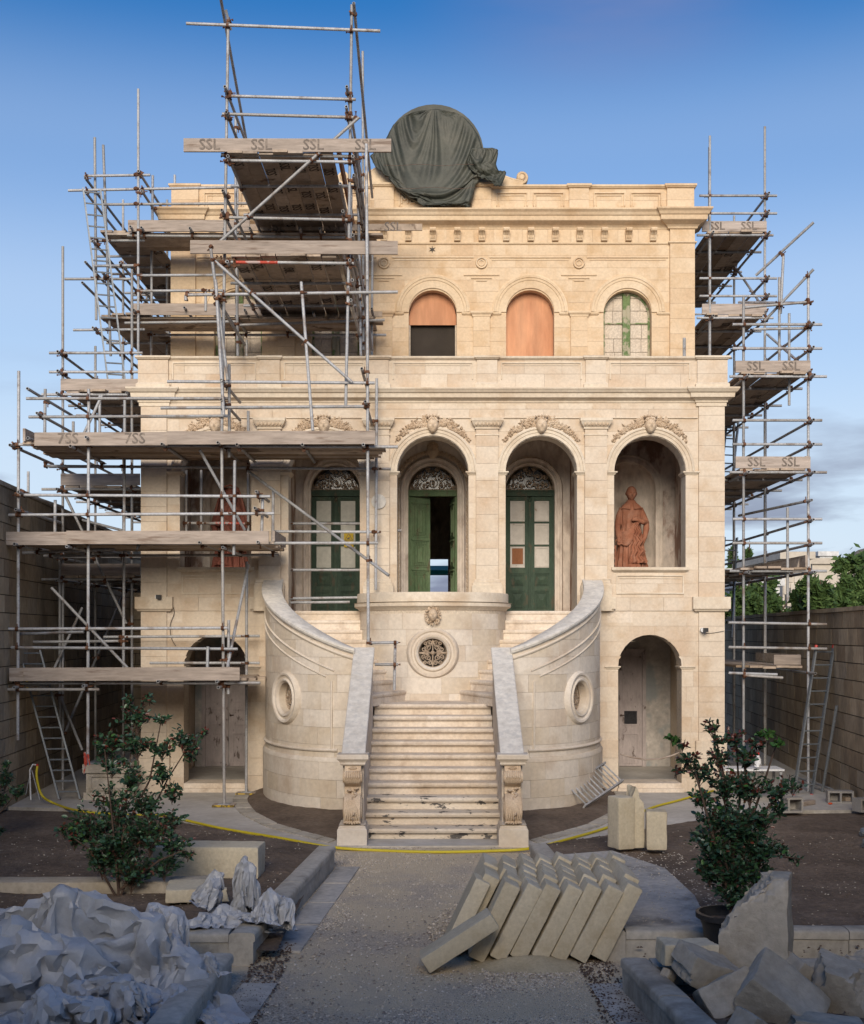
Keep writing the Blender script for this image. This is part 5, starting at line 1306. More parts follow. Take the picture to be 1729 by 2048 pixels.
class Scaf:
    def __init__(s, label): s.p = empty('scaffold', (0, 0, 0), label, 'scaffold', 'steel tube scaffolds round the villa'); s.t = []; s.nc = 0; s.rg = random.Random(hash(label) % 1000 if False else len(label))
    def tube(s, a, b, name='tube', red=False):
        a, b = Vector(a), Vector(b); d = b - a
        o = bpy.data.objects.new(name, TUBER if red else TUBE); COL.objects.link(o); o.parent = s.p
        q = d.to_track_quat('Z', 'Y'); o.matrix_local = Matrix.LocRotScale(a, q, Vector((1, 1, d.length)))
        s.t.append((a, b)); return o
    def H(s, x0, y0, x1, y1, Y=None, Y2=None, name=None, red=False):
        a, b = W(x0, y0, Y), W(x1, y1, Y2 if Y2 is not None else Y)
        if name is None:
            v = (b - a).normalized(); name = 'standard' if abs(v.z) > .95 else ('ledger' if abs(v.z) < .15 else 'brace')
        return s.tube(a, b, name, red)
    def T(s, x, y, Y0, Y1, name='transom'):
        a = W(x, y, Y0); return s.tube(a, Vector((a.x, Y1, a.z)), name)
    def board(s, x0, x1, y0, y1, z0, z1, name='board', m='board', tilt=0):
        c = Vector(((x0 + x1) / 2, (y0 + y1) / 2, (z0 + z1) / 2)); h = Vector((x1 - x0, y1 - y0, z1 - z0)) / 2
        o = MB().box(-h.x, h.x, -h.y, h.y, -h.z, h.z).build(name, M[m], s.p); o.location = c
        o.rotation_euler = (s.rg.uniform(-1, 1) * .004, s.rg.uniform(-1, 1) * .004 + tilt, s.rg.uniform(-1, 1) * .004)
        return o
    def deckX(s, x0, x1, y0, y1, z):       # boards running along X
        n = max(1, round((y1 - y0) / .228)); w = (y1 - y0) / n; ch = 2 if x1 - x0 > 3.8 else 1
        for i in range(n):
            cut = x0 + (x1 - x0) * s.rg.uniform(.42, .58)
            for a, b in ([(x0, cut - .005), (cut + .005, x1)] if ch == 2 else [(x0, x1)]):
                s.board(a + s.rg.uniform(-.08, .08) * (a == x0), b + s.rg.uniform(-.12, .12) * (b == x1), y0 + i * w + .004, y0 + (i + 1) * w - .004, z, z + .038)
    def deckY(s, x0, x1, y0, y1, z, marks=0, splay=0):
        n = max(1, round((x1 - x0) / .228)); w = (x1 - x0) / n
        for i in range(n):
            gap = s.rg.choice([.003, .004, .008, .016])
            o = s.board(x0 + i * w + gap, x0 + (i + 1) * w - .003, y0 + s.rg.uniform(-.06, .06), y1 + s.rg.uniform(-.1, .1), z, z + .038)
            for k in range(marks):
                if s.rg.random() < .75:
                    ssl(o, Vector((x0 + (i + .5) * w, y0 + (y1 - y0) * (k + s.rg.uniform(.25, .75)) / marks, z - .006)), .23, Matrix.Rotation(R(180), 4, 'X') @ Matrix.Rotation(R(90 if s.rg.random() < .8 else -90), 4, 'Z'), ink='ink_dark')
    def toe(s, px0, px1, py, Y, marks=0, h=.205, m='toeboard', tilt=0, txt='SSL'):
        a, b = W(px0, py, Y), W(px1, py, Y)
        o = s.board(a.x, b.x, Y - .019, Y + .019, a.z - h / 2, a.z + h / 2, 'toe_board', m, tilt)
        for k in range(marks):
            x = a.x + (b.x - a.x) * (k + .5) / marks
            ssl(o, Vector((x, Y - .024, a.z + (x - (a.x + b.x) / 2) * -math.tan(tilt))), .235, Matrix.Rotation(R(90), 4, 'X'), txt)
        return o
    def couple(s, tol=.10, limit=290):
        n = 0
        for i in range(len(s.t)):
            for j in range(i + 1, len(s.t)):
                p1, q1 = s.t[i]; p2, q2 = s.t[j]; d1, d2 = q1 - p1, q2 - p2; r = p1 - p2
                a, e, f = d1.dot(d1), d2.dot(d2), d2.dot(r); b_ = d1.dot(d2); c = d1.dot(r); den = a * e - b_ * b_
                if den < 1e-4 * a * e: continue
                u = min(1, max(0, (b_ * f - c * e) / den)); v = min(1, max(0, (b_ * u + f) / e)); u = min(1, max(0, (b_ * v - c) / a))
                A, B_ = p1 + d1 * u, p2 + d2 * v
                if (A - B_).length < tol and n < limit:
                    o = bpy.data.objects.new('coupler', COUP); COL.objects.link(o); o.parent = s.p
                    z = d1.normalized(); y = (B_ - A); y = y - z * y.dot(z)
                    if y.length < 1e-3: y = z.orthogonal()
                    y.normalize(); x = y.cross(z)
                    Mx = Matrix((x, y, z)).transposed().to_4x4(); Mx.translation = A; o.matrix_local = Mx; n += 1
        return n
FY, BY = -1.8, -0.3
# ---- A: long low scaffold across the left half of the front
A_ = Scaf('long low steel scaffold with three board decks across the lower left front of the villa')
for x0, y0, x1, y1, Y in [(449, 1608, 444, 880, FY), (737, 1288, 735, 560, FY), (176, 1530, 178, 778, FY), (36, 1480, 38, 742, FY), (459, 729, 459, 915, -1.6),
        (754, 757, 752, 1180, BY), (470, 921, 468, 1110, -1.9), (547, 977, 546, 1085, -.5), (526, 995, 524, 1062, -1.7), (494, 1123, 493, 1584, -.4), (458, 1240, 457, 1388, -1.7), (416, 1293, 415, 1340, -1.95),
        (250, 800, 247, 1400, BY), (57, 943, 57, 1110, .2), (111, 1000, 110, 1085, -1.7), (91, 778, 90, 868, -.9), (147, 843, 147, 868, -.9), (497, 822, 497, 865, BY),
        (373, 940, 373, 1062, .3), (403, 940, 403, 1062, .3), (497, 935, 497, 1065, .3), (577, 945, 577, 1195, .3), (120, 1120, 120, 1450, .2), (200, 790, 200, 900, BY)]:
    A_.H(x0, y0, x1, y1, Y)
for x0, y0, x1, y1, Y in [(53, 797, 456, 797, FY), (58, 834, 456, 832, FY), (335, 763, 750, 766, FY), (322, 816, 731, 813, FY), (25, 889, 796, 894, FY), (37, 990, 541, 993, FY), (18, 1030, 549, 1027, FY),
        (28, 1087, 757, 1086, FY), (88, 932, 782, 938, BY), (88, 1112, 558, 1110, BY), (9, 1258, 456, 1256, FY), (208, 1274, 520, 1272, BY), (23, 1295, 476, 1298, FY), (37, 1268, 168, 1264, -1.6), (32, 1366, 521, 1366, FY), (-30, 1379, 199, 1379, -1.9),
        (577, 1047, 722, 1047, .3), (545, 1063, 762, 1064, BY), (577, 1140, 722, 1140, .3), (577, 1197, 717, 1195, .3), (577, 1205, 700, 1204, .35), (796, 1061, 803, 1061, .2),
        (360, 1046, 470, 1047, .3), (60, 1284, 250, 1282, BY), (45, 1106, 230, 1098, -1.0), (300, 1326, 520, 1326, BY)]:
    A_.H(x0, y0, x1, y1, Y - (.05 if Y == FY else 0))
A_.H(430, 1046, 496, 1047, .28, red=True)
for x, y in [(56, 876), (141, 892), (172, 874), (324, 888), (436, 885), (474, 889), (605, 889), (727, 889), (29, 1088), (134, 1093), (399, 1085), (446, 1095), (516, 1084), (28, 1375), (167, 1372), (316, 1363), (434, 1363), (437, 1375)]:
    A_.T(x, y, -2.1, -.15)
for x, y, Y1 in [(55, 777, .3), (74, 826, .3), (443, 760, -.2), (443, 799, -.2), (724, 737, -.1), (731, 803, -.1), (37, 984, .2), (32, 1019, .2), (513, 983, -.6), (510, 1016, -.6), (20, 890, .1)]:
    A_.T(x, y, -2.05, Y1, 'guard_rail')
A_.H(496, 942, 778, 1151, -.35, -2.0); A_.H(497, 1130, 452, 1350, -.5, -2.0); A_.H(400, 900, 490, 1060, -1.7, -.9)
A_.H(103, 1175, 255, 1335, -1.0, -.6); A_.H(165, 1215, 110, 1335, .1); A_.H(120, 1390, 165, 1500, .2)
A_.H(168, 868, 205, 790, -.9)
A_.deckX(-6.35, -.88, -1.9, -.15, 5.69); A_.deckX(-6.45, -2.45, -1.9, -.2, 4.13); A_.deckX(-6.55, -2.85, -1.9, -.3, 2.0)
A_.toe(70, 338, 878, -1.97, 2, txt='7SS'); A_.toe(335, 751, 875.5, -2.01); A_.toe(8, 136, 1077, -1.97); A_.toe(134, 538, 1075, -2.01); A_.toe(48, 480, 1348, -2.0); A_.toe(20, 60, 1349, -1.96)
A_.board(-6.38, -6.34, -1.95, -.4, 5.73, 5.93, 'toe_board', 'toeboard'); A_.board(-2.5, -2.46, -1.9, -.5, 4.17, 4.34, 'toe_board', 'toeboard')
MB().box(*[0] * 0) if False else None
for x, y in [(494, 1584), (449, 1610)]:
    p = W(x, y, -.4 if x == 494 else FY); mb = MB().box(p.x - .09, p.x + .09, p.y - .09, p.y + .09, .0625, .07); mb.build('base_plate', M['galv'], A_.p)
    MB().box(p.x - .17, p.x + .17, p.y - .12, p.y + .12, .024, .062).build('sole_board', M['toeboard'], A_.p)
    MB().box(p.x - .172, p.x + .172, p.y - .124, p.y - .121, .026, .060).build('hazard_tape', M['tape'], A_.p)
# corner bracket beside the drum
for x0, y0, x1, y1, Y in [(737, 1286, 797, 1285, FY), (791, 1283, 789, 1380, -1.75), (750, 1329, 797, 1329, FY)]: A_.H(x0, y0, x1, y1, Y)
A_.couple()
# ---- B: tall loading tower
B_ = Scaf('tallest steel scaffold tower with two long loading decks rising above the roof')
for t in [(444, 880, 457, 42, FY), (692, 812, 698, 520, FY), (698, 520, 704, 10, FY), (735, 560, 733, 288, -2.1), (472, 235, 472, 480, -.5), (473, 500, 476, 712, -.3), (726, 103, 727, 700, .8), (703, 375, 701, 520, -1.6), (745, 480, 744, 715, 1.6), (716, 330, 722, 712, .2)]:
    B_.H(t[0], t[1], t[2], t[3], t[4])
B_.H(441, -8, 493, 280, -2.0, .9); B_.H(708, 6, 745, 395, -2.0, 2.2); B_.H(452, 20, 462, 60, -1.9, -1.7)
for t in [(373, 47, 761, 62), (461, 192, 712, 199), (445, 228, 712, 235), (443, 309, 708, 313), (456, 321, 708, 324), (456, 435, 700, 440), (374, 590, 796, 584), (372, 601, 372, 590)]:
    B_.H(t[0], t[1], t[2], t[3], FY - .06)
B_.H(443, 524, 470, 524.5, FY - .06); B_.H(470, 524.5, 556, 525, FY - .06, red=True); B_.H(556, 525, 708, 527, FY - .06)
for Y in (-.7, .7, 1.9):
    for z in (10.15, 8.54): B_.tube((-3.35, Y, z), (-1.25, Y, z), 'bearer')
for x, y in [(450, 173), (453, 224), (694, 173), (693, 213), (456, 312), (706, 312), (446, 381), (444, 420), (681, 367), (686, 422), (455, 523), (700, 520), (705, 560), (702, 600), (706, 470), (430, 592), (708, 350)]:
    B_.T(x, y, -2.05, 2.2 if y not in (592,) else -.2, 'guard_rail' if y not in (312, 523, 520) else 'transom')
B_.H(718, 235, 425, 497, FY - .12, name='brace'); B_.H(428, 520, 705, 765, FY - .12, name='brace'); B_.H(421, 490, 456, 760, FY - .16, name='brace'); B_.H(603, 564, 626, 861, FY - .1, name='brace'); B_.H(432, 560, 448, 830, FY - .2, name='brace')
B_.H(430, 592, 490, 690, -1.9, -.2, name='brace'); B_.H(712, 300, 742, 520, -1.6, 1.5, name='brace'); B_.H(716, 520, 745, 700, -1.4, 1.5, name='brace')
B_.deckY(-3.19, -1.55, -1.95, 2.2, 10.20, marks=4); B_.deckY(-3.15, -1.50, -1.95, 2.2, 8.60, marks=4)
B_.toe(368, 783, 291, FY - .14, 4, tilt=.003); B_.toe(381, 796, 495, FY - .14, 0, tilt=.006)
B_.board(-1.50, -1.46, -1.9, 2.1, 10.24, 10.44, 'toe_board', 'brownpanel'); B_.board(-1.45, -1.41, -1.9, 2.1, 8.64, 8.84, 'toe_board', 'board')
B_.couple()
# ---- C: scaffold in front of the upper storey, wrapping round the left side
C_ = Scaf('two-deck steel scaffold before the upper storey, left of the tarpaulin, turning round the left side')
UF, UB = 1.2, 2.15
for t in [(277, 178, 277, 712, 1.1), (190, 275, 193, 640, 1.2), (207, 290, 222, 712, 1.3), (306, 351, 305, 480, 1.9), (350, 350, 350, 372, 2.9), (304, 500, 303, 712, UB), (382, 455, 382, 500, UB), (475, 360, 476, 712, UB), (412, 578, 412, 622, 1.1), (620, 480, 620, 520, UB), (494, 680, 494, 712, 1.6)]:
    C_.H(*t[:4], t[4])
for t in [(169, 352, 301, 350, 1.1), (137, 381, 500, 374, 1.1), (205, 409, 497, 407, 1.1), (255, 471, 690, 475, UF), (250, 646, 477, 643, UF), (300, 670, 773, 670, UB), (278, 551, 450, 550, 1.1), (280, 582, 450, 581, 1.1), (130, 558, 262, 558, 1.3), (185, 532, 268, 531, 1.1), (400, 500, 775, 503, UB), (480, 650, 770, 640, UF), (182, 482, 290, 481, 1.3), (147, 660, 290, 659, 1.3), (195, 513, 300, 512, 2.6), (225, 548, 310, 548, 3.4), (250, 586, 330, 586, 4.2), (262, 600, 335, 600, 4.6)]:
    C_.H(*t[:4], t[4])
for x, y in [(261, 453), (283, 455), (380, 456), (448, 458), (500, 456), (600, 456), (640, 457), (369, 615), (268, 620), (490, 620), (472, 632), (560, 628), (627, 625), (744, 617)]:
    C_.T(x, y, .95, 2.3)
for x, y in [(277, 342), (284, 382), (171, 356), (172, 385), (171, 524), (165, 565), (205, 545), (240, 525), (186, 482), (186, 655)]:
    C_.T(x, y, 1.0, 9.0 if x < 250 else 6.0, 'guard_rail')
C_.deckX(-5.9, -.95, UF, UB, 9.96); C_.deckX(-5.95, -.98, UF, UB, 8.44)
C_.deckY(-6.05, -5.15, 1.3, 9.0, 10.03, 3); C_.deckY(-6.05, -5.15, 1.3, 9.0, 8.52, 3)
C_.toe(257, 500, 452, UF - .08, 0); C_.toe(495, 845, 455, UF + .3, 3, h=.12, m='board'); C_.toe(262, 522, 619, UF - .08, 0); C_.toe(480, 765, 628, UF + .3, 0, h=.1, m='board')
for Y in (3.2, 5.2, 7.4):
    for X in (-6.12, -5.25): C_.tube((X, Y, 6.2 if X < -6 else 7.0), (X, Y, 11.3 if Y < 4 else 10.9), 'standard')
    for z in (9.97, 8.47): C_.tube((-6.45, Y, z), (-5.05, Y, z), 'transom')
C_.couple()
# ---- D: lower scaffold in the alley along the left side
def side(lab, sg, xi, xo, rows, decks, zt, rails, marks, front_toe=True, over=.35, toeh=.2, letters=(), notoe=()):
    S = Scaf(lab)
    for i, Y in enumerate(rows):
        for X in (xi, xo):
            if X == xo or i % 1 == 0:
                S.tube((sg * X, Y, .02), (sg * X, Y, zt[min(i, len(zt) - 1)] - (.4 if X == xi else 0)), 'standard')
    for z in decks:
        n0, n1 = rows[0], rows[-1]
        S.deckY(*sorted((sg * (xi - .08), sg * (xo - .06))), n0 - .1, n1 + .5, z, marks)
        if front_toe and z not in notoe:
            w0, w1 = sorted((sg * (xi - .15), sg * (xo + .02)))
            o = S.board(w0, w1, n0 - .06, n0 - .022, z + .04, z + .04 + toeh, 'toe_board', 'toeboard')
            for k in ((0, 1) if z in letters else ()): ssl(o, Vector((w0 + (w1 - w0) * (.24 + .5 * k + S.rg.uniform(-.06, .06)), n0 - .066, z + .14)), .22, Matrix.Rotation(R(90), 4, 'X'))
        S.board(*sorted((sg * (xo - .02), sg * (xo - .06))), n0 - .05, n1 + .3, z + .04, z + .24, 'toe_board', 'toeboard')
        for X in (xi, xo): S.tube((sg * X, n0 - .35, z - .06), (sg * X, n1 + .5, z - .06), 'ledger')
        for Y in rows:
            S.tube((sg * (xi - .25), Y - .05, z - .03), (sg * (xo + over), Y - .05, z - .03), 'transom')
            S.tube((sg * (xi - .15), Y + 1.0, z - .03), (sg * (xo + .2), Y + 1.0, z - .03), 'transom')
        for dz in rails:
            S.tube((sg * xo, n0 - .3, z + dz), (sg * xo, n1 + .5, z + dz), 'guard_rail')
            S.tube((sg * (xi - .2), n0 - .05, z + dz + .03), (sg * (xo + .22), n0 - .05, z + dz + .03), 'guard_rail')
    return S
D_ = side('alley scaffold between the villa side and the tall brown garden wall', -1, 5.22, 6.42, [.25, 2.3, 4.4, 6.6], [6.90, 5.26, 3.70], [9.45, 8.2, 7.9], (.33, .66), 1)
D_.H(165, 1040, 250, 1062, 1.0, name='brace'); D_.tube((-6.4, .3, 1.0), (-6.4, 4.4, 3.6), 'brace'); D_.tube((-5.3, .2, 2.9), (-6.4, .2, 5.2), 'brace')
D_.couple()
E_ = side('steel scaffold beside the right wall of the villa with four board decks', 1, 5.33, 6.44, [0, 2.7, 5.2, 7.6], [7.16, 5.52, 3.83], [8.9, 8.0, 7.9], (.42, .83), 2, over=.3, letters=(7.16, 5.52), notoe=(3.83,))
E_.deckY(5.2, 6.35, .0, 6.0, 2.14); E_.board(6.36, 6.40, .3, 2.6, 3.87, 4.08, 'toe_board', 'toeboard', .25); E_.board(5.95, 6.42, .35, .39, 2.19, 2.36, 'toe_board', 'toeboard'); E_.board(6.38, 6.42, .4, 3.2, 2.19, 2.36, 'toe_board', 'toeboard')
for z in (2.06, 2.92, 2.50): E_.tube((5.05, -.1, z), (6.75 if z > 2.2 else 5.9, -.02, z - .03), 'ledger')
E_.tube((5.32, -.1, 2.02), (5.95, -.2, 1.98), 'transom'); E_.tube((6.44, -.4, 2.06), (6.44, 5, 2.06), 'ledger')
for X, Y, z1 in ((6.10, .05, 4.9), (6.2, .3, 8.3)): E_.tube((X, Y, z1 - 1.6), (X, Y, z1), 'standard')
E_.tube((6.44, -.2, 5.0), (5.9, 2.6, 5.0), 'guard_rail'); E_.tube((6.44, -.1, 7.2), (6.44, 2.6, 8.5), 'brace'); E_.tube((6.5, -.1, 8.95), (5.8, .4, 8.2), 'brace'); E_.tube((6.44, 0, 8.4), (5.7, 1.8, 8.9), 'guard_rail'); E_.tube((5.7, .6, 9.05), (6.5, -.1, 9.75), 'brace'); E_.tube((6.1, .3, 9.3), (6.05, .3, 8.3), 'standard'); E_.tube((5.4, .3, 8.4), (6.45, .0, 8.42), 'ledger')
E_.tube((5.5, .0, 7.95), (6.4, .0, 7.97), 'ledger'); E_.tube((6.0, 0.2, 7.3), (6.0, .2, 8.9), 'standard')
E_.couple()
F_ = side('upper steel scaffold by the top right corner of the villa above the terrace', 1, 5.33, 6.40, [2.6, 5.0, 7.4], [10.42, 8.83], [12.5, 11.6, 11.0], (.36, .70), 3, over=.15, letters=(10.42,))
F_.tube((5.33, 2.55, 8.0), (5.33, 2.55, 12.3), 'standard'); F_.tube((6.4, 2.5, 8.9), (6.4, 6, 11.2), 'guard_rail')
F_.couple()
# ---- ladders
def ladder(a, b, w, wdir, n, label, feet=None, mat_='alu', sticker=False, group='aluminium ladders'):
    a, b, wd = Vector(a), Vector(b), Vector(wdir).normalized() * w / 2
    L_ = empty('ladder', a, label, 'ladder', group)
    d = (b - a); up = wd.cross(d).normalized()
    for s in (-1, 1):
        p, q = a + wd * s, b + wd * s; x = wd.normalized() * .014; y = up * .032
        vs = [p - x - y, p + x - y, p + x + y, p - x + y, q - x - y, q + x - y, q + x + y, q - x + y]
        MB().add(vs, [(3, 2, 1, 0), (4, 5, 6, 7), (0, 1, 5, 4), (1, 2, 6, 5), (2, 3, 7, 6), (3, 0, 4, 7)]).build('stile', M[mat_], L_)
        for pt, f_ in ((p, -1), (q, 1)):
            if feet: MB().tube([pt, pt + d.normalized() * .05 * f_], .028, 6).build('foot' if f_ < 0 else 'end_cap', M[feet], L_)
    for k in range(n):
        c = a + d * (k + .7) / n; MB().tube([c - wd, c + wd], .014, 6).build('rung', M[mat_], L_)
    if sticker: c = a + d * .78 - wd; MB().box(c.x - .02, c.x + .02, c.y - .04, c.y - .036, c.z - .1, c.z + .1).build('sticker', M['yellow'], L_)
    return L_
ladder(G(140, 1602) + Vector((0, 0, .03)), W(60, 1300, -.9), .33, (1, .15, 0), 14, 'grey aluminium ladder with a yellow sticker leaning through the lowest left deck', 'rust', sticker=True)
ladder(W(234, 765, .9), W(184, 378, .8), .30, (1, .3, 0), 17, 'pale aluminium ladder tied to the upper left scaffold')
ladder(G(1606, 1592) + Vector((0, 0, .03)), W(1650, 1296, .1), .34, (1, .25, 0), 11, 'grey ladder with red feet leaning against the lowest right deck', 'redplastic')
ladder(W(1450, 1275, 4.5), W(1462, 1075, 5), .30, (1, .3, 0), 10, 'far ladder behind the right scaffold beside the villa corner')
ladder(W(1454, 955, 5), W(1466, 840, 5.4), .28, (1, .3, 0), 7, 'small far ladder high behind the right scaffold, silhouetted on sky')
ladder(Vector((W(1150, 1612, -2.35).x, -2.35, .24)), Vector((W(1228, 1552, -1.25).x, -1.25, .50)), .42, (.55, -.45, -.55), 11, 'old metal ladder lying on the soil by the curved stair wall', None, 'galv')
# ================================================================== STATUES
def remeshed(mb, name, mt, parent, vox, smooth_it=1):
    o = mb.build(name, mt, parent, world=False)
    md = o.modifiers.new('r', 'REMESH'); md.mode = 'VOXEL'; md.voxel_size = vox
    if smooth_it:
        s_ = o.modifiers.new('s', 'SMOOTH'); s_.factor = .5; s_.iterations = smooth_it
    bpy.context.view_layer.update()
    me = bpy.data.meshes.new_from_object(o.evaluated_get(bpy.context.evaluated_depsgraph_get()))
    o.modifiers.clear(); o.data = me
    if not me.materials: me.materials.append(mt)
    me.shade_smooth(); return o
def hand(mb, wrist, direction, palm_up, s=1.0, curl=.9, side=1):
    d = Vector(direction).normalized(); u = Vector(palm_up); u = (u - d * u.dot(d)).normalized(); w = d.cross(u) * side
    c = Vector(wrist); mb.tube([c - d * .02, c + d * .045 * s, c + d * .085 * s], [.026 * s, .036 * s, .034 * s], 8)
    for k, l in enumerate((.068, .078, .074, .058)):
        b = c + d * .08 * s + w * (k - 1.5) * .019 * s; a1 = curl * .5; a2 = curl * 1.3
        p1 = b + (d * math.cos(a1) - u * math.sin(a1)) * l * .5 * s; p2 = p1 + (d * math.cos(a2) - u * math.sin(a2)) * l * .55 * s
        mb.tube([b - d * .02, b, p1, p2], [.0095 * s] * 3 + [.007 * s], 6)
    b = c + d * .02 * s + w * -.034 * s; mb.tube([b, b + (d * .6 - w * .7) * .03 * s, b + (d * 1.0 - w * .6 - u * .4) * .055 * s], [.012 * s, .011 * s, .008 * s], 6)
def statue(name, loc, label, mt, cloak=False, mirror=1, yaw=0):
    root = empty(name, loc, label, 'statue', 'clay statues in the side niches')
    m = mirror; mb = MB(); rg = random.Random(4 if cloak else 9)
    tab = [(0, .35, .26), (.10, .34, .25), (.4, .275, .215), (.8, .215, .175), (1.0, .175, .145), (1.2, .19, .135), (1.34, .205, .125), (1.41, .175, .11), (1.455, .11, .09), (1.53, .062, .065)]
    if cloak: tab = [(z, a * 1.13, b * 1.1) if z < 1.4 else (z, a, b) for z, a, b in tab]
    def rad(z):
        for (z0, a0, b0), (z1, a1, b1) in zip(tab[:-1], tab[1:]):
            if z0 <= z <= z1: t = (z - z0) / (z1 - z0); return a0 + (a1 - a0) * t, b0 + (b1 - b0) * t
        return tab[-1][1:]
    def body(u, v):
        z = 1.53 * v; th = 2 * math.pi * u; a, b = rad(z)
        amp = .13 * max(0, 1 - z / 1.25) ** .7 + .018
        f = 1 + amp * (1 - 2 * abs(math.sin(6.5 * th + 1.4 * math.sin(z * 2.2) + 1.5 * noise.noise(Vector((math.cos(th) * 2, math.sin(th) * 2, z))))) )
        cl = 0.001 if v < .004 or v > .996 else 1
        return Vector((math.cos(th) * a * f * m * cl, math.sin(th) * b * f * cl, z))
    mb.grid(body, 110, 70, wrapu=True); mb.sphere((0, 0, .02), .2, 10, 6, (1.5, 1.1, .3)); mb.tube([(0, 0, 1.45), (0, -.01, 1.56)], .058, 10)
    P3 = lambda x, y, z: Vector((x * m, y, z))
    # arms in wide sleeves
    mb.tube([P3(-.17, 0, 1.36), P3(-.225, 0, 1.22), P3(-.255, -.01, 1.04), P3(-.255, -.07, .90), P3(-.25, -.12, .80)], [.052, .058, .056, .050, .042], 12)
    mb.tube([P3(.17, 0, 1.36), P3(.23, -.01, 1.22), P3(.275, -.05, 1.09), P3(.19, -.15, 1.09), P3(.10, -.20, 1.12)], [.052, .058, .062, .048, .034], 12)
    mb.tube([P3(.28, -.03, 1.12), P3(.28, -.05, .98), P3(.25, -.07, .82), P3(.20, -.08, .66)], [.05, .062, .045, .02], 10)
    hand(mb, P3(-.25, -.125, .79), (0.05 * m, -.15, -1), (0, 1, 0), 1.0, .7, m)
    hand(mb, P3(.09, -.215, 1.125), (-1 * m, -.1, .12), (0, 1, 0), 1.0, 1.0, m)
    # mantle: swags from the right hip up to the held hand, then a cascade of zigzag folds
    for k in range(7):
        t = k / 6; pts = []
        for j in range(13):
            s_ = j / 12; x = -.24 + .31 * s_; z = .93 - .17 * t - (.13 + .06 * t) * math.sin(math.pi * s_) * (.6 + .4 * t) + .18 * s_ ** 1.6 + .1 * t * s_
            a, b = rad(z); y = -b * math.sqrt(max(0, 1 - (x / a) ** 2)) - .015 - .01 * math.sin(math.pi * s_); pts.append(P3(x, y, z))
        mb.tube(pts, [.016 + .016 * math.sin(math.pi * (j + 1) / 14) for j in range(13)], 6)
    def cascade(u, v):
        z = 1.10 - .78 * v; zig = abs(((v * 4.2) % 1) * 2 - 1)
        w = .03 + .10 * v + .06 * zig * v; cx_ = .06 - .01 * v + .05 * zig
        x = cx_ + (u - .5) * 2 * w; a, b = rad(z)
        y = -b - .03 - .028 * math.sin(u * math.pi * 5 + v * 3) - .02 * zig
        return P3(x, y, z)
    g0 = len(mb.v); mb.grid(cascade, 24, 40); n1 = len(mb.v)
    nv = n1 - g0; mb.v += [v + Vector((0, .045, 0)) for v in mb.v[g0:n1]]
    fs = [f for f in mb.f if min(f) >= g0]; mb.f += [tuple(reversed([i + nv for i in f])) for f in fs]
    w_ = 25
    for j in range(40):
        for i in (0, 24): a = g0 + j * w_ + i; b = a + w_; mb.f.append((a, b, b + nv, a + nv))
    for i in range(24):
        for j in (0, 40): a = g0 + j * w_ + i; mb.f.append((a, a + 1, a + 1 + nv, a + nv))
    for k in range(6):      # long hanging folds beside the cascade
        x = -.20 + .07 * k; top_ = .72 + .05 * math.sin(k * 2.1); pts = []
        for j in range(8):
            z = top_ * (1 - j / 7); a, b = rad(z); xx = x * (1 + .4 * j / 7); y = -b * math.sqrt(max(.05, 1 - (xx / a) ** 2)) - .004; pts.append(P3(xx, y, z))
        mb.tube(pts, [.008 + .012 * j / 7 for j in range(8)], 6)
    for sx in (-1, 1): mb.add([P3(sx * .02, -.115, 1.46), P3(sx * .13, -.10, 1.43), P3(sx * .20, -.10, 1.36), P3(sx * .04, -.165, 1.33), P3(sx * .02, -.08, 1.44), P3(sx * .13, -.06, 1.41), P3(sx * .20, -.06, 1.33), P3(sx * .04, -.12, 1.31)], [(0, 1, 2, 3), (7, 6, 5, 4), (0, 4, 5, 1), (1, 5, 6, 2), (2, 6, 7, 3), (3, 7, 4, 0)])
    for j in range(9): mb.sphere(P3(0, -.155 - (.012 if j > 4 else 0), 1.30 - .035 * j), .008, 6, 4)
    head_mb(mb, (0, -.04, 1.635), .275, yaw, R(9), None)
    if cloak:
        def hood(u, v):
            th = math.pi * (-.02 + 1.04 * u); z = 1.80 - .75 * v; r = .15 + .22 * v ** .8 * (1 + .08 * math.sin(9 * th)); return P3(math.cos(th) * r, math.sin(th) * r * .75 - .01, z if v > .12 else 1.80 - .09 * (v / .12))
        g0 = len(mb.v); mb.grid(hood, 24, 14); nv = len(mb.v) - g0; mb.v += [Vector((v.x * .86, v.y * .8 + .0, v.z - .02)) for v in mb.v[g0:]]
        mb.f += [tuple(reversed([i + nv for i in f])) for f in mb.f if min(f) >= g0]
        for j in range(14):
            for i in (0, 24): a = g0 + j * 25 + i; mb.f.append((a, a + 25, a + 25 + nv, a + nv))
        for i in range(24):
            for j in (0, 14): a = g0 + j * 25 + i; mb.f.append((a, a + 1, a + 1 + nv, a + nv))
        mb.tube([P3(-.15, -.02, 1.70), P3(-.12, -.04, 1.79), P3(0, -.04, 1.83), P3(.12, -.04, 1.79), P3(.15, -.02, 1.70)], .022, 6)
    remeshed(mb, 'figure', mt, root, .0085, 0)
    MB().box(-.36, .36, -.28, .28, -.10, .005).box(-.42, .42, -.33, .33, -.62, -.101).build('plinth', M['plaster'], root, world=False)
    if not cloak:
        mb = MB()
        for k in range(4): mb.box(-.46, -.30, -.14, .04, .02 + .19 * k, .05 + .19 * k)
        for x, y in ((-.45, -.13), (-.31, -.13), (-.45, .02), (-.31, .02)): mb.box(x - .012, x + .012, y - .012, y + .012, 0, .66)
        for k in range(5): mb.box(-.45, -.31, -.135, -.125, .1 + .1 * k, .13 + .1 * k)
        mb.build('stool', mt, root, world=False)
    root.rotation_euler = (0, 0, 0)
    return root
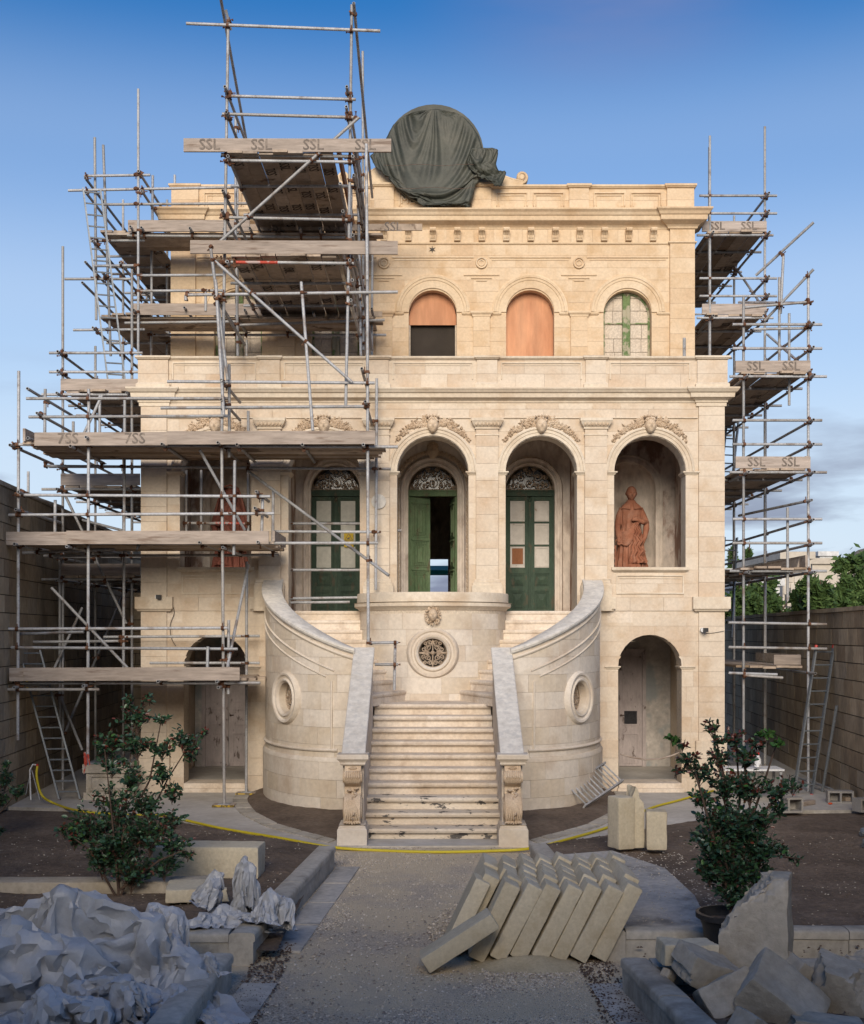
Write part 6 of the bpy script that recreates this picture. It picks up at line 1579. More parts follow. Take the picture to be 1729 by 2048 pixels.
statue('clay_statue', (3.72, 1.98, 3.72), 'terracotta statue of a bald robed man holding his mantle in the right-hand niche', M['terracotta'])
statue('clay_statue', (-3.80, 1.98, 3.68), 'dark red cloaked statue half hidden by scaffold boards in the left-hand niche', M['terracotta_dark'], True, -1, .3)

# ================================================================== TARPAULIN
def cloth_rows(name, rows, Y0, parent, bulge, thick, fold, nu=70, nv=90, seed=0, sag=None):
    ys = [r[0] for r in rows]
    def lr(py):
        for a, b in zip(rows[:-1], rows[1:]):
            if a[0] <= py <= b[0]: t = (py - a[0]) / max(1e-6, b[0] - a[0]); return a[1] + (b[1] - a[1]) * t, a[2] + (b[2] - a[2]) * t
        return rows[-1][1:]
    def fr(u, v):
        py = ys[0] + (ys[-1] - ys[0]) * v; L_, R_ = lr(py); e = (noise.noise(Vector((u * 3, v * 14, seed))) * 1.5)
        px = L_ + (R_ - L_) * u + e; p = W(px, py, Y0)
        s_ = max(0, math.sin(math.pi * min(max(u, 0), 1))) ** .45 * (max(0, math.sin(math.pi * (.04 + .96 * min(1, v * 1.02)))) ** .4)
        p.y = Y0 - bulge * s_ - fold(p.x, p.z, u, v) * min(1, s_ * 1.6 + .15)
        return p
    mb = MB().grid(fr, nu, nv)
    n = len(mb.v)
    mb.v += [Vector((v.x, max(v.y + .03, Y0 + (thick if v.z > uz(372) else .0)), v.z)) for v in mb.v[:n]]
    mb.f += [tuple(reversed([i + n for i in f])) for f in list(mb.f)]
    w = nu + 1
    for j in range(nv):
        for i in (0, nu): a = j * w + i; mb.f.append((a, a + w, a + w + n, a + n) if i == 0 else (a, a + n, a + w + n, a + w))
    for i in range(nu):
        for j in (0, nv): a = j * w + i; mb.f.append((a, a + 1, a + 1 + n, a + n))
    return mb.build(name, M['tarp'], parent, smooth=180)
tp = empty('tarpaulin', (0, 0, 0), 'dark green tarpaulin draped over the round pediment on the roof', 'tarpaulin')
def rid(x, y, z): return 1 - 2 * abs(noise.noise(Vector((x, y, z))))
def hung_cloth(name, rows, Y0, parent, nu, nv, pin, grow, colliders, bulge, frames, seed, drift=.0):
    ys = [r[0] for r in rows]
    def lr(py):
        for a, b in zip(rows[:-1], rows[1:]):
            if a[0] <= py <= b[0]: t = (py - a[0]) / max(1e-6, b[0] - a[0]); return a[1] + (b[1] - a[1]) * t, a[2] + (b[2] - a[2]) * t
        return rows[-1][1:]
    def fr(u, v):
        py = ys[0] + (ys[-1] - ys[0]) * v; L_, R_ = lr(py); p = W(L_ + (R_ - L_) * u, py + 3 * noise.noise(Vector((u * 9, 1, seed))) * v, Y0)
        s_ = math.sin(math.pi * u) ** .4 if 0 < u < 1 else 0
        p.y = Y0 - bulge * s_ * min(1, v * 5) - .03 * noise.noise(Vector((p.x * 5, p.z * 1.5, seed))) - .01; return p
    mb = MB().grid(fr, nu, nv); me = bpy.data.meshes.new(name); me.from_pydata([tuple(v) for v in mb.v], [], mb.f)
    c = bpy.data.objects.new(name, me); COL.objects.link(c); vg = c.vertex_groups.new(name='pin')
    vg.add([j * (nu + 1) + i for j in range(nv + 1) for i in range(nu + 1) if pin(i / nu, j / nv)], 1.0, 'REPLACE')
    cols = []
    for vs, fs in colliders:
        m_c = bpy.data.meshes.new('prop'); m_c.from_pydata([tuple(v) for v in vs], [], fs); o = bpy.data.objects.new('prop', m_c); COL.objects.link(o); o.modifiers.new('k', 'COLLISION'); o.collision.thickness_outer = .01; cols.append(o)
    m = c.modifiers.new('cl', 'CLOTH'); q = m.settings; q.quality = 5; q.mass = .3; q.tension_stiffness = 15; q.compression_stiffness = 15; q.shear_stiffness = 5; q.bending_stiffness = .25; q.air_damping = 1; q.shrink_min = grow; q.vertex_group_mass = 'pin'
    m.collision_settings.use_self_collision = True; m.collision_settings.self_distance_min = .006; m.collision_settings.distance_min = .01; m.collision_settings.collision_quality = 2
    m.point_cache.frame_start = 1; m.point_cache.frame_end = frames + 1
    for f in range(1, frames + 1): sc.frame_set(f)
    out_ = bpy.data.meshes.new_from_object(c.evaluated_get(bpy.context.evaluated_depsgraph_get()))
    for o in cols + [c]: bpy.data.objects.remove(o)
    sc.frame_set(1)
    out_.shade_smooth(); out_.materials.clear(); out_.materials.append(M['tarp'])
    o = bpy.data.objects.new(name, out_); COL.objects.link(o); o.parent = parent
    md = o.modifiers.new('t', 'SOLIDIFY'); md.thickness = .008; md.offset = 1
    return o
wallc = ([(-3, YU - .10, 10), (3, YU - .10, 10), (3, YU - .10, 13.5), (-3, YU - .10, 13.5), (-3, YU + .3, 10), (3, YU + .3, 10), (3, YU + .3, 13.5), (-3, YU + .3, 13.5)], [(0, 1, 2, 3), (7, 6, 5, 4), (0, 4, 5, 1), (1, 5, 6, 2), (2, 6, 7, 3), (3, 7, 4, 0)])
rows1 = [(219, 858, 878), (221, 846, 890), (226, 822, 912), (236, 803, 930), (250, 787, 943), (270, 777, 957), (292, 764, 964), (312, 740, 966), (330, 750, 972), (345, 763, 972), (358, 784, 960), (372, 798, 952), (386, 816, 950), (402, 834, 947), (414, 846, 942), (419, 851, 936)]
zl_ = uz(424) + .015
ledgec = ([(-3, YU - .5, zl_ - .4), (3, YU - .5, zl_ - .4), (3, YU + .3, zl_ - .4), (-3, YU + .3, zl_ - .4), (-3, YU - .5, zl_), (3, YU - .5, zl_), (3, YU + .3, zl_), (-3, YU + .3, zl_)], [(3, 2, 1, 0), (4, 5, 6, 7), (0, 1, 5, 4), (1, 2, 6, 5), (2, 3, 7, 6), (3, 0, 4, 7)])
def pin1(u, v):
    if v < .02: return True
    if v < .52 and (u < .02 or u > .98): return True
    if v < .72 and (u < .02) and int(v * 60) % 4 == 0: return True
    if u > .98 and v < .80 and int(v * 60) % 5 == 0: return True
    return v > .985 and (abs(u - .08) < .03 or abs(u - .96) < .03) or (abs(u - .10) < .016 and abs(v - .86) < .012) or (abs(u - .93) < .016 and abs(v - .70) < .012)
hung_cloth('draped_sheet', rows1, YU - .18, tp, 84, 92, pin1, -.10, [wallc, ledgec], .06, 42, 1)
rows2 = [(296, 945, 985), (300, 942, 997), (312, 938, 995), (324, 934, 992), (336, 938, 1006), (345, 946, 1013), (356, 962, 1010), (364, 980, 1004), (369, 988, 998)]
hung_cloth('gathered_corner', rows2, YU - .26, tp, 40, 40, lambda u, v: v < .03 or u < .03 or (u > .97 and v < .15) or (u > .97 and .6 < v < .7), -.22, [wallc], .05, 40, 2)
# the round drum shape under the sheet
mb = MB(); c_ = W(868, 318, YU + .1); rr = 99 * (YU + .1 - CY) / FPX; n = 40
ring0 = [(c_.x + math.cos(2 * math.pi * k / n) * rr, c_.z + math.sin(2 * math.pi * k / n) * rr * 1.0) for k in range(n)]
mb.v += [Vector((x, YU - .13, z)) for x, z in ring0] + [Vector((x, YU + .35, z)) for x, z in ring0]
mb.f += [tuple(reversed(range(n))), tuple(range(n, 2 * n))] + [(k, (k + 1) % n, (k + 1) % n + n, k + n) for k in range(n)]
mb.build('wrapped_disc', M['tarp'], tp, smooth=40)
for py in (330, 376): MB().tube([W(768 + (py - 330) * .6 + (948 - 768) * k / 12, py + 1.5 * math.sin(k), YU - .30 - .08 * math.sin(math.pi * k / 12)) for k in range(13)], .004, 4).build('tie_rope', M['iron'], tp)

# ================================================================== SHRUBS
def leaf_mesh(mt):
    me = bpy.data.meshes.new('leaf')
    v = [(0, 0, 0), (.33, .26, .07), (.72, .22, .06), (1, 0, -.02), (.72, -.22, .06), (.33, -.26, .07), (.35, 0, 0), (.72, 0, 0)]
    f = [(0, 6, 1), (1, 6, 7, 2), (2, 7, 3), (3, 7, 4), (4, 7, 6, 5), (5, 6, 0)]
    me.from_pydata(v, [], f); me.materials.append(M[mt]); return me, v, f
LM = {k: leaf_mesh(k) for k in ('leaf', 'leafred', 'leaflight')}
def shrub(name, label, Y, base, clusters, size, seed, stems, singles=250, pot=None, cat='shrub'):
    rg = random.Random(seed); root = empty(name, base, label, cat)
    inv = Matrix.Translation(-Vector(base)); allv = []
    mb = MB()
    for st_ in stems:
        pts = [W(a, b, Y + dy) for a, b, dy in st_]; n = len(pts); mb.tube(pts, [.013 * (1 - .75 * k / (n - 1)) + .002 for k in range(n)], 6)
    for (px, py, rp, cnt, red) in clusters:
        c = W(px, py, Y); r = rp * (Y - CY) / FPX
        core_ = c + Vector((0, 0, -r * .9))
        cnt = int(cnt * 3.4)
        for k in range(max(3, cnt // 14)):
            d = Vector((rg.gauss(0, 1), rg.gauss(0, 1), abs(rg.gauss(.3, .8)))).normalized(); tip = c + d * r * rg.uniform(.6, 1.15)
            b0 = core_.lerp(c, rg.random() * .6); mid = b0.lerp(tip, .5) + Vector((0, 0, .02)); mb.tube([b0, mid, tip], [.004, .003, .0015], 4)
            nl = max(3, cnt // max(3, cnt // 14))
            for j in range(nl):
                t = .25 + .75 * (j + rg.random()) / nl; p = (b0.lerp(mid, t * 2) if t < .5 else mid.lerp(tip, t * 2 - 1)) + Vector((rg.uniform(-1, 1), rg.uniform(-1, 1), rg.uniform(-1, 1))) * r * .16
                ax = Vector((rg.gauss(0, 1), rg.gauss(0, 1), rg.gauss(.15, .6))) + d * .6; ax.normalize()
                q = ax.to_track_quat('X', 'Z') @ Matrix.Rotation(rg.uniform(-1.2, 1.2), 3, 'X').to_quaternion()
                k_ = 'leafred' if rg.random() < red * (t ** 2) else ('leaflight' if rg.random() < (.04 if red < .9 else .0) else 'leaf')
                if red < 0: k_ = 'leaflight'
                allv.append((p.y, p, q, size * rg.uniform(.6, 1.25) * (.75 if k_ == 'leafred' else 1), k_))
    mb.build('twigs', M['bark'], root, smooth=60)
    allv.sort(key=lambda a: -a[3] + (a[0] - Y) * .02)
    for y, p, q, s, k_ in allv[:singles]:
        o = bpy.data.objects.new('leaf', LM[k_][0]); COL.objects.link(o); o.parent = root; o.matrix_local = Matrix.LocRotScale(p - Vector(base), q, Vector((s, s, s)))
    for kk in ('leaf', 'leafred', 'leaflight'):
        mb = MB(); _, v0, f0 = LM[kk]
        for y, p, q, s, k_ in allv[singles:]:
            if k_ == kk: mb.add([p + q @ (Vector(v) * s) for v in v0], f0)
        if mb.v: o = mb.build('foliage', M[kk], root); o['kind'] = 'stuff'
    return root
b_ = G(235, 1815, .09)
shrub('camellia_shrub', 'tall open shrub with young reddish tips behind the piled white sacks', -8.6, (b_.x, -8.6, .08),
      [(240, 1680, 62, 230, .15), (185, 1655, 48, 130, .3), (300, 1665, 58, 190, .2), (262, 1738, 58, 180, .1), (205, 1720, 45, 120, .1), (150, 1680, 26, 50, .4), (345, 1690, 34, 70, .3), (330, 1735, 34, 60, .2), (235, 1610, 50, 110, .2), (290, 1610, 42, 80, .2), (350, 1640, 22, 35, .5),
       (275, 1440, 36, 85, .5), (275, 1490, 34, 80, .2), (215, 1490, 34, 75, .5), (225, 1530, 32, 60, .2), (325, 1500, 28, 55, .3), (325, 1550, 30, 55, .2), (365, 1480, 28, 50, .5), (385, 1510, 26, 45, .5), (270, 1560, 36, 65, .2), (345, 1590, 28, 40, .2), (325, 1440, 16, 20, .5), (300, 1400, 14, 22, .9), (260, 1405, 14, 20, .9), (405, 1470, 14, 16, .9), (130, 1665, 18, 22, .4), (375, 1710, 18, 20, .3)],
      .058, 11, [[(235, 1815, 0), (243, 1700, 0), (255, 1580, .02), (270, 1430, .05)], [(240, 1800, 0), (290, 1650, .05), (335, 1560, .1), (385, 1480, .1)], [(238, 1790, 0), (225, 1640, -.1), (210, 1500, -.12)], [(250, 1660, 0), (300, 1560, 0), (325, 1430, .05)], [(236, 1800, 0), (180, 1700, -.1), (140, 1670, -.1)], [(240, 1780, 0), (320, 1720, -.1), (370, 1700, -.1)]])
b_ = W(1462, 1880, -11.15)
shrub('potted_shrub', 'bushy dark shrub with red young shoots growing in a black pot', -11.15, (b_.x, -11.15, .3),
      [(1465, 1740, 62, 260, .03), (1428, 1690, 50, 190, .03), (1512, 1700, 52, 200, .05), (1470, 1650, 62, 240, .08), (1420, 1745, 34, 90, .05), (1515, 1755, 34, 90, .05), (1465, 1790, 42, 110, .05), (1425, 1640, 36, 90, .1), (1530, 1640, 38, 80, .2), (1560, 1700, 20, 22, .1), (1590, 1722, 16, 12, .1), (1405, 1600, 28, 45, .2),
       (1400, 1545, 34, 60, .5), (1375, 1520, 24, 34, .6), (1450, 1575, 44, 110, .3), (1500, 1580, 44, 110, .35), (1550, 1585, 34, 60, .3), (1440, 1520, 34, 60, .7), (1490, 1520, 30, 60, .6), (1425, 1460, 20, 26, .8), (1428, 1485, 18, 22, .4), (1470, 1480, 24, 34, 1.), (1515, 1490, 20, 24, .9), (1585, 1575, 22, 26, .2), (1350, 1545, 14, 12, .9), (1365, 1495, 14, 14, .9), (1560, 1620, 24, 30, .2), (1530, 1470, 16, 18, -1), (1560, 1490, 14, 14, -1), (1345, 1480, 12, 12, -1)],
      .050, 12, [[(1462, 1830, 0), (1466, 1700, 0), (1450, 1560, 0), (1425, 1440, 0)], [(1463, 1820, 0), (1500, 1650, .05), (1530, 1560, .05), (1556, 1480, .1)], [(1463, 1810, 0), (1420, 1650, -.05), (1390, 1540, -.05), (1350, 1540, 0)], [(1464, 1780, 0), (1480, 1600, .1), (1472, 1470, .1)], [(1466, 1760, 0), (1540, 1710, -.05), (1605, 1718, -.05)], [(1464, 1700, 0), (1540, 1610, 0), (1590, 1570, .05)]])
b_ = G(-30, 1650, .09)
shrub('edge_shrub', 'small dark shrub at the far left beside the garden wall', -5.2, (b_.x, -5.2, .05),
      [(10, 1560, 26, 70, .1), (34, 1585, 20, 50, .1), (-5, 1600, 28, 70, .1), (-20, 1545, 26, 50, .1), (15, 1530, 12, 16, .1), (-30, 1610, 26, 50, 0)], .05, 13, [[(-20, 1650, 0), (0, 1580, 0), (20, 1530, 0)], [(-20, 1650, 0), (30, 1590, 0)]], 60)
shrub('edge_shrub', 'few dark leaves of a shrub cut by the picture edge above the sacks', -8.2, (W(-40, 1720, -8.2).x, -8.2, .05),
      [(-8, 1665, 18, 40, .1), (-20, 1690, 20, 40, .1)], .045, 14, [[(-40, 1750, 0), (-5, 1665, 0)]], 40)
px_ = W(1458, 1850, -11.15).x
pot = empty('plant_pot', (px_, -11.15, 0), 'round black plastic plant pot half hidden by the big broken slab', 'plant pot')
def pf(u, v):
    pr_ = [(.15, .0), (.17, .02), (.21, .34), (.235, .40), (.262, .41), (.262, .45), (.235, .455), (.225, .42), (.20, .36), (0.001, .36)]
    k = min(int(v * 9), 8); t = v * 9 - k; r = pr_[k][0] + (pr_[k + 1][0] - pr_[k][0]) * t; z = pr_[k][1] + (pr_[k + 1][1] - pr_[k][1]) * t
    return Vector((math.cos(u * 2 * math.pi) * r, math.sin(u * 2 * math.pi) * r, z + .05))
MB().grid(pf, 32, 27, wrapu=True).build('pot_body', M['blackplastic'], pot, smooth=40, world=False)
MB().grid(lambda u, v: (math.cos(u * 6.2832) * .21 * v, math.sin(u * 6.2832) * .21 * v, .43 + .01 * noise.noise(Vector((u * 9, v * 4, 1)))), 20, 4, wrapu=True).build('potting_soil', M['soil'], pot, world=False)

# ================================================================== CUT AND BROKEN STONE
def cut_stone(name, lx, ly, lz, mt, seed=0, bev=.014, rough=.003, chips=0, cuts=(), sub=7, flat_=38):
    bm = bmesh.new(); bmesh.ops.create_cube(bm, size=1.0)
    for v in bm.verts: v.co = Vector((v.co.x * lx, v.co.y * ly, v.co.z * lz))
    bmesh.ops.bevel(bm, geom=bm.edges[:], offset=bev, segments=2, affect='EDGES', profile=.6)
    if sub:
        bmesh.ops.triangulate(bm, faces=bm.faces[:]) if False else None
        L_ = max(lx, ly, lz) / sub
        bmesh.ops.subdivide_edges(bm, edges=[e for e in bm.edges if e.calc_length() > L_ * 1.3], cuts=min(sub, 14), use_grid_fill=True)
    rg = random.Random(seed); off = Vector((seed * 3.1, seed * 1.7, seed * .9))
    for p, n_ in cuts:
        p = Vector(p); n_ = Vector(n_).normalized()
        for v in bm.verts:
            d = (v.co - p).dot(n_)
            if d > 0: v.co = v.co - n_ * d + n_ * (.040 * noise.noise(v.co * 8 + off) + .022 * noise.noise(v.co * 22 + off) + .010 * noise.noise(v.co * 50 + off) - .01) - n_ * .02 * abs(noise.noise(v.co * 5 + off))
    for v in bm.verts:
        v.co += Vector((noise.noise(v.co * 6 + off), noise.noise(v.co * 6 + off + Vector((5, 0, 0))), noise.noise(v.co * 6 + off + Vector((0, 7, 0))))) * rough + Vector((noise.noise(v.co * 19 + off), noise.noise(v.co * 21 + off), noise.noise(v.co * 17 + off))) * rough * .35
    bmesh.ops.recalc_face_normals(bm, faces=bm.faces[:])
    me = bpy.data.meshes.new(name); bm.to_mesh(me); bm.free(); me.materials.append(M[mt]); me.shade_smooth(); me.set_sharp_from_angle(angle=R(flat_))
    return me
def put(name, me, loc, rot=(0, 0, 0), label=None, cat=None, group=None):
    o = bpy.data.objects.new(name, me); COL.objects.link(o); o.location = loc; o.rotation_euler = tuple(R(a) for a in rot); return tag(o, label, cat, group)
bl_meshes = [cut_stone('stone_block', .136 + .004 * (s_ % 3), .265, .66 + .008 * s_, 'newblock', s_, .014, .004, sub=4) for s_ in range(5)]
lean = 27.0; ordn = ['first', 'second', 'third', 'fourth', 'fifth', 'sixth', 'seventh', 'eighth', 'ninth', 'tenth']
rown = ['front', 'second', 'third', 'fourth', 'back']
rg = random.Random(3)
X0_ = W(955, 1925, -10.85).x
for row in range(5):
    n_in = 7 if row == 0 else 8
    for k in range(n_in):
        y = -10.72 + row * .285; x = X0_ + .168 * k + (.0 if row == 0 else -.168 - .0) + row * .012
        th = R(lean + rg.uniform(-1.2, 1.2)); h_ = .335; t_ = .074
        # stands on its lower right edge
        cx = x + math.sin(th) * h_ - 0 * t_; cz = .004 + math.cos(th) * h_ + math.sin(th) * t_
        put('stone_block', rg.choice(bl_meshes), (cx + rg.uniform(-.006, .006), y + rg.uniform(-.02, .02), cz + rg.uniform(0, .01) + (rg.uniform(0, .02) if row else 0)), (rg.uniform(-.8, .8), math.degrees(th), rg.uniform(-1.5, 1.5)),
            'pale limestone block leaning in the %s row of the stack, %s from the left' % (rown[row], ordn[k]), 'stone block', 'leaning stack of fresh limestone blocks')
put('stone_block', bl_meshes[1], (W(918, 1862, -11.0).x, -11.02, .245), (0, 58, 4), 'pale limestone block slumped lowest at the left end of the leaning stack', 'stone block', 'leaning stack of fresh limestone blocks')
put('stone_block', bl_meshes[3], (W(930, 1815, -10.45).x, -10.5, .335), (0, 26, 2), 'pale limestone block leaning behind the slumped one at the stack end', 'stone block', 'leaning stack of fresh limestone blocks')
# three upright pieces
me = cut_stone('upright_block', .23, .26, .62, 'newblock', 21, .02, .006); put('upright_block', me, (W(1244, 1690, -6.35).x, -6.3, .165 + .31), (0, 0, 24), 'upright pale block with a square top, left of the three standing pieces', 'stone block', 'upright cut stones on the dusty slab')
me = cut_stone('upright_block', .17, .26, .74, 'newblock', 22, .02, .006, cuts=[((.0, 0, .30), (1, 0, .55)), ((-.06, 0, .3), (-1, 0, .15))]); put('upright_block', me, (W(1273, 1690, -6.3).x, -6.2, .165 + .37), (0, 0, 8), 'tallest wedge-topped pale slab between two upright blocks', 'stone block', 'upright cut stones on the dusty slab')
me = cut_stone('upright_block', .24, .25, .46, 'newblock', 23, .02, .006); put('upright_block', me, (W(1311, 1690, -6.3).x, -6.35, .165 + .23), (0, 0, -6), 'shortest upright pale block, right of the wedge-topped slab', 'stone block', 'upright cut stones on the dusty slab')
# stone in the left bed
me = cut_stone('cut_slab', 1.15, .42, .34, 'newblock', 31, .015, .006, sub=8); put('cut_slab', me, (W(415, 1740, -7.7).x, -7.55, .26), (0, 0, -3), 'long pale dressed block behind the standing white sack', 'stone block')
me = cut_stone('cut_slab', 2.3, .30, .12, 'rubble', 32, .012, .006, sub=8); put('cut_slab', me, (W(180, 1760, -8.4).x, -8.35, .14), (0, 0, 1), 'long thin stone slab lying on the soil beside the open shrub', 'stone slab')
me = cut_stone('cut_slab', .62, .5, .13, 'newblock', 33, .015, .01, cuts=[((.2, 0, 0), (1, .4, .1))]); put('cut_slab', me, (W(395, 1795, -9.0).x, -8.9, .20), (0, 0, 8), 'short square slab half covered by the crumpled white sacks', 'stone slab')
me = cut_stone('cut_slab', .45, .4, .10, 'rubble', 34, .015, .01); put('cut_slab', me, (W(385, 1768, -8.5).x, -8.4, .16), (0, 0, 12), 'small flat slab between the shrub and the sacks', 'stone slab')
# broken lumps, right foreground
def lump(px, py, Y, dims, rot, seed, label, cuts=(), name='broken_stone', mt='rubble', bev=.02):
    me = cut_stone(name, *dims, mt, seed, bev, .014, cuts=cuts, sub=14, flat_=26); p = W(px, py, Y); return put(name, me, p, rot, label, 'broken stone', 'broken limestone in the near bed')
lump(1512, 1862, -11.95, (.50, .34, .86), (0, 0, -22), 41, 'biggest broken slab standing upright with a jagged sloping top', [((-.12, 0, .18), (-.75, -.1, .65)), ((-.1, -.12, .30), (-.2, -.8, .4))])
lump(1374, 1904, -12.0, (.40, .26, .155), (0, 2, 6), 42, 'clean cut flat block against the kerb, left of the upright slab', mt='newblock')
lump(1425, 1945, -12.25, (.56, .30, .22), (14, 22, 22), 43, 'long tilted lump with broken edges below the clean cut block', [((.2, 0, .0), (1, .2, .4)), ((-.24, 0, -.1), (-1, 0, -.5))])
lump(1455, 1990, -12.5, (.40, .26, .24), (-24, -24, 12), 44, 'pale square-cornered lump lying in front of the long tilted one', [((.15, 0, .08), (1, .3, .5))])
lump(1555, 2005, -12.6, (.55, .40, .36), (26, 38, -12), 45, 'large tilted lump with a pale flat face near the bottom edge', [((-.2, 0, -.1), (-1, .2, -.7))])
lump(1602, 1965, -12.2, (.34, .24, .26), (10, 40, 20), 46, 'bluish pale lump wedged right of the biggest slab', [((0, 0, .1), (.3, 0, 1))])
lump(1690, 1990, -12.4, (.48, .36, .42), (8, 14, -25), 47, 'bulky square lump at the right edge with a broken corner', [((.12, 0, .14), (.8, -.3, .7)), ((-.2, -.1, .05), (-1, -.4, .2))])
lump(1722, 1925, -11.9, (.30, .22, .30), (0, 12, 10), 48, 'thin lump standing at the right edge behind the bulky one', [((0, 0, .05), (-.5, 0, 1))])
lump(1640, 2050, -12.9, (.55, .25, .10), (0, 5, -6), 49, 'flat shard lying lowest in front of the broken stones', [((-.2, 0, 0), (-1, .1, .3))])
lump(1500, 2055, -12.95, (.22, .2, .16), (12, 30, 40), 50, 'small shard under the pale square-cornered lump')
lump(1338, 1950, -12.1, (.10, .08, .07), (12, 30, 40), 51, 'fist-sized chip by the near kerb corner')

# ================================================================== SACKS (woven plastic, dropped as real cloth over a few props)
def crumple(seed, n=64, ratio=.42, size=1.2, frames=34, props=5, hmax=.55, hmin=.15, at=None):
    rg = random.Random(seed); objs = []
    for i in range(props):
        x, y = rg.uniform(-.28, .28), rg.uniform(-.28, .28); h = rg.uniform(hmin, hmax); r = rg.uniform(.05, .13); k = 10; top = rg.uniform(.15, .9)
        if at: x, y, h = at[i]; r = .11; top = .6
        vs = [(x + math.cos(6.283 * j / k) * r, y + math.sin(6.283 * j / k) * r, 0) for j in range(k)] + [(x + math.cos(6.283 * j / k) * r * top, y + math.sin(6.283 * j / k) * r * top, h) for j in range(k)] + [(x, y, h + .03)]
        fs = [(j, (j + 1) % k, (j + 1) % k + k, j + k) for j in range(k)] + [(j + k, (j + 1) % k + k, 2 * k) for j in range(k)]
        me = bpy.data.meshes.new('prop'); me.from_pydata(vs, [], fs); o = bpy.data.objects.new('prop', me); COL.objects.link(o)
        o.modifiers.new('k', 'COLLISION'); o.collision.thickness_outer = .012; objs.append(o)
    me = bpy.data.meshes.new('prop'); me.from_pydata([(-3, -3, 0), (3, -3, 0), (3, 3, 0), (-3, 3, 0)], [], [(0, 1, 2, 3)]); o = bpy.data.objects.new('prop', me); COL.objects.link(o); o.modifiers.new('k', 'COLLISION'); objs.append(o)
    vs = []; fs = []
    for j in range(n + 1):
        for i in range(n + 1):
            x = (i / n - .5) * size; y = (j / n - .5) * size * .9
            vs.append((x * (.85 if at else .72), y * (.85 if at else .75), hmax + .08 + .10 * noise.noise(Vector((x * 4, y * 4, seed))) + .05 * noise.noise(Vector((x * 9, y * 9, seed + 5)))))
    for j in range(n):
        for i in range(n): a = j * (n + 1) + i; fs.append((a, a + 1, a + n + 2, a + n + 1))
    me = bpy.data.meshes.new('sheet'); me.from_pydata(vs, [], fs); c = bpy.data.objects.new('sheet', me); COL.objects.link(c)
    m = c.modifiers.new('cl', 'CLOTH'); q = m.settings; q.quality = 4; q.mass = .15; q.tension_stiffness = 20; q.compression_stiffness = 20; q.shear_stiffness = 8; q.bending_stiffness = 1.2; q.air_damping = 1; q.shrink_min = -.35
    m.collision_settings.use_self_collision = True; m.collision_settings.self_distance_min = .006; m.collision_settings.distance_min = .008; m.collision_settings.collision_quality = 2
    m.point_cache.frame_start = 1; m.point_cache.frame_end = frames + 1
    for f in range(1, frames + 1): sc.frame_set(f)
    out_ = bpy.data.meshes.new_from_object(c.evaluated_get(bpy.context.evaluated_depsgraph_get()))
    for o in objs + [c]: bpy.data.objects.remove(o)
    sc.frame_set(1)
    off = Vector((seed * 3.3, 0, 0))
    nr_ = [v.normal.copy() for v in out_.vertices]
    rg2 = random.Random(seed + 50); planes = [(Vector((rg2.gauss(0, 1), rg2.gauss(0, 1), rg2.gauss(0, 1))).normalized(), L_ * rg2.uniform(.7, 1.4), am, rg2.random()) for L_, am in ((.30, .009), (.22, .010), (.17, .009), (.13, .007), (.10, .006), (.07, .003))]
    for v, n_ in zip(out_.vertices, nr_):
        d = sum(am * (abs(((v.co.dot(p_) / L_ + o_ + .25 * noise.noise(v.co * 5)) % 1) - .5) * 4 - 1) for p_, L_, am, o_ in planes)
        v.co += n_ * d
    o = bpy.data.objects.new('sheet', out_); COL.objects.link(o)
    dm = o.modifiers.new('d', 'DECIMATE'); dm.ratio = ratio
    bpy.context.view_layer.update()
    fin = bpy.data.meshes.new_from_object(o.evaluated_get(bpy.context.evaluated_depsgraph_get())); bpy.data.objects.remove(o)
    fin.shade_smooth(); fin.set_sharp_from_angle(angle=R(16 if ratio < .3 else 38)); fin.materials.clear(); fin.materials.append(M['sack']); return fin
t0_sheet = crumple
sheets = [crumple(1, size=1.5, props=2, hmax=.62, at=[(-.30, .02, .62), (.26, -.04, .46)]), crumple(3, size=1.5, props=3, hmax=.5, at=[(-.34, -.1, .36), (.10, .14, .50), (.38, -.10, .30)]), crumple(4, props=2, hmax=.75, hmin=.6, ratio=.3), crumple(6, size=1.6, props=3, hmax=.6, at=[(-.32, .1, .50), (.05, -.12, .58), (.36, .12, .42)]), crumple(8, ratio=.25, size=1.5, props=6, hmax=.4), crumple(11, ratio=.22, props=2, hmax=.6, hmin=.45), crumple(12, ratio=.22, props=5, hmax=.35, hmin=.1)]
zf_ = {True: .09, False: .12}
def sk(px, py, Y, k, s_, rz, label, tilt=(0, 0), sz=1.0, z=None):
    p = W(px, py, Y); zz = z if z is not None else (.1 if Y > -11 else .13)
    o = bpy.data.objects.new('plastic_sack', sheets[k]); COL.objects.link(o); o.location = (p.x, p.y, zz); o.rotation_euler = (R(tilt[0]), R(tilt[1]), R(rz)); o.scale = (s_, s_, s_ * sz)
    tag(o, label, 'plastic sack', 'white plastic sacks in the left beds')
sk(415, 1800, -9.9, 2, .66, 30, 'flopped white sack with a raised pointed corner on the short slab', (0, 32), 1.0, .2)
sk(492, 1800, -10.0, 5, .62, 10, 'tallest white sack standing upright behind the kerb corner', (8, 0), 1.55, .16)
sk(440, 1850, -10.3, 4, .66, 120, 'crumpled white sack slumped on the kerb left of the upright one', (10, 8), .9, .16)
sk(525, 1850, -10.5, 6, .55, 60, 'small crumpled white sack hanging over the kerb corner', (0, 20), 1.5, .22)
sk(110, 1905, -11.85, 3, 1.05, 30, 'grey-white sack with a rounded hunched top at the back of the pile', (10, -8), 1.1, .15)
sk(225, 1915, -12.0, 0, 1.1, 8, 'widest open white sack with its flat panel spread to a point', (8, 0), 1.12, .1)
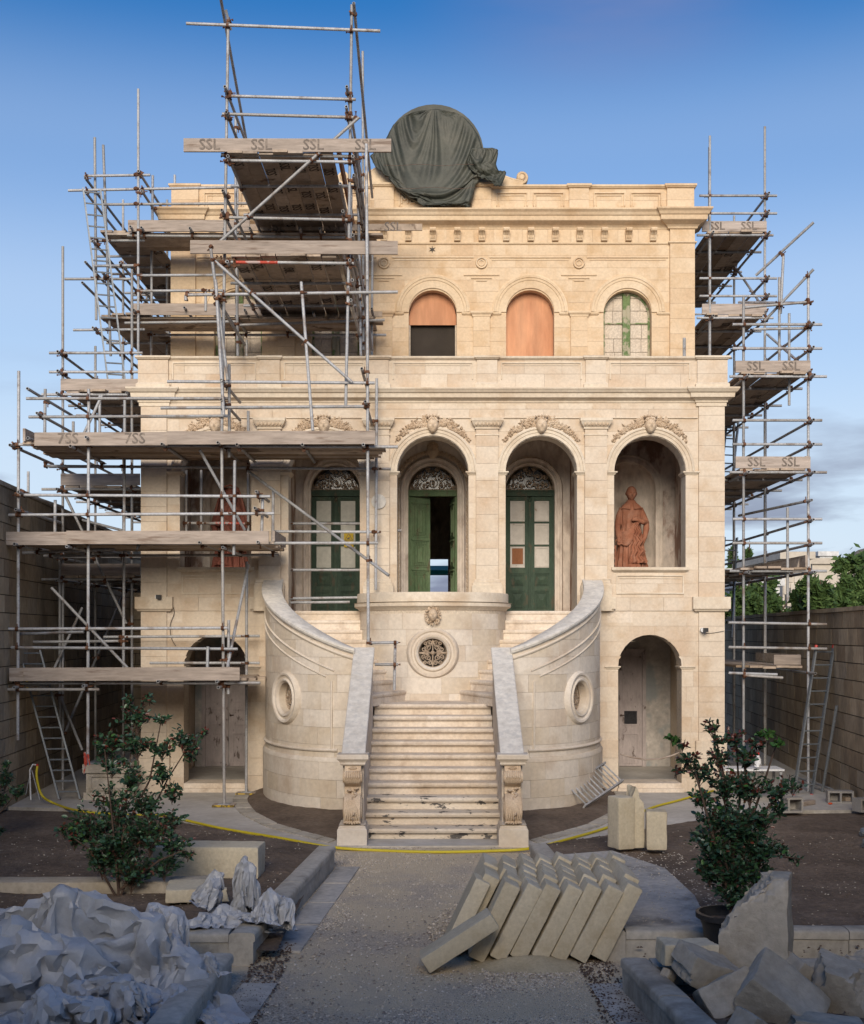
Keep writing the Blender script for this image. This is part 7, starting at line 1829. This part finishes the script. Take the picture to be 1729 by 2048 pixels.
sk(300, 1905, -11.7, 5, .78, 75, 'white sack standing with a gaping wavy mouth beside the shrub', (0, 14), 1.15)
sk(262, 1950, -12.1, 1, 1.05, 15, 'large creased sack bulging beside the near kerb', (6, 6), .95, .12)
sk(45, 1990, -12.45, 3, 1.2, 195, 'big wrinkled sack filling the left edge of the pile', (-6, 0), .8, .12)
sk(330, 2010, -12.5, 4, .66, 45, 'low folded sack tucked under the large creased one', (10, 6), .8)
sk(-10, 1885, -11.85, 1, .75, 280, 'sack at the very left edge behind the wrinkled one', (0, 10), 1.0)
sk(205, 2050, -12.8, 0, .7, 160, 'pinched sack with a peaked top lowest by the kerb', (-8, 0), .8, .12)
sk(110, 2080, -13.0, 6, 1.0, 30, 'dim flattened sack with its mouth towards the garden path', (10, 0), .9)
sk(405, 1945, -12.0, 6, .42, 130, 'small sack rag lying on top of the near kerb end', (0, 0), 1.0, .22)
# ================================================================== SMALL THINGS
def hose(pts, r, name, mt, label, cat):
    # Catmull-Rom through the points
    P_ = [pts[0]] + pts + [pts[-1]]; out_ = []
    for i in range(1, len(P_) - 2):
        for k in range(8):
            t = k / 8; a, b, c, d = P_[i - 1:i + 3]
            out_.append(.5 * ((2 * b) + (c - a) * t + (2 * a - 5 * b + 4 * c - d) * t * t + (3 * b - a - 3 * c + d) * t ** 3))
    out_.append(pts[-1]); return tag(MB().tube(out_, r, 8).build(name, M[mt], None, smooth=60), label, cat)
hz = .045
hose([W(75, 1532, -1.4), W(74, 1555, -1.5), W(84, 1590, -1.7)] + [G(110, 1607, hz), G(160, 1622, hz), G(250, 1630, hz), G(330, 1632, hz), G(440, 1656, hz), G(560, 1676, hz), G(660, 1694, hz), G(760, 1701, .02), G(870, 1704, .02), G(980, 1702, .02), G(1060, 1697, hz), G(1130, 1680, hz), G(1223, 1652, hz), G(1300, 1617, hz), G(1360, 1600, hz), G(1450, 1575, hz), G(1500, 1560, hz)], .019, 'garden_hose', 'yellowhose', 'yellow garden hose lying across the path at the foot of the stairs', 'hose')
tp_ = empty('standpipe', W(66, 1595, -1.4), 'thin white standpipe feeding the yellow hose by the left wall', 'tap')
MB().tube([W(62, 1600, -1.4), W(60, 1540, -1.4), W(66, 1529, -1.4), W(75, 1530, -1.4)], .012, 6).build('pipe', M['whitepaint'], tp_)
MB().tube([W(75, 1528, -1.4), W(75, 1536, -1.4)], .02, 8).build('tap', M['redplastic'], tp_)
MB().tube([W(52, 1590, -1.3), W(63, 1535, -1.3)], .008, 5).tube([W(80, 1600, -1.4), W(64, 1540, -1.4)], .009, 5).build('prop', M['galv'], tp_)
# stone planter with grooved panels
pl = empty('stone_planter', G(216, 1600, .02), 'square weathered stone planter with sunken panels under a dark board', 'planter')
q = pl.location; pcx, pcy = q.x, q.y + .3
mb = MB().box(pcx - .40, pcx + .36, pcy - .3, pcy + .3, .02, .14).box(pcx - .36, pcx + .33, pcy - .27, pcy + .27, .14, .52).box(pcx - .41, pcx + .37, pcy - .31, pcy + .31, .46, .60)
mb.build('planter_body', M['rubble'], pl)
mb = MB(); frame_rect(mb, pcx - .30, pcx + .27, .17, .43, pcy - .27, .035, .03); mb.build('panel_moulding', M['rubble'], pl)
MB().box(pcx - .34, pcx + .33, pcy - .30, pcy + .26, .603, .63).build('board', M['alu'], pl)
tag(MB().tube([W(170, 1504, -1.9), W(172, 1524, -1.9), W(168, 1548, -1.9)], [.02, .03, .006], 6).tube([W(176, 1508, -1.9), W(180, 1530, -1.9)], [.02, .008], 6).build('barrier_tape', M['redtube']), 'torn red and white barrier tape tied to the scaffold standard', 'tape')
# cameras and cable
for px, py, lab in ((1409, 1260, 'small white security camera on the right corner pier'), (319, 1194, 'small dark security camera above the left belt course')):
    p = W(px, py, -.09); c_ = empty('security_camera', p, lab, 'security camera')
    MB().tube([p + Vector((-.03, .055, .0)), p + Vector((-.03, -.04, .0))], .038, 10).build('mount', M['whitepaint'], c_)
    MB().box(p.x - .03, p.x + .045, p.y - .12, p.y - .02, p.z - .035, p.z + .035).build('camera_body', M['blackplastic'], c_)
hose([W(1409, 1266, -.06), W(1425, 1266, -.05), W(1449, 1262, -.05)], .004, 'camera_cable', 'blackplastic', 'thin cable running from the camera to the villa corner', 'cable')
hose([W(344, 1205, -.02), W(349, 1225, -.02), W(341, 1250, -.03), W(343, 1275, -.03), W(352, 1292, -.03)], .005, 'loose_cable', 'blackplastic', 'loose dark cable hanging down beside the left arch', 'cable')
# warning sign on the door
ws = empty('warning_sign', W(698, 1080, YU + .09), 'yellow triangular warning sign behind the glass of the left green door', 'warning sign')
p = W(698, 1080, YU + .10)
MB().box(p.x - .09, p.x + .09, p.y, p.y + .004, p.z - .14, p.z + .14).build('sign_plate', M['yellow'], ws)
MB().add([(p.x - .085, p.y - .003, p.z - .01), (p.x + .085, p.y - .003, p.z - .01), (p.x, p.y - .003, p.z + .13)], [(0, 1, 2)]).build('triangle', M['ink'], ws)
MB().add([(p.x - .066, p.y - .006, p.z + .002), (p.x + .066, p.y - .006, p.z + .002), (p.x, p.y - .006, p.z + .11)], [(0, 1, 2)]).build('triangle_field', M['yellow'], ws)
MB().add([(p.x - .03, p.y - .009, p.z + .012), (p.x - .035, p.y - .009, p.z + .03), (p.x + .0, p.y - .009, p.z + .05), (p.x + .03, p.y - .009, p.z + .06), (p.x + .012, p.y - .009, p.z + .035), (p.x + .03, p.y - .009, p.z + .02)], [(0, 1, 5, 4, 3, 2)][:1] and [(0, 5, 4), (0, 4, 1), (1, 4, 3, 2)]).build('pictogram', M['ink'], ws)
for k in range(3): MB().box(p.x - .06, p.x + .06, p.y - .003, p.y, p.z - .05 - .03 * k, p.z - .04 - .03 * k).build('text_line', M['ink'], ws)
# pigeon on the ledger
pg = W(280, 1078, -1.95); mb = MB(); mb.sphere(pg, .06, 12, 8, (.75, .8, 1.5)); mb.sphere(pg + Vector((.01, -.02, .09)), .032, 10, 7); mb.tube([pg + Vector((.012, -.045, .09)), pg + Vector((.015, -.075, .083))], [.010, .002], 5)
mb.tube([pg + Vector((-.01, .02, -.04)), pg + Vector((-.03, .03, -.10)), pg + Vector((-.05, .03, -.17))], [.035, .028, .02], 6)
for s_ in (-1, 1): mb.tube([pg + Vector((.015 * s_, -.01, -.07)), pg + Vector((.015 * s_, -.015, -.12))], .006, 5)
bd = empty('pigeon', pg, 'dark pigeon perched on the middle scaffold ledger', 'bird')
remeshed(MB().add([v - pg for v in mb.v], mb.f), 'body', M['blackplastic'], bd, .008, 2)
# things in the right ground-floor arch
tag(MB().add(*[[], []]).tube([W(1241, 1508, .25), W(1262, 1514, .25), W(1290, 1519, .25), W(1320, 1518, .25), W(1345, 1511, .25), W(1371, 1500, .25)], .016, 7).build('barrier_rope', M['toeboard'], None, smooth=60), 'slack pale rope strung across the right ground-floor arch', 'rope')
tag(MB().add([W(1350, 1522, 1.2), W(1356, 1522, 1.2), W(1365, 1400, 1.6), W(1361, 1400, 1.6)] + [v + Vector((0, .03, 0)) for v in (W(1350, 1522, 1.2), W(1356, 1522, 1.2), W(1365, 1400, 1.6), W(1361, 1400, 1.6))], [(0, 1, 2, 3), (7, 6, 5, 4), (0, 4, 5, 1), (1, 5, 6, 2), (2, 6, 7, 3), (3, 7, 4, 0)]).build('leaning_plank', M['toeboard']), 'thin pale plank leaning inside the right ground-floor arch', 'plank')
bk = empty('bucket', W(1362, 1528, .9), 'small black bucket standing inside the right arch', 'bucket'); p = bk.location; p = Vector((p.x, p.y, .14))
MB().tube([p, p + Vector((0, 0, .22))], [.085, .105], 14).build('bucket_body', M['blackplastic'], bk, smooth=50)
MB().tube([p + Vector((math.cos(a_) * .108, 0, .2 + math.sin(a_) * .09)) for a_ in [math.pi * k / 8 for k in range(9)]], .004, 4).build('handle', M['galv'], bk)
# concrete blocks by the right wall
def hollow_block(px, py, rz, lab, s=1.0, broken=False):
    g = G(px, py, .024); b = empty('hollow_block', g, lab, 'concrete block', 'hollow concrete blocks by the right wall'); b.rotation_euler = (0, 0, R(rz))
    mb = MB(); L_, D_, H_ = .40 * s, .20 * s, .2 * s; t = .03
    for x in ((-L_ / 2), (-t / 2), (L_ / 2 - t)): mb.box(x, x + t, -D_ / 2, D_ / 2, t, H_ - t) if not (broken and x < -.1) else mb.box(x, x + t, -D_ / 2, D_ / 2, t, H_ * .5)
    mb.box(-L_ / 2, L_ / 2, -D_ / 2, D_ / 2, 0, t); mb.box(-L_ / 2 + (.2 if broken else 0), L_ / 2, -D_ / 2, D_ / 2, H_ - t, H_)
    mb.box(-L_ / 2 + t, L_ / 2 - t, D_ / 2 - .02, D_ / 2, t, H_ - t)
    mb.build('shell', M['concrete'], b, world=False); return b
hollow_block(1572, 1624, 8, 'broken hollow concrete block on the pavement behind the potted shrub', 1.15, True)
hollow_block(1680, 1606, -8, 'hollow concrete block nearest the garden wall, with one dark opening', 1.0)
hollow_block(1735, 1622, 20, 'hollow concrete block cut by the right edge of the photo', 1.0)
put('timber_offcut', cut_stone('timber_offcut', .42, .12, .07, 'toeboard', 61, .006, .003, sub=3), G(1610, 1606, .06), (0, 0, 40), 'short grey timber offcut beside the broken concrete block', 'timber')
put('timber_offcut', cut_stone('timber_offcut', .5, .2, .09, 'board', 62, .006, .003, sub=3), G(1712, 1598, .07), (0, 0, 15), 'brown timber offcut against the right garden wall', 'timber')
tag(MB().sphere(G(1661, 1607, .04), .03, 8, 6, (1.2, 1, .6)).build('bottle_top', M['orange']), 'tiny orange plastic cap on the ground by the right wall', 'plastic cap')
tag(MB().tube([G(1645, 1584, .02), W(1674, 1412, -.6)], .026, 8).build('leaning_pole', M['alu']), 'dark steel pole leaning on the right garden wall', 'pole')
for k, (a, b) in enumerate((((1590, 1553), (1700, 1590)), ((1585, 1560), (1690, 1596)))):
    tag(MB().tube([G(*a, .04), G(*b, .04)], .018, 7).build('loose_pipe', M['galv']), ['pale thin pipe lying nearest the foot of the right wall', 'second pale pipe on the ground just before the first'][k], 'pipe', 'loose pipes by the right wall')
for k, (px, py) in enumerate(((1722, 1668), (1727, 1690))):
    g = G(px, py, .13); tag(MB().tube([g, g + Vector((.13, .05, .03))], .035, 8).tube([g + Vector((.05, 0, 0)), g + Vector((.05, .06, .05))], .04, 8).build('pipe_fitting', M['alu']), ['grey pipe fitting lying on the soil by the right edge', 'second grey pipe fitting just below the first'][k], 'pipe fitting', 'grey pipe fittings on the soil')
# work table with a spray bottle behind the potted shrub
tb = empty('work_table', G(1500, 1575, .02), 'low cluttered work table behind the red shoots of the shrub', 'table'); p = W(1505, 1535, -1.2)
MB().box(p.x - .5, p.x + .45, p.y - .25, p.y + .25, p.z - .03, p.z).build('table_top', M['whitepaint'], tb)
for sx in (-.45, .4):
    for sy in (-.2, .2): MB().box(p.x + sx - .02, p.x + sx + .02, p.y + sy - .02, p.y + sy + .02, .02, p.z - .03).build('leg', M['galv'], tb)
sb = empty('spray_bottle', W(1516, 1534, -1.3), 'white spray bottle with a red trigger head on the work table', 'spray bottle'); b0 = W(1516, 1534, -1.3)
MB().tube([b0, b0 + Vector((0, 0, .12)), b0 + Vector((0, 0, .17)), b0 + Vector((0, 0, .20))], [.055, .055, .03, .02], 12).build('bottle', M['whitepaint'], sb, smooth=50)
MB().tube([b0 + Vector((.02, 0, .21)), b0 + Vector((-.10, 0, .22))], [.025, .018], 6).tube([b0 + Vector((-.06, 0, .21)), b0 + Vector((-.09, 0, .13))], .010, 5).build('trigger', M['redplastic'], sb)
MB().tube([b0 + Vector((0, 0, .22)), b0 + Vector((0, 0, .34))], .008, 5).sphere(b0 + Vector((0, 0, .34)), .022, 8, 5, (1, 1, .5)).build('pump_rod', M['whitepaint'], sb)
# terrace stub pole, teal awning seen through the house
tag(MB().tube([W(1369, 676, .6), W(1369, 715, .6)], .028, 8).build('stub_pole', M['galv']), 'short grey pole stub standing on the terrace by the right corner', 'pole')
tag(MB().add([(-.4, 12.2, 4.44), (.9, 12.2, 4.44), (.9, 14, 4.66), (-.4, 14, 4.66), (-.4, 12.2, 4.30), (.9, 12.2, 4.30), (.9, 14, 4.55), (-.4, 14, 4.55)], [(0, 1, 2, 3), (7, 6, 5, 4), (0, 4, 5, 1), (1, 5, 6, 2), (2, 6, 7, 3), (3, 7, 4, 0)]).build('awning', M['teal']), 'teal awning glimpsed through the open central door', 'awning')
# debris under scaffold legs: hose offcuts etc.
# ================================================================== BEYOND THE RIGHT WALL
def tree(label, px, py_top, py_bot, Y, wpx, n, seed, shape='round', cat='tree'):
    n = int(n * 1.7)
    rg = random.Random(seed); t_, b_ = W(px, py_top, Y), W(px, py_bot, Y); rw = wpx * (Y - CY) / FPX; h = t_.z - b_.z
    root = empty('pine_tree' if shape == 'cone' else 'leafy_tree', (t_.x, Y, 0), label, cat, 'trees beyond the right wall')
    mb = MB(); lobes = []
    for k in range(26): lobes.append((rg.gauss(0, .42) * rw, rg.uniform(-.5, .5) * rw, b_.z + h * min(.95, abs(rg.gauss(.4, .28))), rg.uniform(.10, .30)))
    cx_ = t_.x; s = .0034 * (Y - CY)
    for i in range(n):
        if shape == 'cone':
            v = rg.random() ** 1.4; a = rg.uniform(0, 6.28); r = rw * (1 - v) ** .8 * rg.uniform(.4, 1.05); p = Vector((cx_ + math.cos(a) * r, Y + math.sin(a) * r, b_.z + h * v))
        else:
            l = rg.choice(lobes); d = Vector((rg.gauss(0, 1), rg.gauss(0, 1), rg.gauss(0, 1))).normalized() * abs(rg.gauss(0, .8))
            p = Vector((cx_ + l[0] + d.x * l[3] * rw, Y + l[1] + d.y * l[3] * rw, l[2] + d.z * l[3] * h * .62))
        d1 = Vector((rg.gauss(0, 1), rg.gauss(0, 1), rg.gauss(0, 1))).normalized() * s * rg.uniform(.6, 1.5); d2 = d1.orthogonal().normalized() * s * .6
        mb.add([p - d1, p + d2, p + d1, p - d2], [(0, 1, 2, 3)])
    o = mb.build('crown', M['farleaf'], root)
    tk = MB().tube([(cx_, Y, 0), (cx_ + .05, Y, b_.z + h * .3), (cx_, Y, b_.z + h * .8)], [.12, .09, .03], 7)
    for k in range(6): l = lobes[k]; tk.tube([(cx_, Y, b_.z + h * .2 * rg.random()), (cx_ + l[0] * .6, Y + l[1] * .6, l[2]), (cx_ + l[0] * 1.2, Y + l[1], l[2] + h * .35)], [.06, .035, .008], 5)
    tk.build('trunk', M['bark'], root)
tree('dense dark bush filling the gap just right of the villa corner', 1480, 1168, 1250, 12, 42, 2600, 1)
tree('dark bush behind the second standard of the right scaffold', 1535, 1160, 1245, 13, 36, 2400, 2)
tree('thin bare-topped bush before the pale block wall', 1600, 1175, 1240, 9, 22, 1200, 3)
tree('bright green bush rising over the right wall', 1640, 1150, 1235, 8, 34, 2200, 4)
tree('tallest green bush near the right edge beyond the wall', 1700, 1125, 1230, 10, 44, 3000, 5)
tree('dark small bush cut by the right edge on the wall line', 1740, 1140, 1230, 6, 24, 1400, 6)
tree('slim dark cypress against the clouds beside the ladder', 1466, 1100, 1180, 40, 11, 1200, 7, 'cone', 'cypress')
tree('second slim cypress close to the villa corner standard', 1497, 1102, 1180, 40, 9, 1200, 8, 'cone', 'cypress')
def far_house(x0, x1, yt, Y, label, mt, nw=(2, 1), blocks=False):
    a, b = W(x0, yt, Y), W(x1, yt, Y); h = empty('far_house', ((a.x + b.x) / 2, Y, 0), label, 'house')
    MB().box(a.x, b.x, Y, Y + 8, 0, a.z).build('wall', M[mt], h); MB().box(a.x - .15, b.x + .15, Y - .15, Y + 8, a.z, a.z + .3).build('parapet', M[mt], h)
    for i in range(nw[0]):
        for k in range(nw[1]):
            x = a.x + (b.x - a.x) * (i + .5) / nw[0]; z = a.z - 1.9 - 3.0 * k
            MB().box(x - .5, x + .5, Y - .03, Y + .01, z - .7, z + .7).build('window', M['glassdark'], h); MB().box(x - .6, x + .6, Y - .12, Y - .031, z - .82, z - .72).build('sill', M[mt], h)
    if blocks:
        bw = (b.x - a.x) / 4
        for r_ in range(9):
            for c_ in range(5):
                xa = max(a.x + .02, a.x + (c_ - (.5 if r_ % 2 else 0)) * bw + .03); xb = min(b.x - .02, a.x + (c_ + 1 - (.5 if r_ % 2 else 0)) * bw - .03)
                if xb - xa > .1: MB().box(xa, xb, Y - .05, Y - .001, a.z - .5 * (r_ + 1) + .03, a.z - .5 * r_ - .03).build('block', M[mt], h)
    return h
far_house(1566, 1622, 1118, 30, 'unplastered pale block house straight behind the right scaffold', 'farwall', (1, 1), True)
far_house(1625, 1800, 1128, 42, 'long pale house above the trees at the right edge', 'farwall', (5, 2))
far_house(1455, 1570, 1150, 36, 'white rendered house hidden low behind the dark bushes', 'farwhite', (3, 1))
far_house(1640, 1672, 1112, 60, 'narrow far house tower behind the long pale one', 'farwhite', (1, 1))
far_house(1500, 1560, 1172, 24, 'low white outbuilding between the bushes', 'farwhite', (1, 1))
hl = MB().grid(lambda u, v: (W(1500 + 900 * u, 1100, 250).x, 230 + 80 * v, 32 * math.sin(math.pi * min(1, v * 1.0)) * (math.sin(math.pi * min(1, u * 1.1)) ** .6 if u < .91 else .0) * (.75 + .2 * noise.noise(Vector((u * 6, v * 2, 0))) + .06 * noise.noise(Vector((u * 25, v * 8, 0))))), 80, 20).build('hill', M['hill'], smooth=180)
hl['kind'] = 'structure'
